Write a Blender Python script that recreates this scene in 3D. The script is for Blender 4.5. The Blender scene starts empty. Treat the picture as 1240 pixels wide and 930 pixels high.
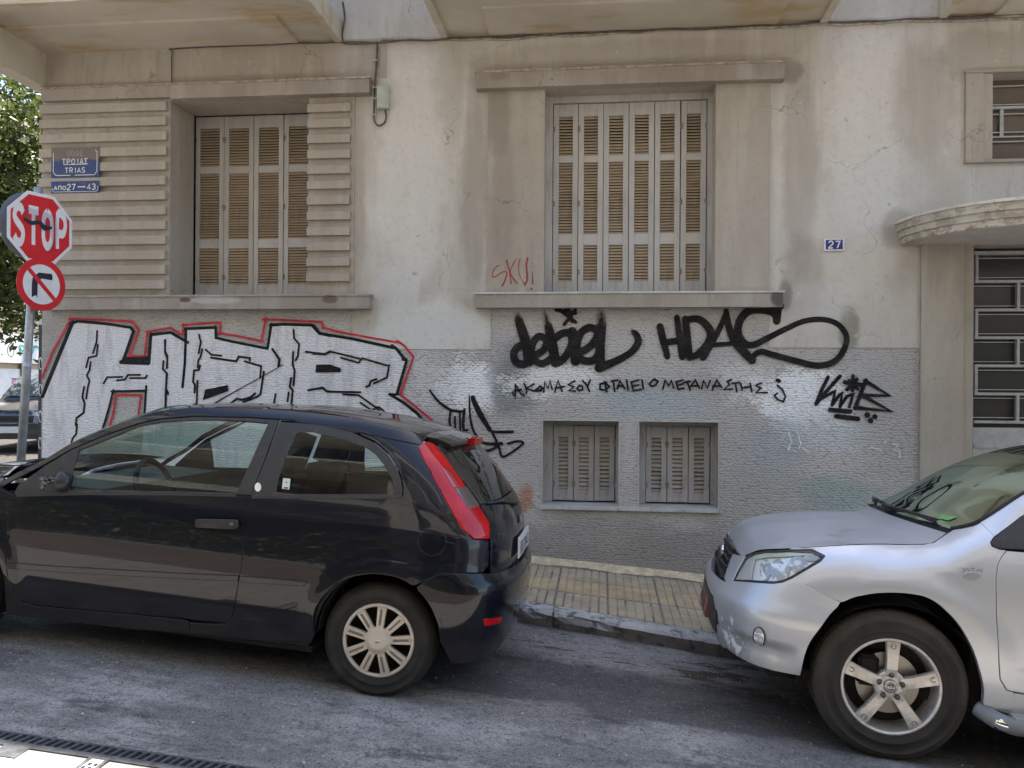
import bpy, bmesh, math, random
import numpy as np
from mathutils import Vector, Matrix
from mathutils.geometry import delaunay_2d_cdt
random.seed(7); rng = np.random.default_rng(7)
C = bpy.context.scene.collection
R = math.radians
# ------------------------------------------------------------------ camera, sky, sun, exposure
PSI, RHO, HC, FPX = R(6.2), .0066, 1.65, 1000.0
Fv = Vector((-math.sin(PSI), math.cos(PSI), 0)); Rv = Vector((math.cos(PSI), math.sin(PSI), 0)); Uv = Vector((0, 0, 1))
cam = bpy.data.objects.new('camera', bpy.data.cameras.new('camera')); C.objects.link(cam)
cx = (Rv + RHO*Uv).normalized(); cy = (Uv - RHO*Rv).normalized(); cz = -Fv
cam.matrix_world = Matrix(((cx.x, cy.x, cz.x, 0), (cx.y, cy.y, cz.y, 0), (cx.z, cy.z, cz.z, HC), (0, 0, 0, 1)))
cam.data.sensor_width = 36; cam.data.lens = FPX/1240*36; cam.data.clip_start = .05; cam.data.clip_end = 500
bpy.context.scene.camera = cam
SUN_EL, SUN_AZ = R(70), R(22)      # azimuth from +Y towards +X
wd = bpy.data.worlds.new('World'); bpy.context.scene.world = wd; wd.use_nodes = True
sky = wd.node_tree.nodes.new('ShaderNodeTexSky'); sky.sky_type = 'NISHITA'; sky.sun_disc = False
sky.sun_elevation = SUN_EL; sky.sun_rotation = SUN_AZ
bg = wd.node_tree.nodes['Background']; bg.inputs[1].default_value = .13
wd.node_tree.links.new(sky.outputs[0], bg.inputs[0])
sun = bpy.data.objects.new('sun', bpy.data.lights.new('sun', 'SUN')); C.objects.link(sun)
sun.data.energy = 4.6; sun.data.angle = R(.5); sun.data.color = (1, .95, .87)
sd = Vector((math.sin(SUN_AZ)*math.cos(SUN_EL), math.cos(SUN_AZ)*math.cos(SUN_EL), math.sin(SUN_EL)))
sun.rotation_euler = sd.to_track_quat('Z', 'Y').to_euler()
vs = bpy.context.scene.view_settings
vs.view_transform = 'Standard'; vs.look = 'None'; vs.exposure = 2.0; vs.gamma = 1

# ------------------------------------------------------------------ measuring: a photo pixel carried to a depth plane
def ray(px, py):
    a = (px-620)/FPX; b = -(py-465)/FPX
    a0 = a-b*RHO; b0 = b+a*RHO
    return (a0*Rv.x+Fv.x, a0*Rv.y+Fv.y, b0)
def at(px, py, Y):
    d = ray(px, py); t = Y/d[1]
    return (d[0]*t, HC+d[2]*t)
def zm(ox, oy, s):                    # photo coordinates from an enlarged crop
    return lambda pts: [(ox+x/s, oy+y/s) for x, y in pts]

# ------------------------------------------------------------------ object helpers
def tag(o, label=None, cat=None, group=None, kind=None):
    if label: o['label'] = label
    if cat: o['category'] = cat
    if group: o['group'] = group
    if kind: o['kind'] = kind
    return o
def empty(name, loc=(0, 0, 0), label=None, cat=None, group=None, kind=None, rot=None):
    o = bpy.data.objects.new(name, None); C.objects.link(o); o.location = loc
    if rot is not None: o.rotation_euler = rot
    return tag(o, label, cat, group, kind)
def link(name, me, parent=None, world=False):
    o = bpy.data.objects.new(name, me); C.objects.link(o)
    if parent is not None:
        o.parent = parent
        if world: o.matrix_parent_inverse = Matrix.Translation(-parent.location)
    return o
def mk(name, verts, faces, mat, parent=None, world=True, smooth=False, uvs=None, kind=None, label=None):
    me = bpy.data.meshes.new(name); me.from_pydata([tuple(v) for v in verts], [], faces)
    if mat: me.materials.append(mat)
    if smooth: me.polygons.foreach_set('use_smooth', [True]*len(me.polygons))
    me.update(); o = link(name, me, parent, world and parent is not None)
    return tag(o, label, kind=kind)
def bmo(name, bm, mat, parent=None, world=True, smooth=False, kind=None, label=None, bevel=0, seg=1):
    if bevel:
        bmesh.ops.bevel(bm, geom=[e for e in bm.edges if len(e.link_faces) == 2 and e.calc_face_angle(0) > .6], offset=bevel, segments=seg, affect='EDGES', clamp_overlap=True)
    me = bpy.data.meshes.new(name); bm.to_mesh(me); bm.free()
    for m in (mat if isinstance(mat, list) else [mat]): me.materials.append(m)
    if smooth: me.polygons.foreach_set('use_smooth', [True]*len(me.polygons))
    o = link(name, me, parent, world and parent is not None)
    return tag(o, label, kind=kind)
def addbox(bm, x0, x1, y0, y1, z0, z1, M=None):
    vs = [bm.verts.new((M @ Vector(p)) if M else p) for p in ((x0,y0,z0),(x1,y0,z0),(x1,y1,z0),(x0,y1,z0),(x0,y0,z1),(x1,y0,z1),(x1,y1,z1),(x0,y1,z1))]
    for f in ((0,3,2,1),(4,5,6,7),(0,1,5,4),(1,2,6,5),(2,3,7,6),(3,0,4,7)): bm.faces.new([vs[i] for i in f])
def box(name, x0, x1, y0, y1, z0, z1, mat, parent=None, bevel=.004, M=None, **k):
    bm = bmesh.new(); addbox(bm, x0, x1, y0, y1, z0, z1, M)
    return bmo(name, bm, mat, parent, bevel=bevel, **k)
def addtube(bm, pts, r, n=8, cap=True):
    pts = [Vector(p) for p in pts]; rings = []
    for i, p in enumerate(pts):
        t = (pts[min(i+1, len(pts)-1)]-pts[max(i-1, 0)]).normalized()
        u = t.cross(Vector((0, 0, 1))) if abs(t.z) < .95 else t.cross(Vector((0, 1, 0)))
        u.normalize(); w = t.cross(u); rr = r[i] if isinstance(r, (list, tuple)) else r
        rings.append([bm.verts.new(p+(u*math.cos(a)+w*math.sin(a))*rr) for a in [2*math.pi*k/n for k in range(n)]])
    for a, b in zip(rings, rings[1:]):
        for k in range(n): bm.faces.new((a[k], a[(k+1) % n], b[(k+1) % n], b[k]))
    if cap: bm.faces.new(rings[0][::-1]); bm.faces.new(rings[-1])
def lathe(bm, prof, n=48, axis='y', c=(0, 0, 0), caps=(False, False)):
    rings = []
    for r, h in prof:
        ring = []
        for k in range(n):
            a = 2*math.pi*k/n; q = (r*math.cos(a), r*math.sin(a))
            p = {'y': (q[0], h, q[1]), 'z': (q[0], q[1], h), 'x': (h, q[0], q[1])}[axis]
            ring.append(bm.verts.new((p[0]+c[0], p[1]+c[1], p[2]+c[2])))
        rings.append(ring)
    for a, b in zip(rings, rings[1:]):
        for k in range(n): bm.faces.new((a[k], a[(k+1) % n], b[(k+1) % n], b[k]))
    if caps[0]: bm.faces.new(rings[0])
    if caps[1]: bm.faces.new(rings[-1][::-1])
def fixn(bm): bmesh.ops.recalc_face_normals(bm, faces=bm.faces[:])
def interp(xs, ys):
    xs = np.array(xs, float); ys = np.array(ys, float); d = np.diff(ys)/np.diff(xs)
    m = np.concatenate([[d[0]], np.where(d[:-1]*d[1:] > 0, 2*d[:-1]*d[1:]/(d[:-1]+d[1:]+1e-12*np.sign(d[:-1]+d[1:])), 0), [d[-1]]])
    def f(q):
        q = np.asarray(q, float); i = np.clip(np.searchsorted(xs, q)-1, 0, len(xs)-2)
        h = xs[i+1]-xs[i]; t = np.clip((q-xs[i])/h, -.5, 1.5); tc = np.clip(t, 0, 1)
        v = (2*tc**3-3*tc**2+1)*ys[i]+(tc**3-2*tc**2+tc)*h*m[i]+(-2*tc**3+3*tc**2)*ys[i+1]+(tc**3-tc**2)*h*m[i+1]
        return v+(t-tc)*h*np.where(t > 1, m[i+1], m[i])
    return f
def spline(pts, n=6, closed=False):
    P = [np.array(p, float) for p in pts]; out = []; N = len(P)
    for i in range(N if closed else N-1):
        g = lambda k: P[k % N] if closed else P[max(0, min(N-1, k))]
        a, b, c, d = g(i-1), g(i), g(i+1), g(i+2)
        for k in range(n):
            t = k/n
            out.append(.5*((2*b)+(-a+c)*t+(2*a-5*b+4*c-d)*t*t+(-a+3*b-3*c+d)*t**3))
    if not closed: out.append(P[-1])
    return out

# ------------------------------------------------------------------ material helper
class NB:
    def __init__(s, name, base=(.5,.5,.5), rough=.7, metal=0, spec=.5, coat=0):
        s.m = bpy.data.materials.new(name); s.m.use_nodes = True; s.t = s.m.node_tree; s.N = s.t.nodes; s.L = s.t.links
        s.p = s.N['Principled BSDF']; s.set('Base Color', (*base, 1)); s.set('Roughness', rough); s.set('Metallic', metal)
        s.set('Specular IOR Level', spec); s.set('Coat Weight', coat)
        s.tc = s.N.new('ShaderNodeTexCoord'); s.obj = s.tc.outputs['Object']
    def inp(s, sock, v):
        if isinstance(v, bpy.types.NodeSocket): s.L.new(v, sock)
        elif v is not None:
            if isinstance(v, tuple) and len(v) == 3 and sock.type == 'RGBA': v = (*v, 1)
            sock.default_value = v
    def set(s, k, v): s.inp(s.p.inputs[k], v)
    def n(s, typ, ins={}, **at_):
        nd = s.N.new(typ)
        for k, v in at_.items(): setattr(nd, k, v)
        for k, v in ins.items(): s.inp(nd.inputs[k], v)
        return nd
    def vec(s, scale=(1,1,1), loc=(0,0,0), src=None):
        return s.n('ShaderNodeMapping', {0: src or s.obj, 1: loc, 3: scale}).outputs[0]
    def noise(s, scale=5, detail=4, rough=.55, vec=None, dist=0):
        return s.n('ShaderNodeTexNoise', {'Vector': vec or s.obj, 'Scale': scale, 'Detail': detail, 'Roughness': rough, 'Distortion': dist}).outputs[0]
    def vor(s, scale=5, vec=None, feature='F1', rnd=1):
        return s.n('ShaderNodeTexVoronoi', {'Vector': vec or s.obj, 'Scale': scale, 'Randomness': rnd}, feature=feature).outputs[0]
    def ma(s, op, a, b=None, c=None):
        ins = {0: a}
        if b is not None: ins[1] = b
        if c is not None: ins[2] = c
        return s.n('ShaderNodeMath', ins, operation=op, use_clamp=False).outputs[0]
    def ramp(s, f, lo, hi):               # smooth 0..1 between lo and hi
        return s.n('ShaderNodeMapRange', {0: f, 1: lo, 2: hi, 3: 0.0, 4: 1.0}, interpolation_type='SMOOTHSTEP').outputs[0]
    def mix(s, f, a, b, mode='MIX'):
        nd = s.n('ShaderNodeMix', data_type='RGBA', blend_type=mode)
        s.inp(nd.inputs[0], f); s.inp(nd.inputs[6], a); s.inp(nd.inputs[7], b); return nd.outputs[2]
    def sep(s, v=None): return s.n('ShaderNodeSeparateXYZ', {0: v or s.obj}).outputs
    def bump(s, h, strength=.4, dist=.01, nrm=None):
        b = s.n('ShaderNodeBump', {'Strength': strength, 'Distance': dist, 'Height': h})
        if nrm is not None: s.L.new(nrm, b.inputs['Normal'])
        return b.outputs[0]
    def blob(s, x, z, rx, rz, nz, k=.9, lo=.0, hi=.5):
        X, Y, Z = s.sep()
        a = s.ma('MULTIPLY', s.ma('SUBTRACT', X, x), 1/rx); b = s.ma('MULTIPLY', s.ma('SUBTRACT', Z, z), 1/rz)
        d = s.ma('SQRT', s.ma('ADD', s.ma('MULTIPLY', a, a), s.ma('MULTIPLY', b, b)))
        q = s.ma('ADD', s.ma('SUBTRACT', 1.0, d), s.ma('MULTIPLY', s.ma('SUBTRACT', nz, .5), k))
        return s.ramp(q, lo, hi)
def simple(name, col, rough=.6, metal=0, var=.15, scale=6, bump=.0, bscale=40, spec=.5, coat=0, dirt=None, dirtamt=.5):
    b = NB(name, col, rough, metal, spec, coat)
    n1 = b.noise(scale, 5)
    c = b.mix(b.ramp(n1, .3, .7), tuple(x*(1-var) for x in col), tuple(min(1, x*(1+var)) for x in col))
    if dirt: c = b.mix(b.ma('MULTIPLY', b.ramp(b.noise(scale*2.3, 6, .65), .5, .7), dirtamt), c, dirt)
    b.set('Base Color', c)
    if bump: b.set('Normal', b.bump(b.noise(bscale, 5), bump, .004))
    return b.m

# plaster of the facade -------------------------------------------------------------------------
def streaks(b, sc=1.0):                    # rain runs: noise stretched vertically
    return b.noise(6*sc, 5, .6, b.vec((1, 1, .12)))
def plaster(name, base, warm, pale, patches=()):
    b = NB(name, rough=.85, spec=.25)
    big = b.noise(.7, 5, .6); st = streaks(b); fine = b.noise(22, 5, .6)
    c = b.mix(b.ramp(big, .38, .66), base, warm)
    c = b.mix(b.ma('MULTIPLY', b.ramp(st, .45, .7), .45), c, pale)
    c = b.mix(b.ma('MULTIPLY', b.ramp(streaks(b, 2.2), .56, .72), .28), c, tuple(x*.62 for x in warm))
    nz = b.noise(4, 6, .65)
    for (x, z, rx, rz, col, amt) in patches:
        c = b.mix(b.ma('MULTIPLY', b.blob(x, z, rx, rz, nz, .9, .05, .45), amt), c, col)
    c = b.mix(b.ma('MULTIPLY', b.ramp(fine, .5, .7), .25), c, tuple(x*.72 for x in base))
    wv = b.n('ShaderNodeVectorMath', {0: b.obj, 1: b.n('ShaderNodeVectorMath', {0: b.n('ShaderNodeTexNoise', {'Vector': b.obj, 'Scale': 4.0, 'Detail': 6}).outputs[1], 1: (.35, .35, .35)}, operation='MULTIPLY').outputs[0]}, operation='ADD').outputs[0]
    ck = b.vor(1.1, wv, 'DISTANCE_TO_EDGE'); c = b.mix(b.ma('MULTIPLY', b.ma('MULTIPLY', b.ramp(ck, .0045, .001), b.ramp(b.noise(1.3, 3), .48, .58)), .6), c, tuple(x*.35 for x in base))
    chip = b.noise(5.5, 8, .72); c = b.mix(b.ma('MULTIPLY', b.ramp(chip, .655, .67), .55), c, tuple(x*.62 for x in warm)); c = b.mix(b.ma('MULTIPLY', b.ramp(chip, .345, .33), .5), c, tuple(min(.8, x*1.25) for x in base))
    gr_ = b.noise(170, 3, .7); c = b.mix(b.ma('MULTIPLY', b.ramp(gr_, .52, .68), .22), c, tuple(x*.5 for x in base))
    spk = b.vor(9, feature='F1'); c = b.mix(b.ma('MULTIPLY', b.ramp(spk, .05, .03), .5), c, tuple(x*.5 for x in base))
    b.set('Base Color', c)
    h = b.ma('ADD', b.noise(55, 6, .6), b.ma('MULTIPLY', b.noise(7, 4), 1.2))
    b.set('Normal', b.bump(h, .35, .006)); return b.m
brown = (.20, .155, .115)
smooth_patches = [(-1.78, 3.6, .42, 1.5, (.66, .63, .575), .7), (2.3, 3.9, .42, 1.3, (.67, .64, .585), .65), (2.2, 3.0, .55, .8, (.66, .635, .58), .55),
 (-1.6, 2.15, .75, .38, (.66, .655, .62), .85), (-1.9, 2.5, .3, .35, (.6, .59, .56), .6),
 (2.14, 2.16, .13, .26, (.27, .265, .20), .9), (1.75, 2.6, .25, .5, brown, .35), (1.72, 3.6, .2, 1.2, brown, .28), (1.62, 4.42, .16, .14, brown, .5),
 (-1.18, 3.4, .16, 1.1, brown, .35), (-2.3, 3.4, .14, 1.3, (.33, .27, .2), .45), (2.75, 4.1, .35, .7, brown, .3),
 (0.2, 4.62, 1.8, .18, brown, .25), (2.4, 3.35, .5, .5, (.6, .6, .59), .4), (1.9, 2.35, .35, .3, (.6, .59, .57), .5),
 (2.55, 3.02, .2, .22, brown, .45), (1.6, 2.45, .08, .16, (.14, .12, .10), .5), (-3.3, 4.62, 1.5, .2, brown, .3), (3.3, 4.5, .6, .3, brown, .3)]
M_wall = plaster('weathered_plaster', (.54, .505, .45), (.47, .43, .365), (.66, .63, .57), smooth_patches)
M_warm = plaster('brown_stained_plaster', (.42, .375, .315), (.37, .32, .26), (.52, .475, .41), [(-0.95, 4.1, .14, .5, (.22,.19,.15), .5), (-.9, 3.3, .15, .8, (.25,.21,.165), .35)])
M_trim = plaster('dirty_trim_plaster', (.38, .34, .29), (.30, .255, .21), (.47, .435, .385), [(-2.5, 2.42, .1, .05, (.12,.09,.07), .8), (-3.9, 2.42, .08, .03, (.08,.05,.04), .9), (-3.6, 2.42, .3, .05, (.55,.54,.52), .6), (1.53, 2.4, .10, .10, (.05,.045,.04), .8), (-.95, 4.42, .10, .04, (.22,.16,.11), .5), (-2.2, 4.37, .05, .03, (.40,.2,.12), .35)])
M_soffit = plaster('stained_soffit_plaster', (.34, .305, .255), (.30, .26, .205), (.38, .35, .30))
def soff():
    b = NB('water_stained_soffit', rough=.85, spec=.2); nz = b.noise(3.5, 5)
    X, Y, Z = b.sep(); v = b.n('ShaderNodeCombineXYZ', {0: X, 1: Z, 2: Y}).outputs[0]
    c = b.mix(b.ramp(b.noise(1.4, 5), .35, .65), (.58, .53, .44), (.50, .45, .37))
    q = b.ramp(b.noise(2.2, 6, .6, b.vec((.5, 1.6, 1))), .50, .68); c = b.mix(b.ma('MULTIPLY', q, .7), c, (.44, .31, .14))
    b.set('Base Color', c); b.set('Normal', b.bump(b.noise(40, 5), .3, .005)); return b.m
M_soffit = soff()
def ridges(b):                            # combed render: short staggered horizontal ridges
    wob = b.n('ShaderNodeVectorMath', {0: b.obj, 1: b.n('ShaderNodeVectorMath', {0: b.n('ShaderNodeTexNoise', {'Vector': b.obj, 'Scale': 9, 'Detail': 3}).outputs[1], 1: (.018, 0, .014)}, operation='MULTIPLY').outputs[0]}, operation='ADD').outputs[0]
    X, Y, Z = b.sep(wob); v = b.n('ShaderNodeCombineXYZ', {0: X, 1: Z, 2: 0.0}).outputs[0]
    zz = b.ma('ADD', b.ma('MULTIPLY', Z, 47.0), b.ma('MULTIPLY', b.ma('SUBTRACT', b.noise(9, 3, .5), .5), 1.1))
    xx = b.ma('ADD', b.ma('MULTIPLY', X, 23.0), b.ma('MULTIPLY', b.ma('MODULO', b.ma('ABSOLUTE', b.ma('FLOOR', zz)), 2.0), .5))
    cell = b.n('ShaderNodeTexVoronoi', {'Vector': b.n('ShaderNodeCombineXYZ', {0: xx, 1: zz, 2: 0.0}).outputs[0], 'Scale': 1.0, 'Randomness': .5}, voronoi_dimensions='2D').outputs[0]
    return b.ma('ADD', b.ma('SUBTRACT', .85, b.ma('MULTIPLY', cell, 1.25)), b.ma('MULTIPLY', b.noise(48, 4), .35))
def roughm(name, base, patches=()):
    b = NB(name, rough=.85, spec=.12)
    h = ridges(b)
    c = b.mix(b.ramp(b.noise(1.1, 5, .6), .35, .65), base, tuple(x*.86 for x in base))
    nz = b.ma('ADD', b.ma('MULTIPLY', b.noise(3.2, 7, .7, b.vec((.8, 1, 1.3))), 1.0), b.ma('MULTIPLY', b.ma('SUBTRACT', b.ramp(h, .2, .7), .5), .12))
    for (x, z, rx, rz, col, amt) in patches:
        c = b.mix(b.ma('MULTIPLY', b.blob(x, z, rx, rz, nz, 2.6, -.05, .45), amt), c, col)
    c = b.mix(b.ramp(h, .42, .10), c, b.mix(.38, c, (.07, .06, .055)))
    b.set('Base Color', c); b.set('Normal', b.bump(h, .75, .012)); return b.m
W_ = (.74, .74, .73)
M_rough = roughm('combed_rough_render', (.53, .505, .475), [
 (-1.22, 1.62, .30, .30, (.88,.88,.87), 1.0), (-1.55, 1.65, .3, .3, (.66,.66,.66), .6), (-.80, 1.68, .22, .42, (.26,.27,.28), .85), (-.40, 1.68, .5, .17, (.84,.84,.83), .85), (.1, 1.6, .5, .13, (.5,.51,.51), .5),
 (.45, 1.48, .5, .22, (.40,.46,.475), .7), (1.3, 1.7, .35, .16, (.70,.71,.71), .6), (1.75, 1.52, .5, .30, (.88,.89,.90), 1.0), (1.95, 1.25, .55, .22, (.64,.66,.67), .6), (2.35, 1.75, .3, .3, (.5,.5,.5), .6),
 (1.5, 1.1, .35, .3, (.36,.41,.43), .5), (2.05, .72, .42, .15, (.30,.40,.36), .65), (2.2, .55, .5, .1, (.33,.41,.38), .4),
 (-.68, .62, .1, .16, (.42,.19,.10), .75), (-.73, .5, .06, .1, (.42,.19,.10), .6), (.3, .15, 2.8, .30, (.30,.27,.24), .8), (1.3, .6, .5, .35, (.42,.40,.37), .7), (-.2, .35, .6, .2, (.40,.37,.33), .7), (2.5, 1.4, .3, .8, (.44,.42,.39), .6), (-4.7, 2.0, .8, .3, (.36,.32,.27), .6), (-1.7, 1.1, .5, .3, (.33,.33,.34), .5)])
# simple materials
M_metalgrey = simple('grey_paint_metal', (.42,.42,.41), .45, 0, .1, 12, .15, dirt=(.2,.17,.14), dirtamt=.4)
def shutter_mat(name, col, wear):
    b = NB(name, rough=.6); oi = b.n('ShaderNodeObjectInfo').outputs['Random']; c = b.mix(b.ramp(b.noise(3, 5), .35, .7), col, tuple(x*.86 for x in col)); c = b.mix(b.ma('MULTIPLY', oi, .45), c, tuple(x*.66 for x in col))
    c = b.mix(b.ma('MULTIPLY', b.ramp(b.noise(9, 6, .7, b.vec((1.5, 1, .35))), .5, .68), wear), c, (.17,.13,.10))
    c = b.mix(b.ramp(b.noise(17, 4, .6), .71, .75), c, (.28,.11,.06))
    b.set('Base Color', c); b.set('Normal', b.bump(b.noise(30, 5, .6, b.vec((2, 1, .15))), .3, .003)); return b.m
M_shutter = shutter_mat('pale_grey_shutter_paint', (.52,.50,.475), .3)
M_shutter_old = shutter_mat('peeling_grey_shutter_paint', (.43,.415,.40), .5)
M_slat = shutter_mat('tan_louvre_paint', (.54,.42,.30), .3)
M_slat_old = shutter_mat('grey_louvre_paint', (.42,.385,.34), .45)
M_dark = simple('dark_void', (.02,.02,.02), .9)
M_hinge = simple('painted_hinge', (.26,.23,.20), .7, .3, .3, 30)
M_marble = simple('dirty_marble', (.5,.49,.47), .5, 0, .12, 9, .1, dirt=(.25,.22,.18))
M_cable = simple('brown_cable', (.10,.08,.065), .7, 0, .3, 20)
M_cablepale = simple('painted_cable', (.33,.29,.24), .7, 0, .3, 20)
def spray(name, col, rough=.45, cover=.5, metal=0):
    b = NB(name, col, rough, metal, .15 if max(col) < .1 else .35); h = ridges(b)
    b.set('Normal', b.bump(h, .8, .009))
    at_ = b.n('ShaderNodeAttribute', attribute_name='fade').outputs['Fac']
    n1 = b.noise(70, 5, .7); n2 = b.noise(14, 4, .6, b.vec((1.6, 1, .5)))
    q = b.ma('ADD', b.ma('MULTIPLY', n1, .35), b.ma('ADD', b.ma('MULTIPLY', n2, .35), b.ma('MULTIPLY', b.ramp(h, .3, -.3), .30*(2*cover))))
    al = b.ramp(b.ma('SUBTRACT', at_, q), -.06, .14)
    b.set('Base Color', b.mix(b.ramp(b.noise(8, 5), .4, .7), col, tuple(min(1, x*1.5+.012) for x in col)))
    if 'silver' in name: b.set('Base Color', b.mix(b.ma('MULTIPLY', b.ramp(b.noise(3.2, 6, .7, b.vec((2.2, 1, .45), )), .48, .62), .8), (.74,.74,.745), (.56,.56,.57)))
    b.set('Alpha', al); return b.m
M_sprayblack = spray('black_spray_paint', (.010,.009,.011)); M_sprayred = spray('red_spray_paint', (.50,.015,.03), .45, .3)
M_roller = spray('black_roller_paint', (.014,.012,.012), .6, 1.45); M_silver = spray('silver_spray_paint', (.66,.66,.67), .5, .9, .0)
M_marker = spray('dull_red_marker', (.33,.05,.05), .6, .5); M_spraywhite = spray('white_spray_scribble', (.7,.7,.72), .6, .5)

# ------------------------------------------------------------------ painted strokes
def stroke2d(pts, w, caps=True):
    """polyline with width(s) -> rows of (left,right,u along)"""
    P = [np.array(p, float) for p in pts]; n = len(P)
    ws = list(w) if isinstance(w, (list, tuple, np.ndarray)) else [w]*n
    if len(ws) != n: ws = list(np.interp(np.linspace(0, 1, n), np.linspace(0, 1, len(ws)), ws))
    rows = []
    for i in range(n):
        a = P[max(i-1, 0)]; c = P[min(i+1, n-1)]
        d0 = P[i]-a if i > 0 else c-P[i]; d1 = c-P[i] if i < n-1 else P[i]-a
        d0 = d0/(np.linalg.norm(d0)+1e-9); d1 = d1/(np.linalg.norm(d1)+1e-9)
        t = d0+d1; L = np.linalg.norm(t)
        if L < .3: t = d1; L = 1
        t = t/np.linalg.norm(t); nrm = np.array((-t[1], t[0])); k = 1/max(.6, abs(float(np.dot(nrm, (-d1[1], d1[0])))))
        rows.append([P[i]+nrm*ws[i]/2*k, P[i]-nrm*ws[i]/2*k])
    if caps:
        def cap(p, d, w0, rev):
            o = []
            for a in (30, 60, 85):
                q = p+d*w0/2*math.sin(R(a)); nn = np.array((-d[1], d[0]))*w0/2*math.cos(R(a)); o.append([q+nn, q-nn])
            return o
        d = P[0]-P[1]; d /= np.linalg.norm(d)+1e-9; cs = [[b, a] for a, b in cap(P[0], d, ws[0], 0)][::-1]
        d = P[-1]-P[-2]; d /= np.linalg.norm(d)+1e-9; ce = cap(P[-1], d, ws[-1], 0)
        rows = cs+rows+ce
    return rows
sc_ = lambda w, k: [q*k for q in w] if isinstance(w, list) else w*k
class Paint:
    def __init__(s, Y, mapf): s.Y = Y; s.map = mapf; s.v = []; s.f = []; s.a = []; s.k = 0
    def stroke(s, pts, w, fade=(1, 1), sm=0, dy=.00012, caps=True):
        if sm: pts = spline(pts, sm)
        rows = stroke2d(pts, w, caps); s.k += 1; n = len(rows); base = len(s.v)
        for i, (l, r) in enumerate(rows):
            t = i/(n-1)
            fd = np.interp(t, np.linspace(0, 1, len(fade)), fade)
            y = s.Y-s.k*dy-i*2e-6
            for q in (l, (l+r)/2, r): s.v.append(s.map(q[0], q[1], y)); s.a.append(fd*(.95 if q is not l and q is not r else .70))
        for i in range(n-1):
            for j in (0, 1):
                a = base+3*i+j; s.f.append((a, a+1, a+4, a+3))
        return s
    def poly(s, pts, fade=1.0, grid=.0, holes=()):
        vv, ff = tri2d([np.array(p, float) for p in pts], [[np.array(p, float) for p in h] for h in holes], 12)
        base = len(s.v); s.k += 1
        for q in vv: s.v.append(s.map(q[0], q[1], s.Y-s.k*.00012)); s.a.append(fade)
        for f in ff: s.f.append(tuple(base+i for i in f))
        return s
    def build(s, name, mat, parent, label=None):
        o = mk(name, s.v, s.f, mat, parent, label=label)
        at_ = o.data.attributes.new('fade', 'FLOAT', 'POINT'); at_.data.foreach_set('value', [float(x) for x in s.a])
        return o
def inpoly(p, poly):
    x, y = p; c = False; n = len(poly); j = n-1
    for i in range(n):
        xi, yi = poly[i][0], poly[i][1]; xj, yj = poly[j][0], poly[j][1]
        if (yi > y) != (yj > y) and x < (xj-xi)*(y-yi)/(yj-yi+1e-15)+xi: c = not c
        j = i
    return c
def inpoly_np(Q, poly):
    c = np.zeros(len(Q), bool); n = len(poly); j = n-1
    for i in range(n):
        xi, yi = poly[i][0], poly[i][1]; xj, yj = poly[j][0], poly[j][1]
        m = ((yi > Q[:, 1]) != (yj > Q[:, 1])) & (Q[:, 0] < (xj-xi)*(Q[:, 1]-yi)/(yj-yi+1e-15)+xi); c ^= m; j = i
    return c
def densify(P, res):
    out = []
    for i in range(len(P)):
        a = np.array(P[i]); b = np.array(P[(i+1) % len(P)]); k = max(1, int(math.ceil(np.linalg.norm(b-a)/res)))
        for j in range(k): out.append(a+(b-a)*j/k)
    return out
def tri2d(outer, holes, res):
    outer = densify(outer, res); holes = [densify(h, res) for h in holes]
    V = [p for p in outer]; loops = [list(range(len(outer)))]
    for h in holes: loops.append(list(range(len(V), len(V)+len(h)))); V += h
    B = np.array(V); lo = B.min(0); hi = B.max(0)
    gx, gy = np.meshgrid(np.arange(lo[0]+res/2, hi[0], res), np.arange(lo[1]+res/2, hi[1], res)); G = np.c_[gx.ravel(), gy.ravel()]
    if len(G):
        G = G[inpoly_np(G, outer)]
        for h in holes: G = G[~inpoly_np(G, h)] if len(G) else G
    if len(G):
        D = np.min(np.linalg.norm(G[:, None, :]-B[None, :, :], axis=2), axis=1); G = G[D > res*.45]
    allv = [Vector((float(p[0]), float(p[1]))) for p in V]+[Vector((float(p[0]), float(p[1]))) for p in G]
    edges = []
    for lp in loops: edges += [(lp[i], lp[(i+1) % len(lp)]) for i in range(len(lp))]
    r = delaunay_2d_cdt(allv, edges, [], 0, 1e-7)
    vv = [np.array((p.x, p.y)) for p in r[0]]; ff = []
    for f in r[2]:
        if len(f) != 3: continue
        c = (vv[f[0]]+vv[f[1]]+vv[f[2]])/3
        if inpoly(c, outer) and not any(inpoly(c, h) for h in holes): ff.append(tuple(f))
    return vv, ff
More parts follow.
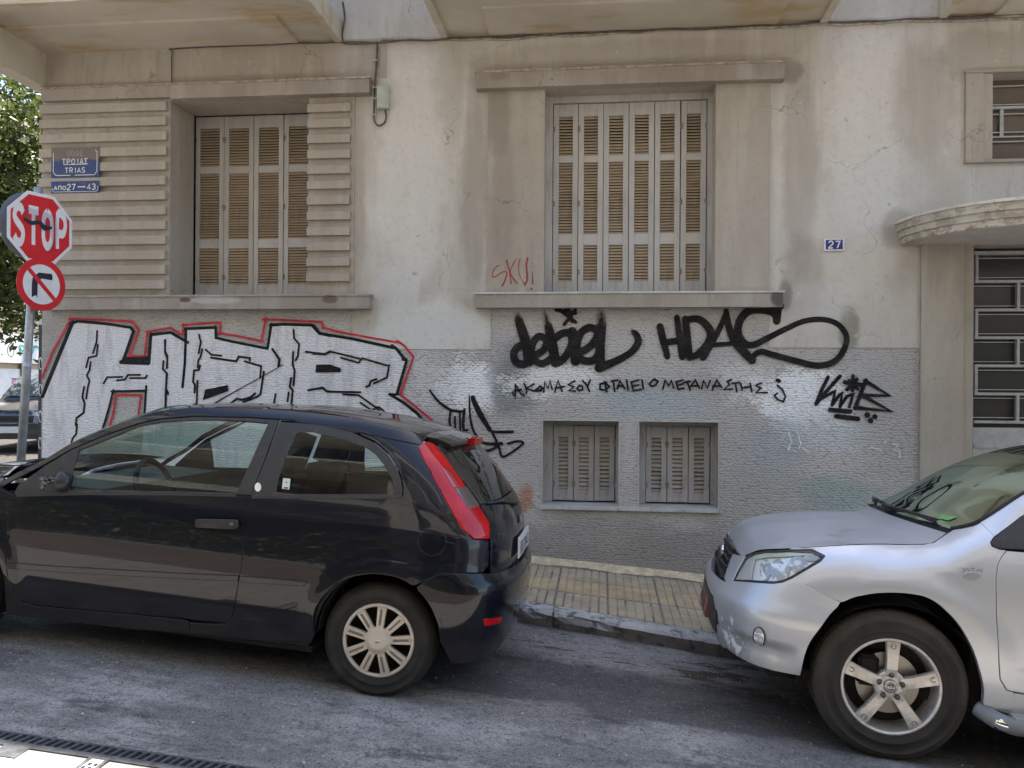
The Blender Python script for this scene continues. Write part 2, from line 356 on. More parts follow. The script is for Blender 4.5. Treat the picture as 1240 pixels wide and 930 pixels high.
# simple stroke letters on a 1 x 1.5 cell (y up)
GL = {
 'S': [[(.92,1.25),(.7,1.46),(.3,1.46),(.08,1.22),(.15,.95),(.8,.6),(.92,.32),(.7,.04),(.3,.04),(.06,.28)]],
 'T': [[(0,1.45),(1,1.45)],[(.5,1.45),(.5,0)]], 'O': [[(.5,1.48),(.12,1.25),(.05,.75),(.12,.25),(.5,.02),(.88,.25),(.95,.75),(.88,1.25),(.5,1.48)]],
 'P': [[(.1,0),(.1,1.45),(.7,1.45),(.93,1.2),(.93,.95),(.7,.68),(.1,.68)]], 'R': [[(.1,0),(.1,1.45),(.7,1.45),(.93,1.2),(.93,.95),(.7,.7),(.1,.7)],[(.55,.7),(.95,0)]],
 'I': [[(.5,0),(.5,1.45)]], 'A': [[(0,0),(.5,1.5),(1,0)],[(.2,.45),(.8,.45)]], 'E': [[(.9,1.45),(.1,1.45),(.1,0),(.9,0)],[(.1,.75),(.75,.75)]],
 'G': [[(.92,1.2),(.65,1.47),(.3,1.47),(.06,1.1),(.06,.4),(.3,.03),(.7,.03),(.93,.3),(.93,.65),(.55,.65)]], 'Q': [[(.9,1.45),(.1,1.45),(.45,.78),(.1,.03),(.95,.03)]],
 '2': [[(.08,1.15),(.3,1.46),(.7,1.46),(.92,1.15),(.85,.85),(.08,.03),(.95,.03)]], '7': [[(.05,1.45),(.95,1.45),(.4,0)]], '4': [[(.7,0),(.7,1.48),(.05,.42),(.98,.42)]],
 '3': [[(.1,1.3),(.4,1.47),(.75,1.4),(.88,1.1),(.7,.82),(.4,.77)],[(.7,.8),(.92,.45),(.75,.1),(.4,.02),(.06,.2)]], '-': [[(0,.75),(1.3,.75)],[(.9,1.0),(1.3,.75),(.9,.5)]],
 'D': [[(.1,0),(.1,1.45),(.6,1.45),(.93,1.05),(.93,.4),(.6,0),(.1,0)]], 'L': [[(.1,1.45),(.1,0),(.9,0)]], 'V': [[(0,1.45),(.5,0),(1,1.45)]], 'B': [[(.1,0),(.1,1.45),(.65,1.45),(.88,1.2),(.85,.95),(.6,.76),(.1,.76)],[(.6,.76),(.93,.5),(.9,.2),(.65,0),(.1,0)]],
 'F': [[(.1,0),(.1,1.45),(.9,1.45)],[(.1,.75),(.75,.75)]], 'p': [[(.1,0),(.1,1.05),(.9,1.05),(.9,0)]], 'a': [[(0,0),(.5,1.05),(1,0)],[(.2,.33),(.8,.33)]], 'o': [[(.5,1.05),(.1,.85),(.02,.52),(.1,.2),(.5,0),(.9,.2),(.98,.52),(.9,.85),(.5,1.05)]], 'H': [[(.1,0),(.1,1.45)],[(.9,0),(.9,1.45)],[(.1,.75),(.9,.75)]],
 '0': [[(.5,1.48),(.12,1.25),(.05,.75),(.12,.25),(.5,.02),(.88,.25),(.95,.75),(.88,1.25),(.5,1.48)]]}
def text_verts(txt, cw, gap, sw, mapf):
    """flat lettering; mapf(x, y, k) -> 3D, returns verts, faces"""
    V, F_ = [], []; x0 = 0; k = 0
    for ch in txt:
        if ch == ' ': x0 += cw*.6; continue
        for st in GL[ch]:
            rows = stroke2d([(x0+p[0]*cw, p[1]*cw) for p in (spline(st, 3) if len(st) > 4 else st)], sw, caps=False); b0 = len(V); k += 1
            for l, r in rows: V += [mapf(l[0], l[1], k), mapf(r[0], r[1], k)]
            F_ += [(b0+2*i, b0+2*i+1, b0+2*i+3, b0+2*i+2) for i in range(len(rows)-1)]
        x0 += (cw if ch not in 'I' else cw*.7)+gap
    return V, F_

# ================================================================== GROUND
def ss(a, b, x): t = max(0., min(1., (x-a)/(b-a))); return t*t*(3-2*t)
def xclamp(x):                            # the street stops climbing at the side street and levels out far right
    if x < -6.3: x = -6.3-(1-math.exp((x+6.3)/1.0))*.2
    if x > 14: x = 14+(1-math.exp(-(x-14)/3))*3
    return x
def kerbY(x): return 5.87-.1*max(-6.5, min(8, x))
def zroad(x, y):
    xc_ = xclamp(x); yk = kerbY(x)
    ys = [3.30, 4.2, 5.0, yk]; z0 = np.interp(y, ys, [-.105, -.06, -.075, -.14]); s = np.interp(y, ys, [.083, .083, .085, .1])
    z = z0-s*xc_
    if x < -5: z = z*(1-ss(-5, -7, x))+ .44*ss(-5, -7, x)
    return z
def zpave(x, y):
    xx = max(-6.3, min(14, x)); yk = kerbY(x); t = max(0, min(1, (y-yk)/(7.5-yk)))
    return (-.02-.108*xx)*(1-t)+(.004-.078*xx)*t
def asphalt():
    b = NB('worn_asphalt', rough=.9, spec=.3)
    big = b.noise(.55, 10, .7, b.vec((.5, 1.6, 1))); mid = b.noise(2.6, 11, .74, b.vec((.55, 1.3, 1))); fine = b.noise(90, 5, .7)
    c = b.mix(b.ramp(big, .38, .62), (.155, .149, .141), (.245, .236, .223))
    c = b.mix(b.ma('MULTIPLY', b.ramp(mid, .44, .62), .85), c, (.36, .35, .335))
    c = b.mix(b.ma('MULTIPLY', b.ramp(b.noise(3.4, 7, .72, b.vec((.45, 1.2, 1), (4, 2, 0))), .52, .66), .75), c, (.045, .043, .044))
    X, Y, Z = b.sep(); nz = b.noise(2.2, 6, .6)
    # pale dusty strip beside the kerb, dark patched lane in front of it, mud spots
    yk = b.ma('ADD', b.ma('ADD', Y, b.ma('MULTIPLY', X, .1)), b.ma('MULTIPLY', b.ma('SUBTRACT', nz, .5), .5))
    strip = b.ma('MULTIPLY', b.ramp(yk, 5.05, 5.2), b.ramp(X, -1.3, -.3))
    c = b.mix(b.ma('MULTIPLY', strip, b.ma('ADD', .35, b.ma('MULTIPLY', b.ramp(b.noise(7, 6, .7), .4, .6), .5))), c, (.36, .35, .34))
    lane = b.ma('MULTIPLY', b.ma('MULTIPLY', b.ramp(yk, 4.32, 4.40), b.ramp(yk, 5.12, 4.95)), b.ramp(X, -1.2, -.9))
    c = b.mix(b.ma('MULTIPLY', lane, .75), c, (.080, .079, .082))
    left_dark = b.ma('MULTIPLY', b.ramp(yk, 4.3, 4.7), b.ramp(X, -.9, -1.4)); c = b.mix(b.ma('MULTIPLY', left_dark, .7), c, (.035, .027, .02))  # darker brown towards the left, from mid lane to the kerb
    mud = b.ma('MULTIPLY', b.ramp(b.noise(3.6, 7, .72, b.vec((.6, 1.5, 1))), .54, .60), b.ramp(yk, 4.9, 5.0)); c = b.mix(b.ma('MULTIPLY', mud, .9), c, (.075, .048, .03))
    gut = b.ramp(yk, 5.72, 5.9); c = b.mix(b.ma('MULTIPLY', gut, .7), c, (.05, .038, .03))
    ag = b.vor(85); c = b.mix(b.ma('MULTIPLY', b.ramp(ag, .24, .12), .6), c, (.36, .35, .34)); ag2 = b.vor(33, b.vec(loc=(3, 1, 0))); c = b.mix(b.ma('MULTIPLY', b.ramp(ag2, .13, .09), .8), c, (.50, .49, .47)); ag3 = b.vor(21, b.vec(loc=(7, 2, 0))); c = b.mix(b.ma('MULTIPLY', b.ramp(ag3, .15, .10), .7), c, (.02, .018, .016))
    c = b.mix(b.ma('MULTIPLY', b.ramp(fine, .48, .62), .55), c, (.03, .029, .028)); c = b.mix(b.ma('MULTIPLY', b.ramp(b.noise(24, 8, .8), .50, .62), .5), c, (.05, .048, .045)); c = b.mix(b.ma('MULTIPLY', b.ramp(b.noise(31, 8, .8, b.vec(loc=(9, 4, 1))), .56, .66), .45), c, (.38, .37, .35))
    cr = b.vor(1.7, b.n('ShaderNodeVectorMath', {0: b.obj, 1: b.n('ShaderNodeVectorMath', {0: b.n('ShaderNodeTexNoise', {'Vector': b.obj, 'Scale': 3.0, 'Detail': 5}).outputs[1], 1: (.5, .5, 0)}, operation='MULTIPLY').outputs[0]}, operation='ADD').outputs[0], 'DISTANCE_TO_EDGE')
    c = b.mix(b.ma('MULTIPLY', b.ma('MULTIPLY', b.ramp(cr, .006, .001), b.ramp(mid, .5, .6)), .5), c, (.015, .015, .015))
    b.set('Base Color', c)
    h = b.ma('ADD', b.ma('ADD', b.ma('MULTIPLY', b.noise(160, 4, .7), .5), b.ma('MULTIPLY', ag, -.6)), b.ma('MULTIPLY', mid, 2.2))
    b.set('Normal', b.bump(h, .8, .008)); return b.m
M_asph = asphalt()
def gridmesh(name, xs, ys, zf, mat, kind='structure'):
    V = [(x, y, zf(x, y)) for y in ys for x in xs]; n = len(xs)
    F_ = [(j*n+i, j*n+i+1, (j+1)*n+i+1, (j+1)*n+i) for j in range(len(ys)-1) for i in range(n-1)]
    return mk(name, V, F_, mat, kind=kind, smooth=True)
from mathutils import noise as mn
def roadz(x, y):
    z = zroad(x, y)
    e = y+.1*x
    if -2 < x < 4:
        z += .012*mn.fractal(Vector((x*1.3, y*3, 0)), 1, 2, 4)*ss(4.6, 5.1, e)*ss(6.3, 5.7, e)
        z += .010*ss(5.0+.06*mn.noise(Vector((x*3, 0, 1))), 5.05+.06*mn.noise(Vector((x*3, 0, 1))), e)*ss(-1.4, -.6, x)
        z -= .006*ss(4.35+.03*mn.noise(Vector((x*5, 0, 3))), 4.38+.03*mn.noise(Vector((x*5, 0, 3))), e)*ss(-1.2, -.9, x)*ss(5.0, 4.5, e)
    return z+.004*mn.fractal(Vector((x*2, y*2, 5)), 1, 2, 4)
xs = list(np.arange(-200, -20, 15.))+list(np.arange(-20, -6, .5))+list(np.arange(-6, 3.5, .045))+list(np.arange(3.5, 20, .5))+list(np.arange(20, 200, 15.))
ys_ = list(np.arange(3.36, 6.66, .04))
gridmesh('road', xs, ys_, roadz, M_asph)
# side street and the ground beyond: far sheet a little below, one piece to the horizon
xs2 = list(np.arange(-300, -40, 20.))+list(np.arange(-40, 40, 1.))+list(np.arange(40, 301, 20.))
ys2 = list(np.arange(-300, -10, 20.))+list(np.arange(-10, 40, 1.))+list(np.arange(40, 301, 20.))
def zfar(x, y):
    z = zroad(x, max(3.3, min(6.4, y)))-.06
    if x > -6.6: z -= .45*ss(-6.6, -5.8, x)
    return z
gridmesh('side_street', xs2, ys2, zfar, M_asph)

# far pavement (below the facade) ---------------------------------------------------------------
def tilemat(name, col, dirt, amt):
    b = NB(name, rough=.85, spec=.3); X, Y, Z = b.sep(); c = b.mix(b.ramp(b.noise(5, 5), .35, .65), col, tuple(x*.8 for x in col))
    g = b.ma('ABSOLUTE', b.ma('SUBTRACT', b.ma('FRACT', b.ma('MULTIPLY', Y, 1/.0657)), .5)); c = b.mix(b.ma('MULTIPLY', b.ramp(g, .42, .47), .45), c, tuple(x*.35 for x in dirt))
    c = b.mix(b.ma('MULTIPLY', b.ramp(b.noise(13, 6, .68), .46, .66), amt), c, dirt); c = b.mix(b.ma('MULTIPLY', b.ramp(b.noise(2.1, 5, .6), .5, .7), .5), c, dirt)
    b.set('Base Color', c); b.set('Normal', b.bump(b.ma('ADD', b.noise(60, 5), b.ma('MULTIPLY', b.ramp(g, .42, .47), -.8)), .4, .004)); return b.m
M_tilegrey = tilemat('grey_cement_tile', (.52,.42,.28), (.35,.285,.195), .55) #('grey_cement_tile', (.36,.325,.27), .85, 0, .2, 9, .3, 60, dirt=(.22,.19,.15), dirtamt=.7)
M_tileyel = tilemat('yellow_cement_tile', (.58,.43,.25), (.36,.29,.19), .55) #('yellow_cement_tile', (.50,.385,.24), .85, 0, .15, 11, .3, 60, dirt=(.33,.275,.2), dirtamt=.8)
M_bed = simple('dusty_bedding', (.22,.19,.155), .95, 0, .3, 14, .4)
M_sand = simple('sandy_mortar', (.66,.53,.34), .95, 0, .2, 12, .5, 50, dirt=(.3,.24,.16), dirtamt=.5)
def pavebase(x, y): return zpave(x, y)-.006
xp = list(np.arange(-6.3, 12.3, .2))
pave = empty('pavement', (0, 6.7, 0), kind='structure')
V = []; F_ = []
for x in xp:
    for y in (kerbY(x)+.03, 7.6): V.append((x, y, pavebase(x, y)))
    V.append((x, kerbY(x)+.03, pavebase(x, 6)-.6))
for i in range(len(xp)-1):
    a = 3*i; F_ += [(a, a+3, a+4, a+1), (a+2, a+5, a+3, a)]
mk('bedding', V, F_, M_bed, pave)
def tile(x0, x1, y0, y1a, y1b, y0b, ribs):
    """ribbed tile; plan corners (x0,y0)(x1,y0b)(x1,y1b)(x0,y1a)"""
    V, F_ = [], []
    P = lambda s, t, h: ((x0+(x1-x0)*s), (y0+(y0b-y0)*s)*(1-t)+(y1a+(y1b-y1a)*s)*t, 0)
    def add(s0, s1, t0, t1, lo, hi):
        b0 = len(V)
        for h in (lo, hi):
            e = .003 if h == hi else 0
            for s, t in ((s0, t0), (s1, t0), (s1, t1), (s0, t1)):
                p = P(s+(e/(x1-x0) if s == s0 else -e/(x1-x0)), t+(.008 if t == t0 else -.008)*(h == hi), 0); V.append((p[0], p[1], zpave(p[0], p[1])+h))
        for f in ((0,1,5,4),(1,2,6,5),(2,3,7,6),(3,0,4,7),(4,5,6,7)): F_.append(tuple(b0+i for i in f))
    g = .003
    add(g, 1-g, g, 1-g, -.025, -.006)
    for k in range(ribs): add((k+.09)/ribs, (k+.91)/ribs, .015, .985, -.006, .002)
    return V, F_
TS = .40; base_tx = .36                          # tile joints found in the photo
jit = random.Random(3)
for k in range(-15, 26):
    x0 = base_tx+k*TS-.3; x1 = x0+TS-.006
    if x0 < -6.0: continue
    if x1 > 9: break
    rows = [(6.50, 6.894, M_tileyel), (6.90, 7.294, M_tilegrey)]
    f0, f1 = kerbY(x0)+.185, kerbY(x1)+.185
    if f0 < 6.46: 
        V, F_ = tile(x0, x1, f0, 6.494, 6.494, f1, 6); o = mk('paving_tile', V, F_, M_tilegrey, pave)
    for (a, b_, m) in rows:
        V, F_ = tile(x0, x1, a, b_, b_, a, 6); dz = jit.uniform(-.003, .003)
        mk('paving_tile', [(x, y, z+dz) for x, y, z in V], F_, m, pave)
# loose mortar strip at the foot of the wall
V, F_ = [], []; xm = list(np.arange(-5.6, 9, .03))
for x in xm:
    w = .10+.05*mn.noise(Vector((x*2.5, 0, 0)))+.03*mn.noise(Vector((x*11, 0, 4))); yf = 7.5-w-.02
    for y, h in ((yf, -.004), (yf+.03, .016), (7.46, .028+.012*mn.noise(Vector((x*6, 1, 0)))), (7.52, .04)): V.append((x, y, zpave(x, min(y, 7.5))+h+.004*mn.noise(Vector((x*20, y*30, 0)))))
for i in range(len(xm)-1):
    for j in range(3): a = 4*i+j; F_.append((a, a+4, a+5, a+1))
mk('mortar_strip', V, F_, M_sand, pave, smooth=True, label='crumbling sandy mortar strip along the foot of the wall')
# kerb stones
def kerbmat():
    b = NB('worn_kerb_stone', rough=.85, spec=.3); n1 = b.noise(7, 6, .65)
    c = b.mix(b.ramp(n1, .35, .62), (.36,.35,.33), (.52,.505,.475)); c = b.mix(b.ramp(b.noise(11, 7, .72), .52, .60), c, (.13,.13,.135))
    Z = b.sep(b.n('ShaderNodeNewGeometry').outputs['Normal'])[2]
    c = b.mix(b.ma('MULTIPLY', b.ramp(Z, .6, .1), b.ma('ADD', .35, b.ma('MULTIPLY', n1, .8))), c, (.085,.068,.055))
    b.set('Base Color', c); b.set('Normal', b.bump(b.noise(28, 6, .65), .8, .012)); return b.m
M_kerb = kerbmat()
kerb = empty('kerb', (0, 5.87, 0), kind='structure')
joints = [-.335]
while joints[0] > -6.2: joints.insert(0, joints[0]-jit.uniform(.95, 1.15))
while joints[-1] < 9: joints.append(joints[-1]+jit.uniform(.95, 1.3))
for a, b_ in zip(joints, joints[1:]):
    V, F_ = [], []; N = 16; a += .006; b_ -= .006
    prof = [(.012, -.22), (0, -.06), (.003, -.022), (.016, -.004), (.045, .003), (.12, .004), (.178, .002), (.181, -.10)]
    for i in range(N+1):
        x = a+(b_-a)*i/N; e = .006 if i in (0, N) else 0
        for j, (dy, dz) in enumerate(prof):
            r = mn.fractal(Vector((x*6, j*.7, 2)), 1, 2, 4)*.014; sc = mn.noise(Vector((x*11, j*1.1, 9)))*.008
            V.append((x, kerbY(x)+dy+e*(j < 3)+(r if j < 5 else 0), zpave(x, kerbY(x)+dy)+dz+sc-e*(j > 1)))
    n = len(prof)
    for i in range(N):
        for j in range(n-1): F_.append((i*n+j, i*n+j+1, (i+1)*n+j+1, (i+1)*n+j)[::-1])
    F_ += [tuple(range(n)), tuple(N*n+j for j in range(n))[::-1]]
    mk('kerb_stone', V, F_, M_kerb, kerb, smooth=False)

# near pavement: pale slabs, drainage channel with its grating ------------------------------------
M_slab = simple('pale_stone_slab', (.34,.315,.28), .7, 0, .1, 5, .25, 45, dirt=(.4,.36,.3), dirtamt=.35)
M_slabd = simple('brown_cement_slab', (.17,.13,.10), .85, 0, .2, 4, .3, 45)
M_iron = simple('cast_iron', (.10,.10,.105), .6, .5, .3, 25, .4, 60)
M_conc = simple('channel_concrete', (.20,.195,.19), .9, 0, .2, 15, .4)
near = empty('near_pavement', (0, 2.5, 0), kind='structure')
zn = lambda x, y: -.10-.083*xclamp(x)
V = []; F_ = []; xn = list(np.arange(-14, 14.1, .5))
for x in xn: V += [(x, -2.4, zn(x, 0)-.03), (x, 3.24, zn(x, 0)-.03)]
for i in range(len(xn)-1): a = 2*i; F_.append((a, a+2, a+3, a+1))
mk('bedding', V, F_, M_conc, near)
slabm = {}
def slab(x0, x1, y0, y1):
    V, F_ = [], []
    for h, e in ((-.03, 0), (-.003, 0), (0, .004)):
        for x, y in ((x0+e, y0+e), (x1-e, y0+e), (x1-e, y1-e), (x0+e, y1-e)): V.append((x, y, zn(x, y)+h))
    for q in (0, 4):
        for i in range(4): F_.append((q+i, q+(i+1) % 4, q+4+(i+1) % 4, q+4+i))
    F_.append((8, 9, 10, 11)); mk('stone_slab', V, F_, M_slab if y1 > 2.2 else M_slabd, near)
xj = -2.035
for r in range(6):
    y1 = 3.238-r*.62; y0 = y1-.612
    off_ = 0 if r % 2 == 0 else .45
    for k in range(-8, 11):
        x0 = -2.50+k*.91+off_; x1 = x0+.902
        if x0 < -2.117 < x1: slab(x0, -2.121, y0, y1); slab(-2.029, x1, y0, y1)
        else: slab(x0, x1, y0, y1)
# channel
bmf = bmesh.new()
grate = empty('drain_channel', (-1.9, 3.24, zn(-1.9, 0)), 'long cast iron drainage channel grating at the edge of the sunlit pale slabs', 'drain')
def strip_bm(y0, y1, z0, z1, x0=-8, x1=8):
    bm = bmesh.new(); n = 32
    for i in range(n):
        a = x0+(x1-x0)*i/n; b_ = x0+(x1-x0)*(i+1)/n
        vs_ = [bm.verts.new((x, y, zn(x, 0)+z)) for x, y, z in ((a,y0,z0),(b_,y0,z0),(b_,y1,z0),(a,y1,z0),(a,y0,z1),(b_,y0,z1),(b_,y1,z1),(a,y1,z1))]
        for f in ((4,5,6,7),(0,1,5,4),(2,3,7,6)): bm.faces.new([vs_[k] for k in f])
    return bm
bmo('channel_edge', strip_bm(3.243, 3.283, -.06, .002), M_iron, grate)
bmo('channel_edge', strip_bm(3.347, 3.362, -.06, .0), M_iron, grate)
bmo('channel_bottom', strip_bm(3.283, 3.347, -.12, -.07), M_dark, grate)
bm = bmesh.new(); x = -4.5
while x < 1.5:
    z = zn(x, 0); sh = .016
    vs_ = [bm.verts.new(p) for p in ((x,3.283,z-.02),(x+.017,3.283,z-.02),(x+.017+sh,3.347,z-.02),(x+sh,3.347,z-.02),(x,3.283,z),(x+.017,3.283,z),(x+.017+sh,3.347,z),(x+sh,3.347,z))]
    for f in ((4,5,6,7),(0,1,5,4),(1,2,6,5),(2,3,7,6),(3,0,4,7)): bm.faces.new([vs_[i] for i in f])
    x += .038
bmo('grating_bars', bm, M_iron, grate, kind='stuff')
# slotted gully across the slabs and a small iron cover, both sit in the slabs
def on(x, y, h=0): return (x, y, zn(x, y)+h)
g2 = empty('slotted_gully', (-2.075, 2.9, zn(-2.075, 0)), 'narrow slotted metal gully running between two sunlit slabs', 'drain')
bm = bmesh.new()
def plate(bm, x0, x1, y0, y1, h0, h1):
    vs_ = [bm.verts.new(on(x, y, h)) for h in (h0, h1) for x, y in ((x0,y0),(x1,y0),(x1,y1),(x0,y1))]
    for f in ((4,5,6,7),(0,1,5,4),(1,2,6,5),(2,3,7,6),(3,0,4,7)): bm.faces.new([vs_[i] for i in f])
plate(bm, -2.119, -2.104, 2.3, 3.24, -.02, .004); plate(bm, -2.046, -2.031, 2.3, 3.24, -.02, .004)
bmo('gully_rail', bm, M_iron, g2); bm = bmesh.new(); plate(bm, -2.104, -2.046, 2.3, 3.24, -.02, .001); bmo('gully_bed', bm, M_metalgrey, g2)
bm = bmesh.new()
for i in range(28):
    y = 2.32+i*.032; o_ = .004 if i % 2 else -.004
    plate(bm, -2.094+o_, -2.082+o_, y, y+.016, .001, .004); plate(bm, -2.068+o_, -2.056+o_, y, y+.016, .001, .004)
bmo('gully_slots', bm, M_dark, g2, kind='stuff')
bm = bmesh.new(); plate(bm, -2.50, -2.385, 3.15, 3.242, -.01, .004); cv = bmo('gully_cover', bm, M_iron, None, False, bevel=.004); tag(cv, 'small cast iron cover set in the pale slab beside the channel', 'cover')

# ================================================================== FACADE
YW = 7.5
bld = empty('apartment_building', (0, YW, 0), 'weathered plaster apartment building with grey shutters and graffiti along its base', 'building')
def cells(x0, x1, z0, z1, holes):
    xs_ = sorted({x0, x1, *[h[i] for h in holes for i in (0, 1) if x0 < h[i] < x1]}); zs = sorted({z0, z1, *[h[i] for h in holes for i in (2, 3) if z0 < h[i] < z1]})
    for a, b_ in zip(xs_, xs_[1:]):
        for c, d in zip(zs, zs[1:]):
            mx, mz = (a+b_)/2, (c+d)/2
            if not any(h[0] < mx < h[1] and h[2] < mz < h[3] for h in holes): yield a, b_, c, d
XL, XR, ZB, ZT = -5.42, 10.0, -1.4, 12.7
WL = (-4.11, -2.747, 2.48, 4.335); WM = (-.53, .99, 2.48, 4.335)
B1 = (-.528, .155, .555, 1.32); B2 = (.338, 1.03, .555, 1.32)
WU = (3.09, 4.75, 3.59, 4.365); EN = (2.735, 5.1, -1.4, 2.885)
RO = [(XL, -2.315, ZB, 2.35), (-2.315, -1.015, ZB, 1.965), (-1.015, 1.465, ZB, 2.345), (1.465, 2.735, ZB, 1.987), (5.1, XR, ZB, 1.987)]
YS, YR = 7.489, 7.497
V, F_ = [], []
for (a, b_, c, d) in cells(XL, XR, ZB, ZT, [WL, WM, WU, EN]+RO):
    i = len(V); V += [(a, YS, c), (b_, YS, c), (b_, YS, d), (a, YS, d)]; F_.append((i, i+1, i+2, i+3))
for (x0, x1, z1) in ((XL, -2.315, 2.35), (-2.315, -1.015, 1.965), (-1.015, 1.465, 2.345), (1.465, 2.735, 1.987)):   # small step over the render
    i = len(V); V += [(x0, YS, z1), (x1, YS, z1), (x1, YR, z1), (x0, YR, z1)]; F_.append((i, i+3, i+2, i+1))
for (x, z0, z1) in ((-2.315, 1.965, 2.35), (-1.015, 1.965, 2.345), (1.465, 1.987, 2.345)):
    i = len(V); V += [(x, YS, z0), (x, YR, z0), (x, YR, z1), (x, YS, z1)]; F_.append((i, i+1, i+2, i+3))
# the block behind: sides, roof, back
i = len(V); V += [(XL, YS, 2.35), (XL, 17, 2.35), (XL, 17, ZT), (XL, YS, ZT), (XR, YS, ZB), (XR, 17, ZB), (XR, 17, ZT), (XR, YS, ZT), (XL, 17, ZB), (XL, YR, ZB), (XL, YR, 2.35)]
F_ += [(i, i+3, i+2, i+1), (i+4, i+5, i+6, i+7), (i+3, i+7, i+6, i+2), (i+8, i+2, i+6, i+5), (i+8, i+9, i+10, i+1)]
mk('plaster_wall', V, F_, M_wall, bld)
V, F_ = [], []
for r in RO:
    for (a, b_, c, d) in cells(*r, [B1, B2]):
        i = len(V); V += [(a, YR, c), (b_, YR, c), (b_, YR, d), (a, YR, d)]; F_.append((i, i+1, i+2, i+3))
mk('combed_render', V, F_, M_rough, bld, label='grey combed render covering the base of the wall')
def recess(w, d, y0, mat, name='window_reveal', back=True):
    x0, x1, z0, z1 = w; V = [(x0,y0,z0),(x1,y0,z0),(x1,y0,z1),(x0,y0,z1),(x0,y0+d,z0),(x1,y0+d,z0),(x1,y0+d,z1),(x0,y0+d,z1)]
    F_ = [(0,1,5,4),(1,2,6,5),(2,3,7,6),(3,0,4,7)]+([(4,5,6,7)] if back else [])
    return mk(name, V, F_, mat, bld)
# left bay: deep window; main bay; basement windows
recess(WL, .62, YS, M_warm); recess(WM, .32, YS, M_warm); recess(B1, .30, YR, M_warm); recess(B2, .30, YR, M_warm)
# pilaster panels beside the main window
for a, b_ in ((-1.046, -.53), (.99, 1.46)): box('pilaster_panel', a, b_, 7.470, YS+.004, 2.47, 4.335, M_warm, bld, .003)
# cornices and sills
def ledge(name, x0, x1, z0, z1, yf, cap=.018, over=.012, mat=M_trim, capmat=None):
    bm = bmesh.new(); n = max(2, int((x1-x0)/.12)); 
    addbox(bm, x0, x1, yf, YS+.006, z0, z1-cap)
    o = bmo(name, bm, mat, bld, bevel=.005)
    bm = bmesh.new(); V = []                      # chipped capping
    for i in range(n+1):
        x = x0-over+(x1-x0+2*over)*i/n; e = .004*mn.noise(Vector((x*4, z0, 0)))
        V.append([bm.verts.new(p) for p in ((x, yf-over+e, z1-cap), (x, YS+.004, z1-cap), (x, YS+.004, z1+.004), (x, yf-over+e+.003, z1-.002+e*.6))])
    for a, b_ in zip(V, V[1:]):
        for k in range(4): bm.faces.new((a[k], b[k] if False else b_[k], b_[(k+1) % 4], a[(k+1) % 4]))
    bm.faces.new(V[0]); bm.faces.new(V[-1][::-1]); fixn(bm)
    c = bmo('ledge_cap', bm, capmat or M_trim, bld); return o
M_capred = simple('rusty_cap_mortar', (.42,.34,.26), .85, 0, .25, 14, .3, dirt=(.22,.09,.05), dirtamt=.8)
ledge('window_cornice', -1.15, 1.567, 4.318, 4.476, 7.38, capmat=M_capred)
ledge('window_sill', -1.14, 1.56, 2.337, 2.478, 7.38, capmat=M_marble)
ledge('window_cornice', -4.06, -2.14, 4.316, 4.462, 7.38, capmat=M_capred)
ledge('string_course', -5.40, -4.062, 4.352, 4.482, 7.435, capmat=M_capred)
ledge('window_sill', -5.335, -2.125, 2.333, 2.468, 7.38, capmat=M_trim)
# rusticated bands left and right of the left window
def band(x0, x1, zt, h, dep=.046):
    bm = bmesh.new(); addbox(bm, x0, x1, YS-dep, YS+.003, zt-h, zt)
    return bmo('rustication_band', bm, M_warm, bld, bevel=.009, seg=2)
for k in range(13): 
    zt = 4.315-.1415*k; band(-5.425, -4.135+jit.uniform(-.004, .004), zt, .082+jit.uniform(-.002, .002))
for k in range(12): band(-2.745, -2.335+jit.uniform(-.005, .005), 4.245-.1432*k, .076+jit.uniform(-.002, .002))
V = [(-5.42,YS-.003,2.47),(-4.112,YS-.003,2.47),(-4.112,YS-.003,4.335),(-5.42,YS-.003,4.335),(-2.746,YS-.003,2.47),(-2.335,YS-.003,2.47),(-2.335,YS-.003,4.335),(-2.746,YS-.003,4.335)]
V += [(-5.418,YS-.003,4.48),(-2.0,YS-.003,4.48),(-2.0,YS-.003,4.85),(-5.418,YS-.003,4.85)]
mk('bay_wall', V, [(0,1,2,3),(4,5,6,7),(8,9,10,11)], M_warm, bld)
box('corner_pilaster', -2.335, -2.30, 7.478, YS+.003, 2.47, 4.335, M_warm, bld, .002)

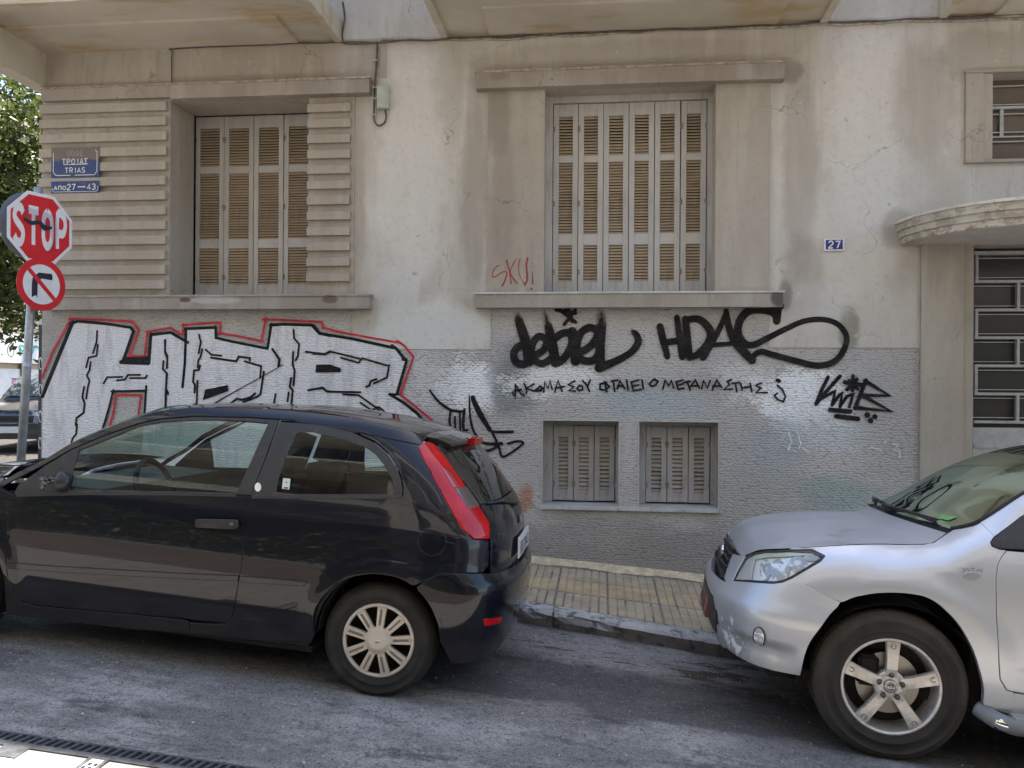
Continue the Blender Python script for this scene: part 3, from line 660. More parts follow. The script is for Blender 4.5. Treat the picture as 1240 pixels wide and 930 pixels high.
# shutters ---------------------------------------------------------------------------------------
def leaf_mesh(name, w, h, wins, stile, mat, th=.034):
    """wins: list of (z0,z1) openings; frame made of butted boards"""
    bm = bmesh.new(); g = .0015
    addbox(bm, g, stile, 0, th, 0, h); addbox(bm, w-stile, w-g, 0, th, 0, h)
    zz = [0]+[v for p in wins for v in p]+[h]
    for i in range(0, len(zz), 2): addbox(bm, stile, w-stile, .0015, th-.001, zz[i], zz[i+1])
    bmesh.ops.bevel(bm, geom=[e for e in bm.edges], offset=.0025, segments=1, affect='EDGES')
    me = bpy.data.meshes.new(name); bm.to_mesh(me); bm.free(); me.materials.append(mat); return me
def slat_mesh(w, wins, stile, pitch, mat, th=.034, miss=0):
    bm = bmesh.new(); rr = random.Random(miss+5)
    for z0, z1 in wins:
        n = int((z1-z0)/pitch); p = (z1-z0)/n
        for i in range(n):
            z = z0+(i+.5)*p; a = R((41 if miss == 0 else 51)+rr.uniform(-3, 3)*(1.6 if miss == 0 else 4)); M = Matrix.Translation((0, th*.55, z)) @ Matrix.Rotation(a, 4, 'X')
            addbox(bm, stile-.003, w-stile+.003, -.0165-(.004 if miss else 0), .0165+(.004 if miss else 0), -.003, .003, M)
    me = bpy.data.meshes.new('slats'); bm.to_mesh(me); bm.free(); me.materials.append(mat); return me
def hinge_mesh():
    bm = bmesh.new(); lathe(bm, [(.006, -.03), (.006, .03)], 8, 'z', caps=(True, True)); addbox(bm, -.018, .018, .003, .006, -.026, .026); fixn(bm)
    me = bpy.data.meshes.new('hinge'); bm.to_mesh(me); bm.free(); me.materials.append(M_hinge); return me
HM = hinge_mesh()
def shutter_set(root_label, xs_, y, z0, z1, wins, stile, pitch, mat, smat, hin, hz, miss=0, tilt=None):
    """a window with folding leaves; children of the building"""
    w = xs_[1]-xs_[0]; h = z1-z0; lm = leaf_mesh('shutter_leaf', w-.003, h, wins, stile, mat); sm = slat_mesh(w-.003, wins, stile, pitch, smat, miss=miss)
    for i, x in enumerate(xs_[:-1]):
        lf = link('shutter_leaf', lm, bld, True); lf.location = (x, y, z0+random.uniform(-.003, .003)); a = (tilt or {}).get(i, random.uniform(-.008, .008)); lf.rotation_euler = (0, random.uniform(-.0015, .0015), a)
        if i == 0 and root_label: lf['label'] = root_label
        sl = link('louvre_slats', sm, lf); sl['kind'] = 'stuff'
        if i in hin:
            for q in hz: hg = link('hinge', HM, lf); hg.location = (0, -.004, q*h)
        if (i+100) in hin:
            for q in hz: hg = link('hinge', HM, lf); hg.location = (w, -.004, q*h)
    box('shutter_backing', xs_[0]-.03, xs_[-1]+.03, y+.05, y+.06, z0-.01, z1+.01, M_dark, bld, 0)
# main window: six leaves
YM = 7.735
xm0, xm1 = at(669.6, 240, YM)[0], at(855.4, 240, YM)[0]; zt_ = at(760, 124, YM)[1]; zb_ = 2.487
H_ = zt_-zb_; wz = lambda ys, Y, x: [(at(x, b_, Y)[1]-zb_, at(x, a, Y)[1]-zb_) for a, b_ in ys]
wins = wz([(296.3, 340.5), (195.5, 283), (139.5, 187.5)], YM, 745)
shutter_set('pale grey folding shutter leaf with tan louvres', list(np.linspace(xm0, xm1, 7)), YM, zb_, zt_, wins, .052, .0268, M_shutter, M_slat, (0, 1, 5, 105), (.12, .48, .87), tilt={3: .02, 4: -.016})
recx = (WM[0], WM[1])
box('window_frame', recx[0], xm0-.004, YM-.03, YM+.06, 2.48, 4.335, M_shutter, bld, .003); box('window_frame', xm1+.004, recx[1], YM-.03, YM+.06, 2.48, 4.335, M_shutter, bld, .003)
box('window_frame', xm0-.004, xm1+.004, YM-.028, YM+.06, zt_+.004, 4.335, M_shutter, bld, .003)
box('red_strip', (xm0+xm1)/2+(xm1-xm0)/6-.012, (xm0+xm1)/2+(xm1-xm0)/6+.002, YM+.036, YM+.04, zt_-.28, zt_, simple('red_tape', (.35,.03,.02)), bld, 0)
# left window, deep reveal
YL = 7.985
lx = [at(p, 240, YL)[0] for p in (235.5, 271.5, 307.5, 343.5)]; st = (lx[3]-lx[0])/3; lx = [lx[0]+st*i for i in range(6)]
zt_ = at(300, 139.5, YL)[1]; zb_ = at(300, 355.5, YL)[1]; zb_ = 2.487
wins = [(at(300, b_, YL)[1]-zb_, at(300, a, YL)[1]-zb_) for a, b_ in ((300.5, 344.5), (209.5, 289.5), (154.5, 201))]
lx = [x for x in lx if x+.0 < WL[1]-.1]
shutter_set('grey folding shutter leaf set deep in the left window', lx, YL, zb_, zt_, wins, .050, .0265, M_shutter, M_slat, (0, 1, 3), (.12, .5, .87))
box('window_frame', WL[0], lx[0]-.004, YL-.04, YL+.06, 2.48, 4.335, M_shutter, bld, .003)
box('window_frame', lx[-1]+.004, WL[1], YL-.04, YL+.06, 2.48, 4.335, M_shutter, bld, .003)
box('window_frame', lx[0]-.004, lx[-1]+.004, YL-.035, YL+.06, zt_+.004, 4.335, M_shutter, bld, .003)
# basement windows: three leaves each
YB = 7.70
for (pxs, ty, by, wy, WR, lab) in (((669.8, 694.6, 719.3, 744.8), 515, 607.5, (529.5, 592.5), B1, 'peeling grey shutter leaf of the left cellar window'), ((782, 808, 834, 859.8), 516.5, 610, (530.5, 596.5), B2, 'peeling grey shutter leaf of the right cellar window')):
    a, b_ = at(pxs[0], 560, YB)[0], at(pxs[-1], 560, YB)[0]; zt_ = at(pxs[1], ty, YB)[1]; zb_ = .572
    wins = [(at(pxs[1], wy[1], YB)[1]-zb_, at(pxs[1], wy[0], YB)[1]-zb_)]
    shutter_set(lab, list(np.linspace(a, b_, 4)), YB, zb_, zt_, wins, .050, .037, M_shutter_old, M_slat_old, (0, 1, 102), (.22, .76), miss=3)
    box('window_frame', WR[0], a-.004, YB-.02, YB+.05, .56, 1.32, M_shutter_old, bld, .003); box('window_frame', b_+.004, WR[1], YB-.02, YB+.05, .56, 1.32, M_shutter_old, bld, .003)
    box('window_frame', a-.004, b_+.004, YB-.018, YB+.05, zt_+.004, 1.32, M_shutter_old, bld, .003)
    box('window_surround', WR[0]-.011, WR[0], 7.488, 7.53, .56, 1.331, M_wall, bld, .002); box('window_surround', WR[0], WR[1], 7.488, 7.53, 1.3205, 1.331, M_wall, bld, .002); box('window_surround', WR[1], WR[1]+.011, 7.488, 7.53, .56, 1.331, M_wall, bld, .002)
box('cellar_sill', -.548, 1.038, 7.462, 7.78, .520, .556, M_marble, bld, .004, label='pale marble sill running under both cellar windows')

# balconies: soffits, edge beams ------------------------------------------------------------------
ZS = 4.832
def balcony(x0, x1, proj, z, wrap=False):
    bm = bmesh.new(); yf = YS-proj; ym = 6.93
    addbox(bm, x0, x1, yf, YS+.004, z+.02, z+.2)
    o = bmo('balcony_slab', bm, M_soffit, bld, bevel=.006)
    rim = bmesh.new()                                          # drip mouldings: a thin raised border and a step in the soffit
    addbox(rim, x0+.0, x1, yf+.0, yf+.07, z-.012, z+.02); addbox(rim, x0+.0, x0+.06, yf+.07, YS+.0, z-.012, z+.02); addbox(rim, x1-.06, x1, yf+.07, YS+.0, z-.012, z+.02)
    bmo('drip_moulding', rim, M_soffit, bld, bevel=.003)
    box('soffit_panel', x0+.45, x1-.42, ym, YS, z-.003, z+.02, M_soffit, bld, .003)
    return o
balcony(-6.6, -2.428, 1.04, ZS); balcony(-1.487, 1.934, 1.04, ZS); balcony(2.866, 7.2, 1.04, ZS)
box('edge_beam', -5.56, -5.39, 6.5, YS+.5, 4.50, 4.832, M_soffit, bld, .006)
box('balcony_parapet', -6.6, -2.43, 6.448, 6.52, 5.034, 5.9, M_wall, bld, .01); box('balcony_parapet', -1.487, 1.934, 6.448, 6.52, 5.034, 5.9, M_wall, bld, .01); box('balcony_parapet', 2.866, 7.2, 6.448, 6.52, 5.034, 5.9, M_wall, bld, .01)
for x0, x1 in ((-6.6, -2.43), (-1.487, 1.934), (2.866, 7.2)): box('balcony_slab', x0, x1, 6.45, YS+.004, 8.0, 8.18, M_soffit, bld, .006)
# upper floors' openings (above the frame, seen in reflections)
for x0, x1 in ((-4.6, -3.2), (-.6, 1.0), (4.0, 5.6)):
    for z in (5.1, 8.25): box('balcony_door', x0, x1, YS-.03, YS-.003, z, z+2.2, M_shutter, bld, .004)

# entrance ----------------------------------------------------------------------------------------
box('entrance_pilaster', 2.737, 3.085, 7.465, 7.9, ZB, 2.885, M_warm, bld, .004)
box('entrance_pilaster', 3.087, 3.178, 7.50, 7.9, ZB, 2.885, M_warm, bld, .004)
V = [(3.18,7.5,ZB),(3.18,7.9,ZB),(3.18,7.9,2.885),(3.18,7.5,2.885),(5.1,7.5,ZB),(5.1,7.9,ZB),(5.1,7.9,2.885),(5.1,7.5,2.885)]
mk('door_reveal', V, [(0,1,2,3),(4,7,6,5),(3,2,6,7),(1,5,6,2)], M_warm, bld)
M_glassdark = NB('dusty_dark_glass', (.045,.04,.036), .25, 0, .5).m
door = mk('entrance_door', [(3.2,7.80,.95),(5.0,7.80,.95),(5.0,7.80,2.80),(3.2,7.80,2.80)], [(0,1,2,3)], M_glassdark, bld, label='metal entrance door with rows of dark panes between grey bars')
YD = 7.74; xd = at(1181, 420, YD)[0]; xr_ = at(1234.5, 420, YD)[0]
zrow = [at(1200, p, YD)[1] for p in (308.5, 340.8, 375.3, 409, 443, 477, 511, 541)]
bars = bmesh.new()
for i, z in enumerate(zrow): 
    if i: addbox(bars, xd-.004, 5.0, YD, YD+.045, z-.012, z+.012)
bmo('door_bar', bars, M_metalgrey, door, bevel=.002)
box('door_bar', xd-.05, 5.05, YD-.01, YD+.05, zrow[0], zrow[0]+.03, M_metalgrey, door, .002)
box('door_stile', xd-.075, xd-.02, YD-.012, YD+.06, .35, zrow[0], M_metalgrey, door, .003)
for i in range(6):
    z1, z0 = zrow[i]-(.0 if i == 0 else .012), zrow[i+1]+.012
    x = xd+.0 if i % 2 == 0 else xr_-.02
    k = 0
    while x < 4.9:
        box('door_mullion', x, x+.024, YD+.002, YD+.043, z0, z1, M_metalgrey, door, .002); x += .62
    for zz in (z0+.022, z1-.03): box('glazing_bead', xd+.03 if i % 2 == 0 else xd-.018, 5.0, YD+.035, YD+.05, zz, zz+.008, M_metalgrey, door, 0)
box('door_panel', xd-.01, 5.0, YD+.01, YD+.04, .95, zrow[6]-.05, M_metalgrey, door, .006)
box('door_panel', xd-.01, 5.0, YD+.012, YD+.042, .40, .93, M_metalgrey, door, .006)
box('door_step', 3.18, 5.1, 7.45, 7.9, -.9, .3, M_marble, bld, .01)
# canopy: quarter-round slab with stepped, flaking fascia
def canopym():
    b = NB('flaking_canopy_plaster', rough=.8, spec=.3); nz = b.noise(5, 7, .68); n2 = b.noise(9, 6, .7, b.vec((1, 1, 1.6)))
    c = b.mix(b.ramp(b.noise(3, 5), .35, .65), (.44,.39,.31), (.58,.54,.46)); c = b.mix(b.ma('MULTIPLY', b.ramp(n2, .51, .55), .8), c, (.34,.29,.22))
    X, Y, Z = b.sep(); e = b.ma('ADD', b.ramp(Z, 3.0, 3.08), b.ramp(Z, 2.93, 2.88)); e = b.ma('MULTIPLY', e, b.ramp(X, 3.15, 2.85))
    c = b.mix(b.ma('MULTIPLY', b.ramp(b.ma('ADD', nz, b.ma('MULTIPLY', e, .13)), .62, .645), .85), c, (.38,.20,.12))
    b.set('Base Color', c); b.set('Normal', b.bump(b.ma('ADD', nz, n2), .8, .02)); return b.m
M_canopy = canopym()
can = empty('entrance_canopy', (3.9, 7.2, 2.87), None)
can.parent = bld; can.matrix_parent_inverse = Matrix.Translation(-bld.location)
cxc, aa, bb = 3.36, .79, .93
def outline(grow):
    P = [(cxc-(aa+grow)*math.cos(t), YS-(bb+grow)*math.sin(t)) for t in np.linspace(0, math.pi/2, 28)]
    return P+[(6.2, YS-(bb+grow))]+[(6.2, YS)]
def slabmesh(name, grow, z0, z1, mat):
    P = outline(grow); n = len(P); V = [(x, y, z0) for x, y in P]+[(x, y, z1) for x, y in P]
    F_ = [(i, i+1, n+i+1, n+i) for i in range(n-1)]+[tuple(range(n))[::-1], tuple(range(n, 2*n))]
    o = mk(name, V, F_, mat); o.parent = can; o.matrix_parent_inverse = Matrix.Translation(-can.location); return o
for g, a, b_, m in ((0, 2.878, 2.935, M_canopy), (.018, 2.935, 2.992, M_canopy), (.036, 2.992, 3.055, M_canopy)): slabmesh('fascia_step', g, a, b_, m)
slabmesh('canopy_cap', .05, 3.055, 3.078, simple('pale_cap', (.62,.58,.52), .7, 0, .12, 9, dirt=(.3,.2,.14), dirtamt=.4))
slabmesh('canopy_soffit', -.02, 2.872, 2.878, M_wall)
# stair window upper right
box('window_surround', 3.092, 3.235, 7.462, 7.9, 3.60, 4.34, M_warm, bld, .004); box('window_surround', 3.237, 3.315, 7.478, 7.9, 3.60, 4.34, M_warm, bld, .004)
box('window_surround', 3.085, 4.75, 7.45, 7.5, 3.572, 3.598, M_trim, bld, .003); box('window_surround', 3.085, 4.75, 7.455, 7.5, 4.342, 4.368, M_trim, bld, .003)
box('window_surround', 4.5, 4.74, 7.462, 7.9, 3.60, 4.34, M_warm, bld, .004)
V = [(3.317,7.49,3.6),(4.5,7.49,3.6),(4.5,7.9,3.6),(3.317,7.9,3.6),(3.317,7.49,4.34),(4.5,7.49,4.34),(4.5,7.9,4.34),(3.317,7.9,4.34)]
mk('window_reveal', V, [(0,1,2,3),(4,7,6,5)], M_warm, bld)
M_browng = NB('brown_dusty_glass', (.12,.09,.065), .35, 0, .5).m
sw = mk('stair_window', [(3.317,7.66,3.6),(4.5,7.66,3.6),(4.5,7.66,4.34),(3.317,7.66,4.34)], [(0,1,2,3)], M_browng, bld, label='narrow stair window with brown panes and pale horizontal bars')
YU = 7.63
for py, hh in ((104, .010), (126.5, .008), (130.5, .022), (138, .008), (160, .008), (165.5, .012), (171.5, .010)):
    z = at(1220, py, YU)[1]; box('window_bar', 3.317, 4.5, YU-(.012 if hh > .02 else 0), YU+.02, z-hh/2, z+hh/2, M_metalgrey, sw, .002)
x = at(1211, 150, YU)[0]; za, zb2 = at(1220, 165, YU)[1], at(1220, 131, YU)[1]
while x < 4.4: box('window_bar', x, x+.03, YU+.001, YU+.02, za, zb2, M_metalgrey, sw, .002); x += .5

# cables and the small junction box ---------------------------------------------------------------
def cable(name, pts, r, mat, lab, wob=.006, n=10):
    P = spline(pts, n); P = [(p[0], p[1]+wob*mn.noise(Vector((p[0]*3, 7, r*900))), p[2]+wob*mn.noise(Vector((p[0]*4, 3, r*500)))) for p in P]
    bm = bmesh.new(); addtube(bm, P, r, 6); return tag(bmo(name, bm, mat, None, False, smooth=True), lab, 'cable')
cable('wall_cable', [(-4.09, 7.47, 4.50), (-4.09, 7.47, 4.78), (-4.02, 7.465, 4.82), (-3, 7.465, 4.822), (-2.3, 7.465, 4.818), (-2.12, 7.465, 4.80)], .006, M_cable, 'brown cable running under the left balcony and dropping to the cornice')
cable('wall_cable', [(-2.42, 7.47, 5.2), (-2.40, 7.47, 5.05), (-2.42, 7.47, 4.86), (-2.3, 7.465, 4.808), (-1.4, 7.463, 4.812), (0, 7.46, 4.815), (1.9, 7.463, 4.822), (3, 7.46, 4.828), (6.5, 7.46, 4.83)], .009, M_cable, 'dark cable dropping from the left balcony then running right along the wall', wob=.012, n=24)
cable('wall_cable', [(-2.05, 7.473, 4.835), (-1, 7.474, 4.80), (0.2, 7.474, 4.812), (1.9, 7.474, 4.806), (2.8, 7.474, 4.80), (6.5, 7.474, 4.80)], .011, M_cablepale, 'paint covered cable running along the wall below the middle balcony', wob=.016, n=24)
jb = empty('junction_box', (-2.02, 7.47, 4.13), 'pale green plastic junction box on the wall with a looped cable below', 'junction box')
M_jb = simple('pale_green_plastic', (.42,.45,.37), .5, 0, .08, 9, dirt=(.25,.22,.17), dirtamt=.4)
xb0, xb1 = at(457.3, 118, 7.44)[0], at(471, 118, 7.44)[0]; zb0, zb1 = at(464, 132, 7.44)[1], at(464, 105, 7.44)[1]
box('box_body', xb0, xb1, 7.41, YS-.002, zb0, zb1, M_jb, jb, .012, seg=2); box('box_lid', xb0+.006, xb1-.02, 7.402, 7.412, zb0+.008, zb1-.008, M_jb, jb, .003)
bm = bmesh.new(); zc = lambda p: at(460, p, 7.47)[1]; xc_ = lambda p: at(p, 120, 7.47)[0]
addtube(bm, spline([(xc_(456), 7.472, zc(50)), (xc_(455.5), 7.472, zc(75)), (xc_(453.5), 7.472, zc(105)), (xc_(452.8), 7.472, zc(140)), (xc_(455), 7.472, zc(149)), (xc_(460), 7.472, zc(152)), (xc_(466), 7.472, zc(148)), (xc_(467.5), 7.472, zc(140)), (xc_(466), 7.472, zc(131))], 8), .008, 6)
bmo('cable_loop', bm, M_cable, jb, smooth=True)
bm = bmesh.new(); addtube(bm, spline([(xc_(459), 7.478, zc(50)), (xc_(458), 7.478, zc(75)), (xc_(455.6), 7.478, zc(105)), (xc_(455), 7.478, zc(138))], 8), .007, 6)
bmo('cable_loop', bm, M_cablepale, jb, smooth=True)
for p in (73, 106, 119, 139): box('cable_clip', xc_(450.5), xc_(456.5), 7.458, 7.475, zc(p)-.006, zc(p)+.006, M_metalgrey, jb, 0)

# enamel plates -----------------------------------------------------------------------------------
def enamel():
    b = NB('worn_blue_enamel', rough=.35, spec=.5); n1 = b.noise(14, 6, .7); X, Y, Z = b.sep()
    c = b.mix(b.ramp(b.noise(30, 4), .4, .7), (.02,.04,.15), (.035,.065,.20)); e = b.ma('MULTIPLY', b.ramp(Z, 3.70, 3.86), .5)
    c = b.mix(b.ramp(b.ma('ADD', n1, e), .62, .78), c, (.16,.125,.11)); b.set('Base Color', c); return b.m
M_blue = enamel(); M_white = simple('white_enamel', (.68,.68,.66), .4, 0, .08, 20, dirt=(.35,.3,.27), dirtamt=.4); M_fade = simple('faded_letter', (.33,.29,.27), .6)
def flat_text(name, txt, x, z, cw, gap, sw, Y, mat, parent):
    V, F_ = text_verts(txt, cw, gap, sw, lambda a, b_, k: (x+a, Y-.00008*k, z+b_)); return mk(name, V, F_, mat, parent)
sx0, sx1 = at(62.5, 200, 7.44)[0], at(120.5, 200, 7.44)[0]; sz1, sz0 = at(92, 178.5, 7.44)[1], at(92, 215, 7.44)[1]
sg = empty('street_name_sign', ((sx0+sx1)/2, 7.45, sz0), 'rusty blue enamel street name plate on the banded wall', 'street sign')
bx = box('sign_plate', sx0, sx1, 7.435, 7.45, sz0, sz1, M_blue, sg, .003)
W2 = sx1-sx0; H2 = sz1-sz0
def tw(t, cw, gap): return sum((cw if c != 'I' else cw*.7)+gap for c in t)-gap
for t, zf, cw, m in (('OpOS', .72, .030, M_fade), ('TPOIAS', .44, .034, M_white), ('TRIAS', .155, .032, M_white)):
    tt = t.replace('OpOS', 'ODOQ').replace('TPOIAS', 'TPOIAQ'); w = tw(tt, cw, cw*.42); flat_text('sign_lettering', tt, (sx0+sx1)/2-w/2, sz0+H2*zf, cw, cw*.42, cw*.26, 7.4335, m, sg)
pp = Paint(7.434, lambda x, z, y: (x, y, z))
def line_mesh(name, pts, w, Y, mat, parent):
    rows = stroke2d(pts, w, caps=False); V = [(q[0], Y, q[1]) for r in rows for q in r]
    return mk(name, V, [(2*i, 2*i+1, 2*i+3, 2*i+2) for i in range(len(rows)-1)], mat, parent)
m_ = .022
line_mesh('sign_border', [(sx0+m_, sz0+.24), (sx0+m_, sz0+.055), (sx0+.05, sz0+m_), (sx0+.2, sz0+m_)], .007, 7.4337, M_white, sg)
line_mesh('sign_border', [(sx0+.24, sz0+m_), (sx1-.05, sz0+m_), (sx1-m_, sz0+.055), (sx1-m_, sz1-.05), (sx1-.04, sz1-.03)], .007, 7.4337, M_white, sg)
line_mesh('sign_border', [(sx0+.13, sz0+.125), (sx1-.13, sz0+.125)], .007, 7.4337, M_white, sg)
nz0, nz1 = at(92, 233.5, 7.44)[1], at(92, 219.5, 7.44)[1]
sg2 = empty('number_range_sign', ((sx0+sx1)/2, 7.45, nz0), 'narrow blue enamel plate reading 27 to 43 below the street name plate', 'street sign')
box('sign_plate', sx0, sx1, 7.435, 7.45, nz0, nz1, M_blue, sg2, .003)
flat_text('sign_lettering', 'apo', sx0+.03, nz0+.03, .033, .012, .009, 7.4335, M_white, sg2)
flat_text('sign_lettering', '27', sx0+.165, nz0+.028, .036, .012, .010, 7.4335, M_white, sg2)
line_mesh('sign_arrow', [(sx0+.275, (nz0+nz1)/2), (sx0+.34, (nz0+nz1)/2)], .012, 7.4335, M_white, sg2)
V = [(sx0+.335, 7.4335, (nz0+nz1)/2+.012), (sx0+.335, 7.4335, (nz0+nz1)/2-.012), (sx0+.358, 7.4335, (nz0+nz1)/2)]; mk('sign_arrow', V, [(0, 1, 2)], M_white, sg2)
flat_text('sign_lettering', '43', sx1-.12, nz0+.028, .036, .012, .010, 7.4335, M_white, sg2)
line_mesh('sign_border', [(sx0+.012, nz0+.05), (sx0+.012, nz0+.025), (sx0+.03, nz0+.01), (sx1-.03, nz0+.01), (sx1-.012, nz0+.025), (sx1-.012, nz0+.06)], .005, 7.4337, M_white, sg2)
hx0, hz1 = at(998, 289, 7.47); hx1, hz0 = at(1022.5, 303.5, 7.47)
hn = empty('house_number_sign', ((hx0+hx1)/2, 7.48, hz0), 'small blue house number plate reading 27 beside the entrance', 'number plate')
box('sign_plate', hx0, hx1, 7.470, YS-.001, hz0, hz1, M_white, hn, .002)
M_blue2 = simple('deep_blue_enamel', (.02,.025,.20), .3, 0, .1, 30)
mk('sign_field', [(hx0+.014, 7.4695, hz0+.012), (hx1-.014, 7.4695, hz0+.012), (hx1-.014, 7.4695, hz1-.012), (hx0+.014, 7.4695, hz1-.012)], [(0,1,2,3)], M_blue2, hn)
flat_text('sign_lettering', '27', hx0+.037, hz0+.024, .040, .018, .012, 7.469, M_white, hn)

# ================================================================== GRAFFITI (thin paint on the wall)
def wallmap(px, py, Y): x, z = at(px, py, 7.487); return (x, Y, z)
A = zm(0, 360, 4.65); B = zm(180, 360, 5.636); Cc = zm(380, 370, 4.593); D = zm(600, 360, 5.167); E5 = zm(820, 360, 4.133)
fill = [(51.5, 500), (51.8, 480)]+A([(412, 138), (440, 135), (600, 150), (735, 170), (752, 190), (690, 366), (835, 371), (850, 210)])+B([(20, 255), (150, 240), (262, 300), (255, 215), (455, 206), (460, 275), (810, 350), (838, 190), (1115, 190), (1165, 245)])+Cc([(215, 185), (445, 235), (518, 310), (462, 494), (520, 548), (620, 655)])+[(540, 560), (51.5, 590)]
hole = A([(648, 530), (822, 526), (812, 655)])+[(172, 548), (105, 548)]+A([(575, 740)])
P = Paint(7.4865, wallmap); P.poly(fill, 1.12, holes=[hole]); P.build('silver_fill', M_silver, bld, 'silver filled block letters reading HDIB in the large graffiti piece')
K = Paint(7.4855, wallmap); w = 2.6
ks = [(A([(240,560),(270,480),(410,140)]), [3.5, 4.2, 4]), (A([(395,150),(440,135),(600,150),(735,170),(752,190),(690,366)]), 3), (A([(683,365),(835,372)]), [4.5, 3.5]), (A([(700,352),(830,345)]), 5), (A([(835,375),(850,205)]), 3), (B([(20,255),(150,240),(268,308)]), 3.2), (B([(5,450),(18,250)]), 2.6),
 (B([(232,612),(248,450),(256,212)]), 2.8), (B([(250,215),(457,206)]), 3), (B([(457,200),(460,277),(560,300),(810,350)]), 2.8), (B([(812,350),(838,182)]), 2.8), (B([(832,190),(920,184),(1115,190),(1165,245),(1240,262)]), 3.2),
 (Cc([(0,112),(32,155),(215,185),(445,235)]), 3.2), (Cc([(435,222),(455,235),(515,310),(462,494)]), 3), (Cc([(515,300),(495,300)]), 3), (Cc([(420,494),(465,494)]), 2.5), (Cc([(425,494),(500,540),(575,600),(628,662)]), 3.2),
 # inner cracks
 (A([(548,190),(545,250),(525,315)]), 2), (A([(552,268),(545,330),(500,340),(486,395)]), 2), (A([(512,365),(505,410),(490,440),(505,470),(495,510),(487,570)]), 2), (A([(475,505),(465,560),(478,600),(472,650),(432,680),(428,720)]), 2.2), (A([(435,715),(430,770),(410,795),(403,820)]), 2),
 (A([(585,485),(605,450),(690,448)]), 2), (A([(660,468),(705,463),(722,437),(790,437)]), 2), (A([(735,455),(820,455),(828,440)]), 2), (A([(630,530),(820,526)]), 2.4), (A([(825,500),(815,655)]), 2.4), (A([(640,522),(610,640),(580,740)]), 2.2),
 (A([(932,240),(930,310),(943,345),(940,400)]), 2), (A([(922,360),(918,400),(940,430),(935,520),(948,545)]), 2), (A([(938,530),(934,625)]), 2), (B([(103,435),(98,490),(128,520),(120,620),(135,655)]), 2), (B([(118,640),(116,755)]), 2), (B([(112,295),(115,370),(130,400),(127,480)]), 2),
 (B([(345,255),(358,305),(343,382)]), 2), (B([(368,355),(355,410),(340,430),(337,480)]), 2), (B([(352,465),(345,495),(312,500),(305,575),(318,600),(315,650)]), 2.2), (B([(335,570),(330,725),(305,735)]), 2),
 (B([(392,358),(430,392),(498,398)]), 2), (B([(428,412),(600,437),(617,405),(692,414),(692,430)]), 2.2), (B([(655,436),(770,470),(762,550)]), 2), (B([(788,508),(765,660),(740,680),(648,715)]), 2.2), (B([(728,657),(700,680),(640,700),(605,692),(555,728)]), 2.4), (B([(847,355),(895,425),(888,470)]), 2.6),
 (B([(990,222),(995,280),(1028,320),(1020,400),(1005,430)]), 2), (B([(988,372),(985,460),(998,500),(990,600)]), 2.2), (B([(975,550),(965,610),(985,635),(975,740)]), 2.2), (B([(868,660),(856,728),(868,732)]), 2), (B([(957,650),(950,710)]), 2), (B([(1075,372),(1205,388),(1235,370)]), 2.2), (B([(1090,634),(1190,615),(1215,640),(1240,642)]), 2.2),
 (Cc([(0,268),(65,272),(92,255),(255,295)]), 2), (Cc([(152,290),(250,318),(270,293),(408,333)]), 2), (Cc([(420,330),(408,400),(335,433)]), 2), (Cc([(350,408),(318,420),(310,445),(292,452)]), 2.2), (Cc([(0,465),(50,460),(75,478),(260,482)]), 2.2), (Cc([(165,493),(250,498),(345,565),(405,620)]), 2), (Cc([(260,540),(320,580),(340,575)]), 2), (Cc([(350,565),(365,565),(400,595)]), 2)]
for pts, w in ks: K.stroke(pts, sc_(w, 1.15))
K.poly(B([(388,630),(545,598),(545,640),(372,702)])); K.poly(B([(1145,460),(1238,458)])+Cc([(150,348),(152,370),(10,372)])); K.poly(Cc([(0,572),(120,568),(150,560),(165,585)]))
K.stroke(B([(440,732),(525,680),(760,550),(918,460)]), [2, 1.4, 1, .9]); K.build('black_outline', M_sprayblack, bld, 'black outlines and cracks of the large silver HDIB graffiti')
Rr = Paint(7.4858, wallmap)
for pts in (A([(235,455),(300,300),(400,118)])+[], A([(390,120),(560,126),(742,136),(782,182),(728,330)]), A([(722,329),(815,332),(830,195)]), A([(822,194),(960,172),(1015,205)])+B([(232,258),(238,182)]), B([(230,190),(350,178),(488,172),(490,250)]), B([(478,246),(600,262),(780,300)]), B([(770,300),(798,142)]), B([(778,150),(900,154),(1180,168),(1195,212)]), B([(1185,208),(1240,217)])+Cc([(100,138),(300,176),(485,208)]), Cc([(465,195),(505,225),(555,285),(482,494)]), Cc([(480,492),(600,590),(660,640),(655,668)]), A([(620,720),(640,640),(655,550),(795,552),(780,660)])):
    Rr.stroke(pts, 2.5)
Rr.build('red_outline', M_sprayred, bld, 'thin red outline around the large silver graffiti')
# loose black tag right of the piece
T = Paint(7.4862, wallmap)
for pts, w, fd, sm in ((Cc([(645,470),(690,530),(760,580),(830,590)]), [2, 3, 3], (.7,1,1), 5), (Cc([(762,580),(755,640),(765,690)]), 2.6, (1,1), 4), (Cc([(785,620),(790,695),(830,705),(855,690)]), 2.4, (1,1), 5), (Cc([(812,600),(815,690)]), 2.2, (1,1), 0), (Cc([(838,578),(832,680),(870,760),(930,805),(990,800),(1040,765)]), 3, (1,1), 6),
    (Cc([(865,500),(870,620),(895,710),(950,765),(1045,768)]), [1.5,2.6,3,3.4], (.5,1,1), 6), (Cc([(885,512),(910,590),(960,670),(990,700),(1105,702)]), [5,3.5,2.6,2.6,3.2], (1,1,1,1,.6), 4), (Cc([(890,520),(960,650),(1000,720),(1030,790),(1050,840),(1110,810),(1165,765),(1130,755),(1080,768)]), [3,2.6,2.4,2.6], (1,1), 4)):
    T.stroke(pts, sc_(w, 1.15), fd, sm)
T.build('black_tag', M_sprayblack, bld, 'looping black spray tag between the silver piece and the cellar windows')
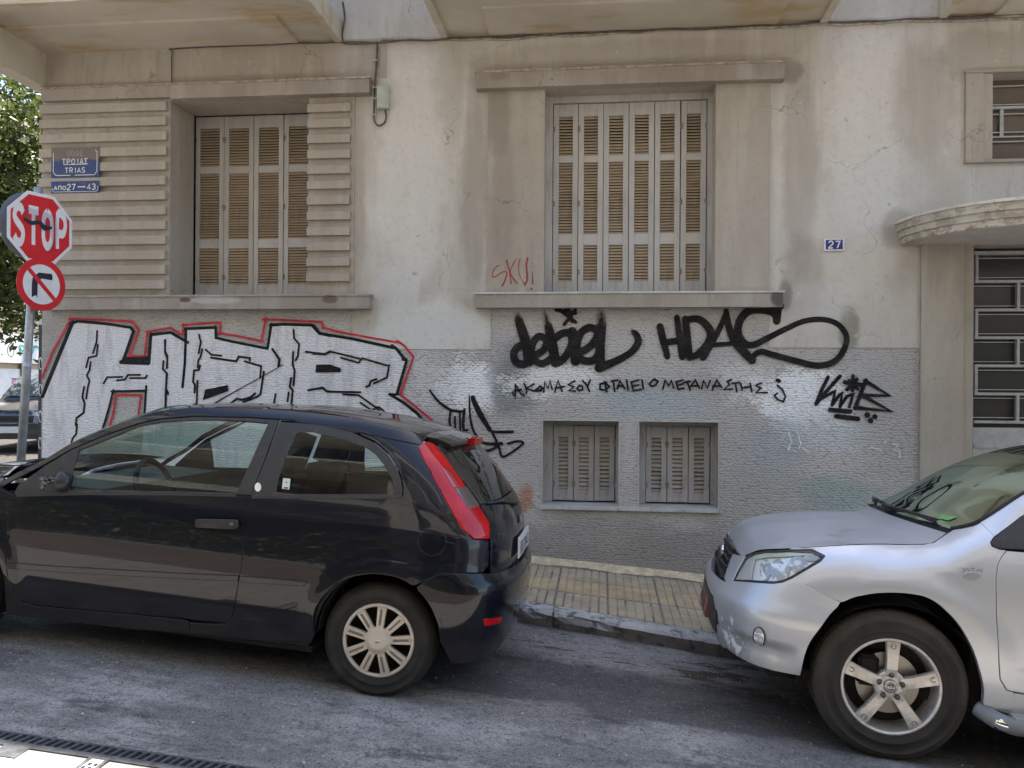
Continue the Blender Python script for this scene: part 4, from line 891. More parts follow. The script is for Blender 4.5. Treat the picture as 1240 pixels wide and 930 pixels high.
# debiel / HDAS in broad roller strokes
G = Paint(7.4862, wallmap); w = 9
deb = [([(135,105),(160,190),(195,300),(210,400)], [9,10,11,11], (.28,.62,1,1)), ([(200,310),(150,305),(115,350),(130,405),(180,418),(205,380)], 8, (1,1)), ([(215,380),(300,330),(318,270),(270,245),(230,300),(235,380),(290,415),(345,385)], 7.5, (1,1)),
 ([(300,80),(330,180),(355,290),(375,405)], [7,9,10.5,11], (.26,.5,1,1)), ([(370,260),(420,225),(470,230),(475,300),(430,380),(390,410)], 8, (1,1)), ([(480,215),(495,300),(500,400)], 10, (.9,1)), ([(520,350),(600,300),(640,225),(590,190),(530,230),(510,320),(540,390),(610,395),(650,350)], 8, (1,1)),
 ([(660,75),(660,180),(655,300),(655,430)], [10,11,10,10], (.28,.55,.95,1)), ([(650,440),(740,405),(840,350),(890,290),(885,240),(850,208)], [10,8,7,8,7,5], (1,1,1,.9,.65,.3))]
for pts, w, fd in deb: G.stroke(D(pts), sc_(w, 1.16), fd, 6)
for a, b_ in (([(455,65)], [(480,150)]), ([(380,80)], [(500,100)]), ([(500,80)], [(430,170)]), ([(400,78)], [(500,155)]), ([(440,70)], [(470,120)])): G.stroke(D(a+b_), 4.2, (.75, 1))
G.build('black_lettering', M_roller, bld, 'broad black brushed lettering reading debiel under the main window sill'); G = Paint(7.4860, wallmap)
has = [([(1030,185),(1050,270),(1075,370)], [8,8,6.5], (.9,1,1)), ([(1135,125),(1150,230),(1170,370)], [6,7.5,8], (.5,.9,1)), ([(1050,285),(1150,270)], 7, (1,1))]
for pts, w, fd in has: G.stroke(D(pts), sc_(w, 1.12), fd, 4)
for pts, w, fd in (([(42,110),(50,200),(62,300)], [8,8.5,8], (.6,1,1)), ([(40,115),(110,110),(165,165),(160,220),(110,280),(70,300)], [7,8,9,9,8,7], (1,1)), ([(245,70),(215,150),(165,240),(130,300)], [5,6,8,8], (.35,.8,1,1)), ([(245,70),(262,160),(300,235),(375,315)], [6,8,10,9], (.6,1,1,1)), ([(165,240),(285,230)], 5, (1,1)),
    ([(505,55),(498,120)], [9,8], (1,1)), ([(500,118),(485,80),(430,62),(360,68),(315,115),(305,175),(335,228),(380,238),(450,205),(540,160),(640,118),(740,112),(810,140),(848,200),(830,270),(780,325),(700,342),(600,320),(470,285),(420,272),(385,290),(372,318)], [8,9,9,8,7,6,6,6.5,7,7,6.5,6], (.95,1)), ([(352,50),(425,50),(515,45)], [6,8,9], (.8,1,1))):
    G.stroke(E5(pts), sc_(w, 1.1), fd, 7)
G.build('black_lettering', M_roller, bld, 'broad black brushed lettering reading HDAS with a long looped tail')
# small handwritten line
S1 = zm(600, 440, 6.2); S2 = zm(780, 440, 6.2)
q1 = ([(145,225),(150,160),(185,220),(215,242)], [(125,220),(150,255),(150,160)], [(145,205),(195,195)], [(215,150),(235,200),(232,222)], [(290,155),(235,185),(285,208),(345,205)], [(320,185),(300,200),(330,205),(355,185),(335,170),(318,190)], [(362,215),(370,140),(395,190),(410,130),(425,195)], [(445,215),(470,130),(500,210)], [(450,185),(515,175)],
            [(595,132),(545,160),(590,175),(550,205),(600,208)], [(630,168),(612,190),(630,205),(655,195),(652,172),(630,165)], [(655,130),(690,170)], [(712,125),(690,175),(705,210)], [(820,135),(835,215)], [(835,145),(785,155),(785,195),(825,200),(855,175),(830,150)], [(870,132),(920,125)], [(885,140),(895,210)], [(915,190),(935,130),(970,190)], [(915,172),(960,168)], [(985,125),(995,200)],
            [(1075,125),(1020,140),(1035,205),(1095,195)], [(1025,170),(1075,162)], [(1100,125),(1110,190)], [(1195,115),(1155,155),(1175,172),(1205,160),(1220,135),(1195,120)])
q2 = ([(140,195),(158,125),(185,170),(205,130),(222,185)], [(290,125),(240,140),(255,195),(300,185)], [(248,165),(290,155)], [(295,145),(345,135)], [(325,145),(345,200)], [(340,185),(385,125),(415,185)], [(355,170),(400,168)], [(432,190),(445,130),(475,185),(495,130)], [(512,200),(545,125),(582,180)], [(515,172),(575,170)], [(655,122),(625,135),(640,160),(600,195),(662,192)], [(662,150),(715,145)], [(685,150),(695,212)], [(725,150),(735,200)], [(735,185),(795,175)], [(795,150),(808,212)], [(882,148),(838,165),(875,185),(840,220),(925,220)], [(1000,165),(1040,200),(1060,250),(1045,288),(1000,270),(978,240),(1000,225)], [(1000,128),(1015,132)])
LINES = [(S1(p), p[0][0]) for p in q1]+[(S2(p), p[0][0]+1116) for p in q2]
for lo_, hi_, wd_ in ((0, 518, 'AKOMA'), (518, 745, 'SOY'), (745, 1130, 'FTAIEI'), (1130, 1240, 'O'), (1240, 2060, 'METANASTHS'), (2060, 2400, 'j')):
    Q = Paint(7.4858, wallmap)
    for pts, x0 in LINES:
        if lo_ <= x0 < hi_: Q.stroke(pts, 2.3 if len(pts) > 2 or x0 < 2060 else 4.5)
    Q.build('handwritten_word', M_sprayblack, bld, 'thin black handwritten Greek word reading '+wd_+' above the cellar windows')
N_ = Paint(7.4862, wallmap)
for pts, w in (([(755,400),(720,470),(695,535)], 4), ([(815,395),(720,500),(700,530)], 4), ([(700,520),(770,480),(790,470),(775,540)], 3.5), ([(775,540),(810,490),(825,480),(815,548)], 3.5), ([(815,545),(850,495),(880,485),(862,548)], 3.5), ([(880,395),(878,465)], 4.5), ([(838,425),(922,438)], 4.5), ([(900,410),(850,462)], 4), ([(858,415),(905,460)], 3), ([(945,415),(890,555)], 4.5), ([(940,418),(1062,492),(930,490)], 4.5), ([(925,490),(1070,570),(890,552)], 4.5), ([(765,563),(865,572)], 5), ([(795,595),(905,608)], 5), ([(950,588),(952,590)], 6), ([(988,597),(990,598)], 5.5), ([(967,616),(969,618)], 5.5)):
    N_.stroke(E5(pts), w*1.12)
N_.build('black_tag', M_sprayblack, bld, 'compact black tag with two underlines and three dots near the entrance')
S3 = zm(580, 300, 15.5); Z_ = Paint(7.4675, lambda px, py, Y: (lambda q: (q[0], Y, q[1]))(at(px, py, 7.468)))
for pts, w, fd in (([(375,325),(310,370),(255,470),(275,555),(400,480),(480,445),(525,480),(490,600),(440,715)], [1, 1.2, 1.3, 1.8], (.55,.7,1,1)), ([(520,235),(570,440),(605,670)], [2,1.5,1.6], (1,1)), ([(700,205),(620,350),(585,450),(640,570),(710,665)], [1,1,1.6,2], (.55,.7,1,1)), ([(770,210),(745,330),(760,500),(830,650),(870,690)], [1.4,1,1,1.8], (.8,.6,.55,1)), ([(915,195),(890,330),(905,500),(900,620),(850,700)], [2.2,1.8], (1,1)), ([(1005,450),(1005,670)], [.8,2.2], (.55,1)), ([(985,770),(988,775)], 2.6, (.9,.9))):
    Z_.stroke(S3(pts), w, fd, 5, dy=.00008)
Z_.build('red_tag', M_marker, bld, 'small red marker tag on the left panel of the main window')
S4 = zm(900, 520, 5.636)
for pts in ([(310,20),(330,80),(305,140),(360,150)], [(370,20),(395,100),(380,130)], [(400,120),(450,160)], [(860,130),(880,125),(940,140),(935,142)], [(960,90),(975,85)], [(1020,100),(1060,105),(1025,140),(1070,150),(1065,190)]):
    X_ = Paint(7.4862, wallmap); X_.stroke(S4(pts), 1.8, (.6, .6)); X_.build('white_scribble', M_spraywhite, bld)

# ================================================================== CARS
class Body:
    """analytic side/corner surface of a car; p runs along the side (x) and round both corners to the centre line"""
    def __init__(s, W, xf, xr, cf=(.6, .72, .8), cr=(.55, .72, .8)): s.W, s.xf, s.xr, s.cf, s.cr = W, xf, xr, cf, cr
    def pc(s, z, end): return s.xr(z)-s.cr[0]+3*s.cr[1]*s.cr[0] if end > 0 else s.xf(z)+s.cf[0]-3*s.cf[1]*s.cf[0]
    def __call__(s, p, z):
        p = np.asarray(p, float); z = np.asarray(z, float); p, z = np.broadcast_arrays(p, z)
        xr, xf = s.xr(z), s.xf(z); xc = xr-s.cr[0]; xd = xf+s.cf[0]
        t = np.clip((p-xc)/(3*s.cr[0]*s.cr[1]), 0, 1); u = np.clip((xd-p)/(3*s.cf[0]*s.cf[1]), 0, 1)
        bx = lambda t, c1: 3*(1-t)**2*t*c1+3*(1-t)*t*t+t**3
        by = lambda t, c2: (1-t)**3+3*(1-t)**2*t+3*(1-t)*t*t*c2
        x = np.clip(p, xd, xc); W = s.W(x, z)
        x = x+s.cr[0]*bx(t, s.cr[1])-s.cf[0]*bx(u, s.cf[1])
        y = -W*by(t, s.cr[2])*by(u, s.cf[2])
        return np.stack([x, y, z], -1)
    def nrm(s, p, z, h=.004):
        a = s(p+h, z)-s(p-h, z); b = s(p, z+h)-s(p, z-h)
        n = np.cross(a, b); L = np.linalg.norm(n, axis=-1, keepdims=True); n = n/np.maximum(L, 1e-12)
        return n
class Car:
    def __init__(s, root, body): 
        s.root = root; s.body = body; bpy.context.view_layer.update(); s.M = np.array(root.matrix_basis)
        s.tab = None
    def proj(s, q):
        w = q @ s.M[:3, :3].T+s.M[:3, 3]-np.array((0, 0, HC)); F_, R_ = np.array(Fv), np.array(Rv)
        d = w @ F_; a0 = (w @ R_)/d; b0 = w[..., 2]/d
        a = a0+b0*RHO; b = b0-a0*RHO
        return np.stack([620+FPX*a, 465-FPX*b], -1)
    def table(s, p0, p1, z0, z1):
        P, Z = np.meshgrid(np.linspace(p0, p1, 300), np.linspace(z0, z1, 160)); s.P, s.Z = P.ravel(), Z.ravel()
        q = s.body(s.P, s.Z); s.S = s.proj(q); n = s.body.nrm(s.P, s.Z)
        w = q @ s.M[:3, :3].T+s.M[:3, 3]-np.array((0, 0, HC)); nw = n @ s.M[:3, :3].T
        s.vis = np.sum(w*nw, -1) < .0
    def hit(s, pts, lim=None):
        """photo points -> (p, z) on the body surface"""
        out = []
        for x, y in pts:
            d = np.hypot(s.S[:, 0]-x, s.S[:, 1]-y)+np.where(s.vis, 0, 40); i = int(np.argmin(d)); p, z = s.P[i], s.Z[i]
            for _ in range(5):
                h = 1e-3; c = s.proj(s.body(p, z)); jp = (s.proj(s.body(p+h, z))-c)/h; jz = (s.proj(s.body(p, z+h))-c)/h
                J = np.array([jp, jz]).T; r = np.array((x, y))-c
                if abs(np.linalg.det(J)) < 800: break
                dlt = np.linalg.solve(J+np.eye(2)*1e-6, r); dlt = np.clip(dlt, -.05, .05); p += dlt[0]; z += dlt[1]
            out.append(np.array((p, z)))
        return out
    def plane(s, px, py, yl):
        d = s.M[:3, :3].T @ np.array(ray(px, py)); c = s.M[:3, :3].T @ (np.array((0, 0, HC))-s.M[:3, 3]); t = (yl-c[1])/d[1]
        return (c+d*t)
def inset(P, g):
    P = [np.array(p) for p in P]; n = len(P); A_ = sum(P[i][0]*P[(i+1) % n][1]-P[(i+1) % n][0]*P[i][1] for i in range(n)); sg_ = 1 if A_ > 0 else -1; out = []
    for i in range(n):
        d0 = P[i]-P[i-1]; d1 = P[(i+1) % n]-P[i]; d0 /= np.linalg.norm(d0)+1e-9; d1 /= np.linalg.norm(d1)+1e-9; t = d0+d1; L = np.linalg.norm(t); t = t/L if L > .2 else d1
        nn = np.array((-t[1], t[0]))*sg_; out.append(P[i]+nn*g)
    return out, sg_
def panel(S, outer, holes=(), mat=None, name='panel', parent=None, off=0., gap=.0036, rim=.02, mirror=False, res=.035, nrmf=None, both=False, label=None, lip=.003, zdetail=None):
    """a pressed panel lying on surface S, with a rolled edge and real thickness"""
    outer = densify(outer, res); sg0 = 1
    if gap: outer, _ = inset(outer, gap)
    holes = [densify(h, res*.6) for h in holes]
    vv, ff = tri2d(outer, holes, res)
    # boundary loops by position
    U = np.array(vv); q = S(U[:, 0], U[:, 1]); n = S.nrm(U[:, 0], U[:, 1]) if nrmf is None else nrmf(U[:, 0], U[:, 1])
    n = -n if np.mean(n[:, 1]*np.sign(q[:, 1]+1e-9)) < 0 and name != 'hood_' else n
    q = q+n*off
    V = [tuple(p) for p in q]; NN = [tuple(p) for p in n]; F_ = []
    for f in ff:
        a, b, c = f; g = np.cross(q[b]-q[a], q[c]-q[a]); F_.append(f if np.dot(g, n[a]) > 0 else (a, c, b))
    if rim:
        ec = {}
        for f in F_:
            for i in range(3): e = (f[i], f[(i+1) % 3]); ec[e] = ec.get(e, 0)+1
        bd = [e for e in ec if (e[1], e[0]) not in ec]
        nxt = {a: b for a, b in bd}; inn = {}
        for f in F_:
            for i in range(3):
                e = (f[i], f[(i+1) % 3])
                if e in nxt.items(): pass
        outw = {}
        fac = {}
        for f in F_:
            for i in range(3): fac[(f[i], f[(i+1) % 3])] = f[(i+2) % 3]
        for a, b in bd:
            if abs(q[a][1]) < .004 and abs(q[b][1]) < .004 and mirror: continue
            c = fac[(a, b)]; t = q[b]-q[a]; o = np.cross(t, n[a]); o /= np.linalg.norm(o)+1e-12
            if np.dot(o, q[c]-q[a]) > 0: o = -o
            for v in (a, b): outw.setdefault(v, []).append(o)
        idx = {}
        for v, os_ in outw.items():
            o = np.mean(os_, 0); o /= np.linalg.norm(o)+1e-9; i0 = len(V)
            V += [tuple(q[v]+o*lip*.7-n[v]*lip*.5), tuple(q[v]+o*lip-n[v]*lip*1.6), tuple(q[v]+o*lip-n[v]*rim)]
            m = n[v]+o; m /= np.linalg.norm(m); NN += [tuple(m), tuple(o), tuple(o)]; idx[v] = i0
        for a, b in bd:
            if a not in idx or b not in idx or (mirror and abs(q[a][1]) < .004 and abs(q[b][1]) < .004): continue
            ia, ib = idx[a], idx[b]
            F_ += [(b, a, ia, ib), (ib, ia, ia+1, ib+1), (ib+1, ia+1, ia+2, ib+2)]
    if mirror:
        k = len(V); V += [(x, -y, z) for x, y, z in V]; NN += [(x, -y, z) for x, y, z in NN]; F_ += [tuple(k+i for i in f[::-1]) for f in F_]
    me = bpy.data.meshes.new(name); me.from_pydata(V, [], F_); me.materials.append(mat)
    me.polygons.foreach_set('use_smooth', [True]*len(me.polygons)); me.update()
    me.normals_split_custom_set_from_vertices([Vector(x) for x in NN])
    o = link(name, me, parent); tag(o, label)
    if both:
        o2 = link(name, me, parent); o2.scale = (1, -1, 1)
    return o
def paint_mat(name, col, flake=0, rough=.28, metal=0, dust=(.30,.26,.21), dustamt=.5, zlo=.2, zhi=.55, coat=1.0):
    b = NB(name, col, rough, metal, .5 if metal else .1, coat); b.set('Coat Roughness', .02); b.set('Coat IOR', 1.5 if metal else 1.38)
    X, Y, Z = b.sep(); nz = b.noise(6, 6, .65, b.vec((.6, 1, 1.2))); low = b.ramp(Z, zhi, zlo)
    N = b.sep(b.n('ShaderNodeNewGeometry').outputs['Normal'])[2]
    d = b.ma('MULTIPLY', b.ramp(b.ma('ADD', b.ma('MULTIPLY', nz, .7), b.ma('MULTIPLY', low, .55)), .42, .95), dustamt)
    up = b.ma('MULTIPLY', b.ramp(N, .6, .95), b.ma('MULTIPLY', b.ramp(b.noise(3, 5, .6), .2, .8), .55))
    d = b.ma('MAXIMUM', d, up)
    c = b.mix(d, col, dust); b.set('Base Color', c); b.set('Coat Weight', b.ma('SUBTRACT', coat, b.ma('MULTIPLY', d, .9)))
    b.set('Roughness', b.ma('ADD', rough, b.ma('MULTIPLY', d, .4)))
    b.set('Metallic', b.ma('MULTIPLY', b.ma('SUBTRACT', 1.0, d), metal)) if metal else None
    return b.m
def glass_mat(name, tint, refl=1.0, rough=.0, dust=.06, ior=1.6):
    b = NB(name); N, L = b.N, b.L; out = N['Material Output']
    tr = N.new('ShaderNodeBsdfTransparent'); tr.inputs[0].default_value = (*tint, 1)
    gl = N.new('ShaderNodeBsdfGlossy'); gl.inputs[0].default_value = (*((refl,)*3 if not isinstance(refl, tuple) else refl), 1); gl.inputs['Roughness'].default_value = rough
    fr = N.new('ShaderNodeFresnel'); fr.inputs[0].default_value = ior; m = N.new('ShaderNodeMixShader')
    df = N.new('ShaderNodeBsdfDiffuse'); df.inputs[0].default_value = (.35, .34, .31, 1); m2 = N.new('ShaderNodeMixShader')
    L.new(b.ma('MULTIPLY', b.ramp(b.noise(5, 6, .7), .3, .8), dust), m2.inputs[0]); L.new(m.outputs[0], m2.inputs[1]); L.new(df.outputs[0], m2.inputs[2])
    L.new(fr.outputs[0], m.inputs[0]); L.new(tr.outputs[0], m.inputs[1]); L.new(gl.outputs[0], m.inputs[2]); L.new(m2.outputs[0], out.inputs[0]); return b.m
M_black = paint_mat('black_car_paint', (.004,.005,.010), rough=.35, dust=(.07,.06,.05), dustamt=.28, zlo=.12, zhi=.5)
M_silverp = paint_mat('silver_car_paint', (.50,.525,.565), rough=.38, metal=.6, dust=(.42,.41,.40), dustamt=.3, zlo=.2, zhi=.6, coat=.6)
M_glass1 = glass_mat('tinted_side_glass', (.72,.82,.80), dust=.02, ior=1.5); M_glass2 = glass_mat('windscreen_glass', (.46,.60,.53), refl=(.48,.60,.54), dust=.04); M_glass3 = glass_mat('rear_glass', (.30,.35,.34), dust=.12)
M_trimblk = simple('black_plastic_trim', (.018,.018,.019), .45, 0, .15, 12, .1, 200, dirt=(.06,.055,.05), dirtamt=.4)
M_rubber = simple('black_rubber', (.012,.012,.012), .7, 0, .1, 12)
M_inner = simple('dark_cabin_fabric', (.022,.022,.024), .9, 0, .2, 20)
M_innerg = simple('grey_cabin_trim', (.10,.10,.095), .8, 0, .15, 10)
M_under = simple('dark_underbody', (.010,.009,.008), .95)
M_chrome = NB('chrome', (.75,.75,.76), .12, 1).m
def redlens():
    b = NB('red_lamp_lens', (.42,.005,.008), .25, 0, .1, .7); b.set('Base Color', b.mix(b.ramp(b.noise(5, 3), .35, .65), (.34,.002,.003), (.50,.004,.006))); b.set('Subsurface Weight', .0)
    b.set('Normal', b.bump(b.n('ShaderNodeTexWave', {'Vector': b.obj, 'Scale': 40.0}).outputs[1], .15, .003)); return b.m
M_red = redlens(); M_reddark = NB('dark_red_reflector', (.30,.006,.008), .2, 0, .6, 1.0).m
M_clear = NB('clear_lamp_lens', (.86,.86,.84), .3, .1, .6, .6).m
M_smoke = NB('smoked_lamp_lens', (.10,.08,.08), .15, .3, .6, 1.0).m
def tyremat(name, dusty):
    b = NB(name, rough=.8, spec=.35); r_ = b.noise(9, 5, .6); c = b.mix(b.ramp(r_, .35, .7), (.016,.015,.014), (.03,.028,.026))
    X, Y, Z = b.sep(); rad = b.ma('SQRT', b.ma('ADD', b.ma('MULTIPLY', X, X), b.ma('MULTIPLY', Z, Z)))
    if dusty: c = b.mix(b.ma('MULTIPLY', b.ramp(b.ma('ADD', rad, b.ma('MULTIPLY', r_, .05)), .31, .38), .6), c, (.075,.062,.05)); c = b.mix(b.ma('MULTIPLY', b.ramp(rad, .30, .24), .35), c, (.05,.04,.034))
    b.set('Base Color', c); b.set('Normal', b.bump(b.noise(50, 4), .25, .003)); return b.m
M_tyre1 = tyremat('worn_tyre_rubber', False); M_tyre2 = tyremat('dusty_tyre_rubber', True)
M_hub = simple('worn_silver_hubcap', (.50,.46,.41), .42, .35, .08, 8, .1, dirt=(.25,.2,.16), dirtamt=.35)
M_alloy = simple('scuffed_alloy', (.56,.54,.52), .36, .6, .1, 7, .15, dirt=(.28,.24,.2), dirtamt=.5)
M_nut = NB('dark_wheel_nut', (.12,.11,.11), .25, .9).m; M_disc = NB('brake_disc', (.30,.28,.27), .4, .8).m
def tyre(parent, R_, rr, w, mat, blocks=True):
    """outer face at y=0 (towards -y), width w towards +y; lies in own wheel space"""
    bm = bmesh.new(); sh = R_-rr
    prof = [(rr-.004, .012), (rr+.004, .002), (rr+.012, .0), (rr+.02, -.004), (rr+sh*.28, -.008), (rr+sh*.29, -.0105), (rr+sh*.33, -.0105), (rr+sh*.34, -.009), (rr+sh*.5, -.010), (rr+sh*.66, -.0075), (rr+sh*.67, -.0095), (rr+sh*.70, -.0085), (rr+sh*.71, -.006), (rr+sh*.80, -.002), (rr+sh*.82, .001), (R_-.012, .012), (R_-.003, .026), (R_, .05), (R_+.001, w/2), (R_, w-.05), (R_-.006, w-.022), (R_-.02, w-.004), (rr+sh*.5, w+.006), (rr, w-.01)]
    lathe(bm, prof, 96); fixn(bm)
    o = bmo('tyre', bm, mat, parent, False, smooth=True)
    if blocks:
        bm = bmesh.new(); n = 72
        for k in range(n):
            a = 2*math.pi*k/n; M = Matrix.Rotation(a, 4, 'Y')
            for y0, y1, tw_ in ((.022, .07, .010), (.085, w-.085, -.008), (w-.07, w-.022, .010)):
                da = .6*2*math.pi*R_/n
                vs_ = [bm.verts.new(M @ Vector(p)) for p in ((-da/2+tw_, y0, R_-.01), (da/2+tw_, y0, R_-.01), (da/2-tw_, y1, R_-.004), (-da/2-tw_, y1, R_-.004), (-da/2+tw_, y0+.004, R_+.004*(1 if y0 > .05 else -.3)), (da/2+tw_, y0+.004, R_+.004*(1 if y0 > .05 else -.3)), (da/2-tw_, y1, R_+.006), (-da/2-tw_, y1, R_+.006))]
                for f in ((4,5,6,7),(0,1,5,4),(1,2,6,5),(2,3,7,6),(3,0,4,7)): bm.faces.new([vs_[i] for i in f])
        fixn(bm); bmo('tread_blocks', bm, mat, o, False, kind='stuff')
    return o
def plate_text(parent, txt, P0, ex, ez, en, cw, gap, sw, mat, name='plate_lettering'):
    V, F_ = text_verts(txt, cw, gap, sw, lambda a, b_, k: tuple(np.array(P0)+np.array(ex)*a+np.array(ez)*b_+np.array(en)*(.0006+.00004*k)))
    return mk(name, V, F_, mat, parent, world=False)

# ------------------------------------------------------------------ the black three-door hatchback
SL = math.atan(.083)
x_, z_ = at(460, 845, 4.15)
FR = R(-1.5); FY = R(-1); fo = Vector((x_, 4.15, z_))-Matrix.Rotation(FY, 3, 'Z') @ Matrix.Rotation(SL, 3, 'Y') @ Matrix.Rotation(FR, 3, 'X') @ Vector((0, -.80, 0))
f_root = empty('hatchback_car', fo, 'black three door hatchback car parked by the kerb, dusty, with a broken wing mirror', 'car', rot=(FR, SL, FY))
Wp = interp([.08,.2,.32,.45,.60,.72,.80,.86,.92,.97,1.05,1.15,1.25,1.33,1.38,1.42,1.47], [.77,.80,.825,.838,.842,.838,.832,.824,.808,.795,.765,.725,.678,.635,.602,.555,.46])
FAX = -2.486
def flare(x, z, cx_, r0=.36, r1=.50, h=.018, zc=.29):
    r = np.hypot(x-cx_, z-zc); t = np.clip((r1-r)/(r1-r0), 0, 1); return h*t*t*(3-2*t)*(z > .1)
def WF(x, z):
    w = Wp(z); w = w*(1-.055*np.clip((-1.9-x)/1.2, 0, 1)**2)-.05*np.clip((x+.2)/.6, 0, 1)**2*np.clip((z-.8)/.4, 0, 1)
    w = w+flare(x, z, 0, .38, .475, .017)+flare(x, z, FAX, .38, .475, .014)
    ft = interp([-3.3,-3.1,-2.7,-2.3,-2.1], [.60,.68,.82,.90,1.3])(x); w = w-.16*np.clip((z-(ft-.12))/.12, 0, 1.4)**2*(x < -1.9)
    return w
xrF = interp([.1,.2,.3,.4,.5,.6,.64,.70,.78,.86,.92,.97,1.05,1.17,1.29,1.36,1.45], [.49,.545,.585,.60,.605,.60,.58,.57,.568,.555,.535,.505,.445,.345,.225,.15,.05])
xfF = interp([.1,.25,.4,.55,.65,.75,.9,1.2], [-3.18,-3.26,-3.29,-3.29,-3.24,-3.12,-2.9,-2.5])
fb = Body(WF, xfF, xrF, (.62,.75,.76), (.46,.70,.86)); fc = Car(f_root, fb); fc.table(-2.6, .95, .1, 1.47)
H = fc.hit
Z0 = zm(0, 480, 3.1); Z2 = zm(200, 480, 3.1); Z3 = zm(300, 480, 5.636); Z6 = zm(480, 500, 2.583)
raillow = [(0,590.5),(14.5,582),(48,565),(87,543),(129,525.5),(168,512),(194,506.5),(232,503.5),(300,504.5),(353,508),(424,521),(477,532),(508,538)]
railtop = [(-2,586),(14.5,576),(48,560),(87,536.5),(129,518.5),(168,504.5),(194,497.5),(232,493.5),(297,494.2),(371,497),(442,508.5),(495,521.5),(509,526.5),(514,532)]
glass_f = [(83,593),(95,545),(129,531.5),(168,515.5),(193.5,510.6),(220,508.4),(260,507.8),(297,509),(325.8,512),(306,555),(287,597.3)]
doorline = [(304,600.5),(300,625),(292,686),(284,735),(281,748),(274,754.5),(262,753.5),(220,749),(160,743.5),(97,738),(45,733),(25,728),(15,718),(9.7,702.6),(6.5,660),(7,625),(12,606),(17,600)]
belt = [(17,600),(80,598.5),(180,598),(287,600),(304,600.5)]
# door: skin below the belt
door_pts = H(doorline)+H(belt[1:-1])
dr = panel(fb, door_pts, mat=M_black, name='door', parent=f_root, both=True)
# rear quarter: from door cut to tail lamp / bumper seam, arch cut out; with rail above the side glass
arch = [tuple(q) for q in spline([(380.5,778),(379.5,746),(385,731),(394,719.5),(406,708),(420,701),(436,697),(452,695.5),(468,697),(484,701),(498,709),(511,719.5),(521,733),(527,746),(531,757)], 3)]
quarter = H([(304,600.5),(300,625),(292,686),(284,735),(281,748),(274,754.5)])+H([(262,753.5),(220,749)])+H([(221,764),(266,771),(320,776),(376,779)])+H([(505,711),(518,702),(532,694),(560,693.5),(590,693.6),(600,697)])
tl_in = [(591.8,654),(573,652.8),(559,640),(538,601.5),(518.7,567),(506.5,543)]
quarter += H(tl_in)+H([(511,539)])+H([(508,538),(477,532),(424,521),(353,508),(338,507)])
quarter = [q for q in quarter]
qwin = [(303.9,600.4),(322,555),(338.7,511),(360,512),(388.7,514.2),(425,523),(452.6,535.8),(468.6,549),(479,565),(485,580),(487,592),(486,600.7),(400,601.5)]
# body side above the belt between door frame and lamp = quarter minus window; build quarter as polygon following the window edge
lower = H([(304,601.2),(400,602.3),(480,602.3),(488,600),(488.5,590),(486,577),(480.5,563.5),(470,547.5),(453.5,534),(426,521.6),(389,512.8),(360,510.6),(339,509.6)])
q2 = H([(339,508.2)])[::-1]
side = H([(303.9,603),(300,625),(292,686),(284,735),(281,748),(274,754.5)])+H([(262,756),(230,754)])+H([(229,766),(266,771),(320,776),(376,779)])+H([a for a in arch[1:] if a[0] < 500 or a[1] < 708])+H([(503,709),(518,702),(532,694),(560,693.5),(585,693.6)])+H([(592,684),(592.5,665),(591.8,654)])+H(tl_in[1:])+H([(508,538.5)])+H([(477,532.5),(424,521.5),(389,514),(353,508.5),(340,507.5)])+lower[::-1]
panel(fb, side, mat=M_black, name='rear_quarter_panel', parent=f_root, both=True, rim=.03)
# rail over doors (roof side) from cowl to tail
panel(fb, H(raillow)+H(railtop)[::-1], mat=M_black, name='roof_rail', parent=f_root, both=True, gap=.001, rim=.012)
# front glass + black frame
gf = H(glass_f); frame_o = H([(16.5,599.5),(22,587),(51.6,566)])+H([(87,544.3),(129,526.8),(168,513.5),(194,507.8),(232,504.8),(300,505.8),(338,508.2)])+H([(321,555),(303.9,599.8)])+H([(287,599),(180,597),(80,597.5)])
panel(fb, frame_o, holes=[gf], mat=M_trimblk, name='door_frame', parent=dr, both=False, rim=.015, off=.001)
o = panel(fb, frame_o, holes=[gf], mat=M_trimblk, name='door_frame', parent=dr, rim=.015, off=.001); bpy.data.objects.remove(o)
panel(fb, inset(gf, -.004)[0], mat=M_glass1, name='side_window', parent=dr, gap=0, rim=0, off=-.004)
# the rear side glass with its black printed border
qw = H(qwin); inner = H([(333,598.5),(337,578),(346,552),(359,523.5),(366,521.5),(380,522.5),(410,530.5),(442,540),(455,549),(465,562),(474,577.6),(478,590),(476,599)])
panel(fb, qw, holes=[inner], mat=M_trimblk, name='window_border', parent=f_root, both=True, rim=.008, off=-.001, gap=.001)
panel(fb, inset(inner, -.004)[0], mat=M_glass1, name='rear_side_window', parent=f_root, both=True, gap=0, rim=0, off=-.003)
panel(fb, H([(305,600.4),(400,601.2),(486,600.6),(487,603),(400,604),(305,603)]), mat=M_trimblk, name='belt_moulding', parent=f_root, both=True, gap=0, rim=.006, off=.004, res=.02)
panel(fb, H([(20,597.5),(100,595.5),(200,595.8),(286,598),(286,601.3),(200,599.3),(100,599),(20,601)]), mat=M_trimblk, name='belt_moulding', parent=dr, gap=0, rim=.006, off=.004, res=.02)
# copies of the door's children for the far door
def mirror_children(src, dst):
    for ch in list(src.children):
        c = ch.copy(); C.objects.link(c); c.parent = dst
doors = [o for o in f_root.children if o.name.startswith('door')]
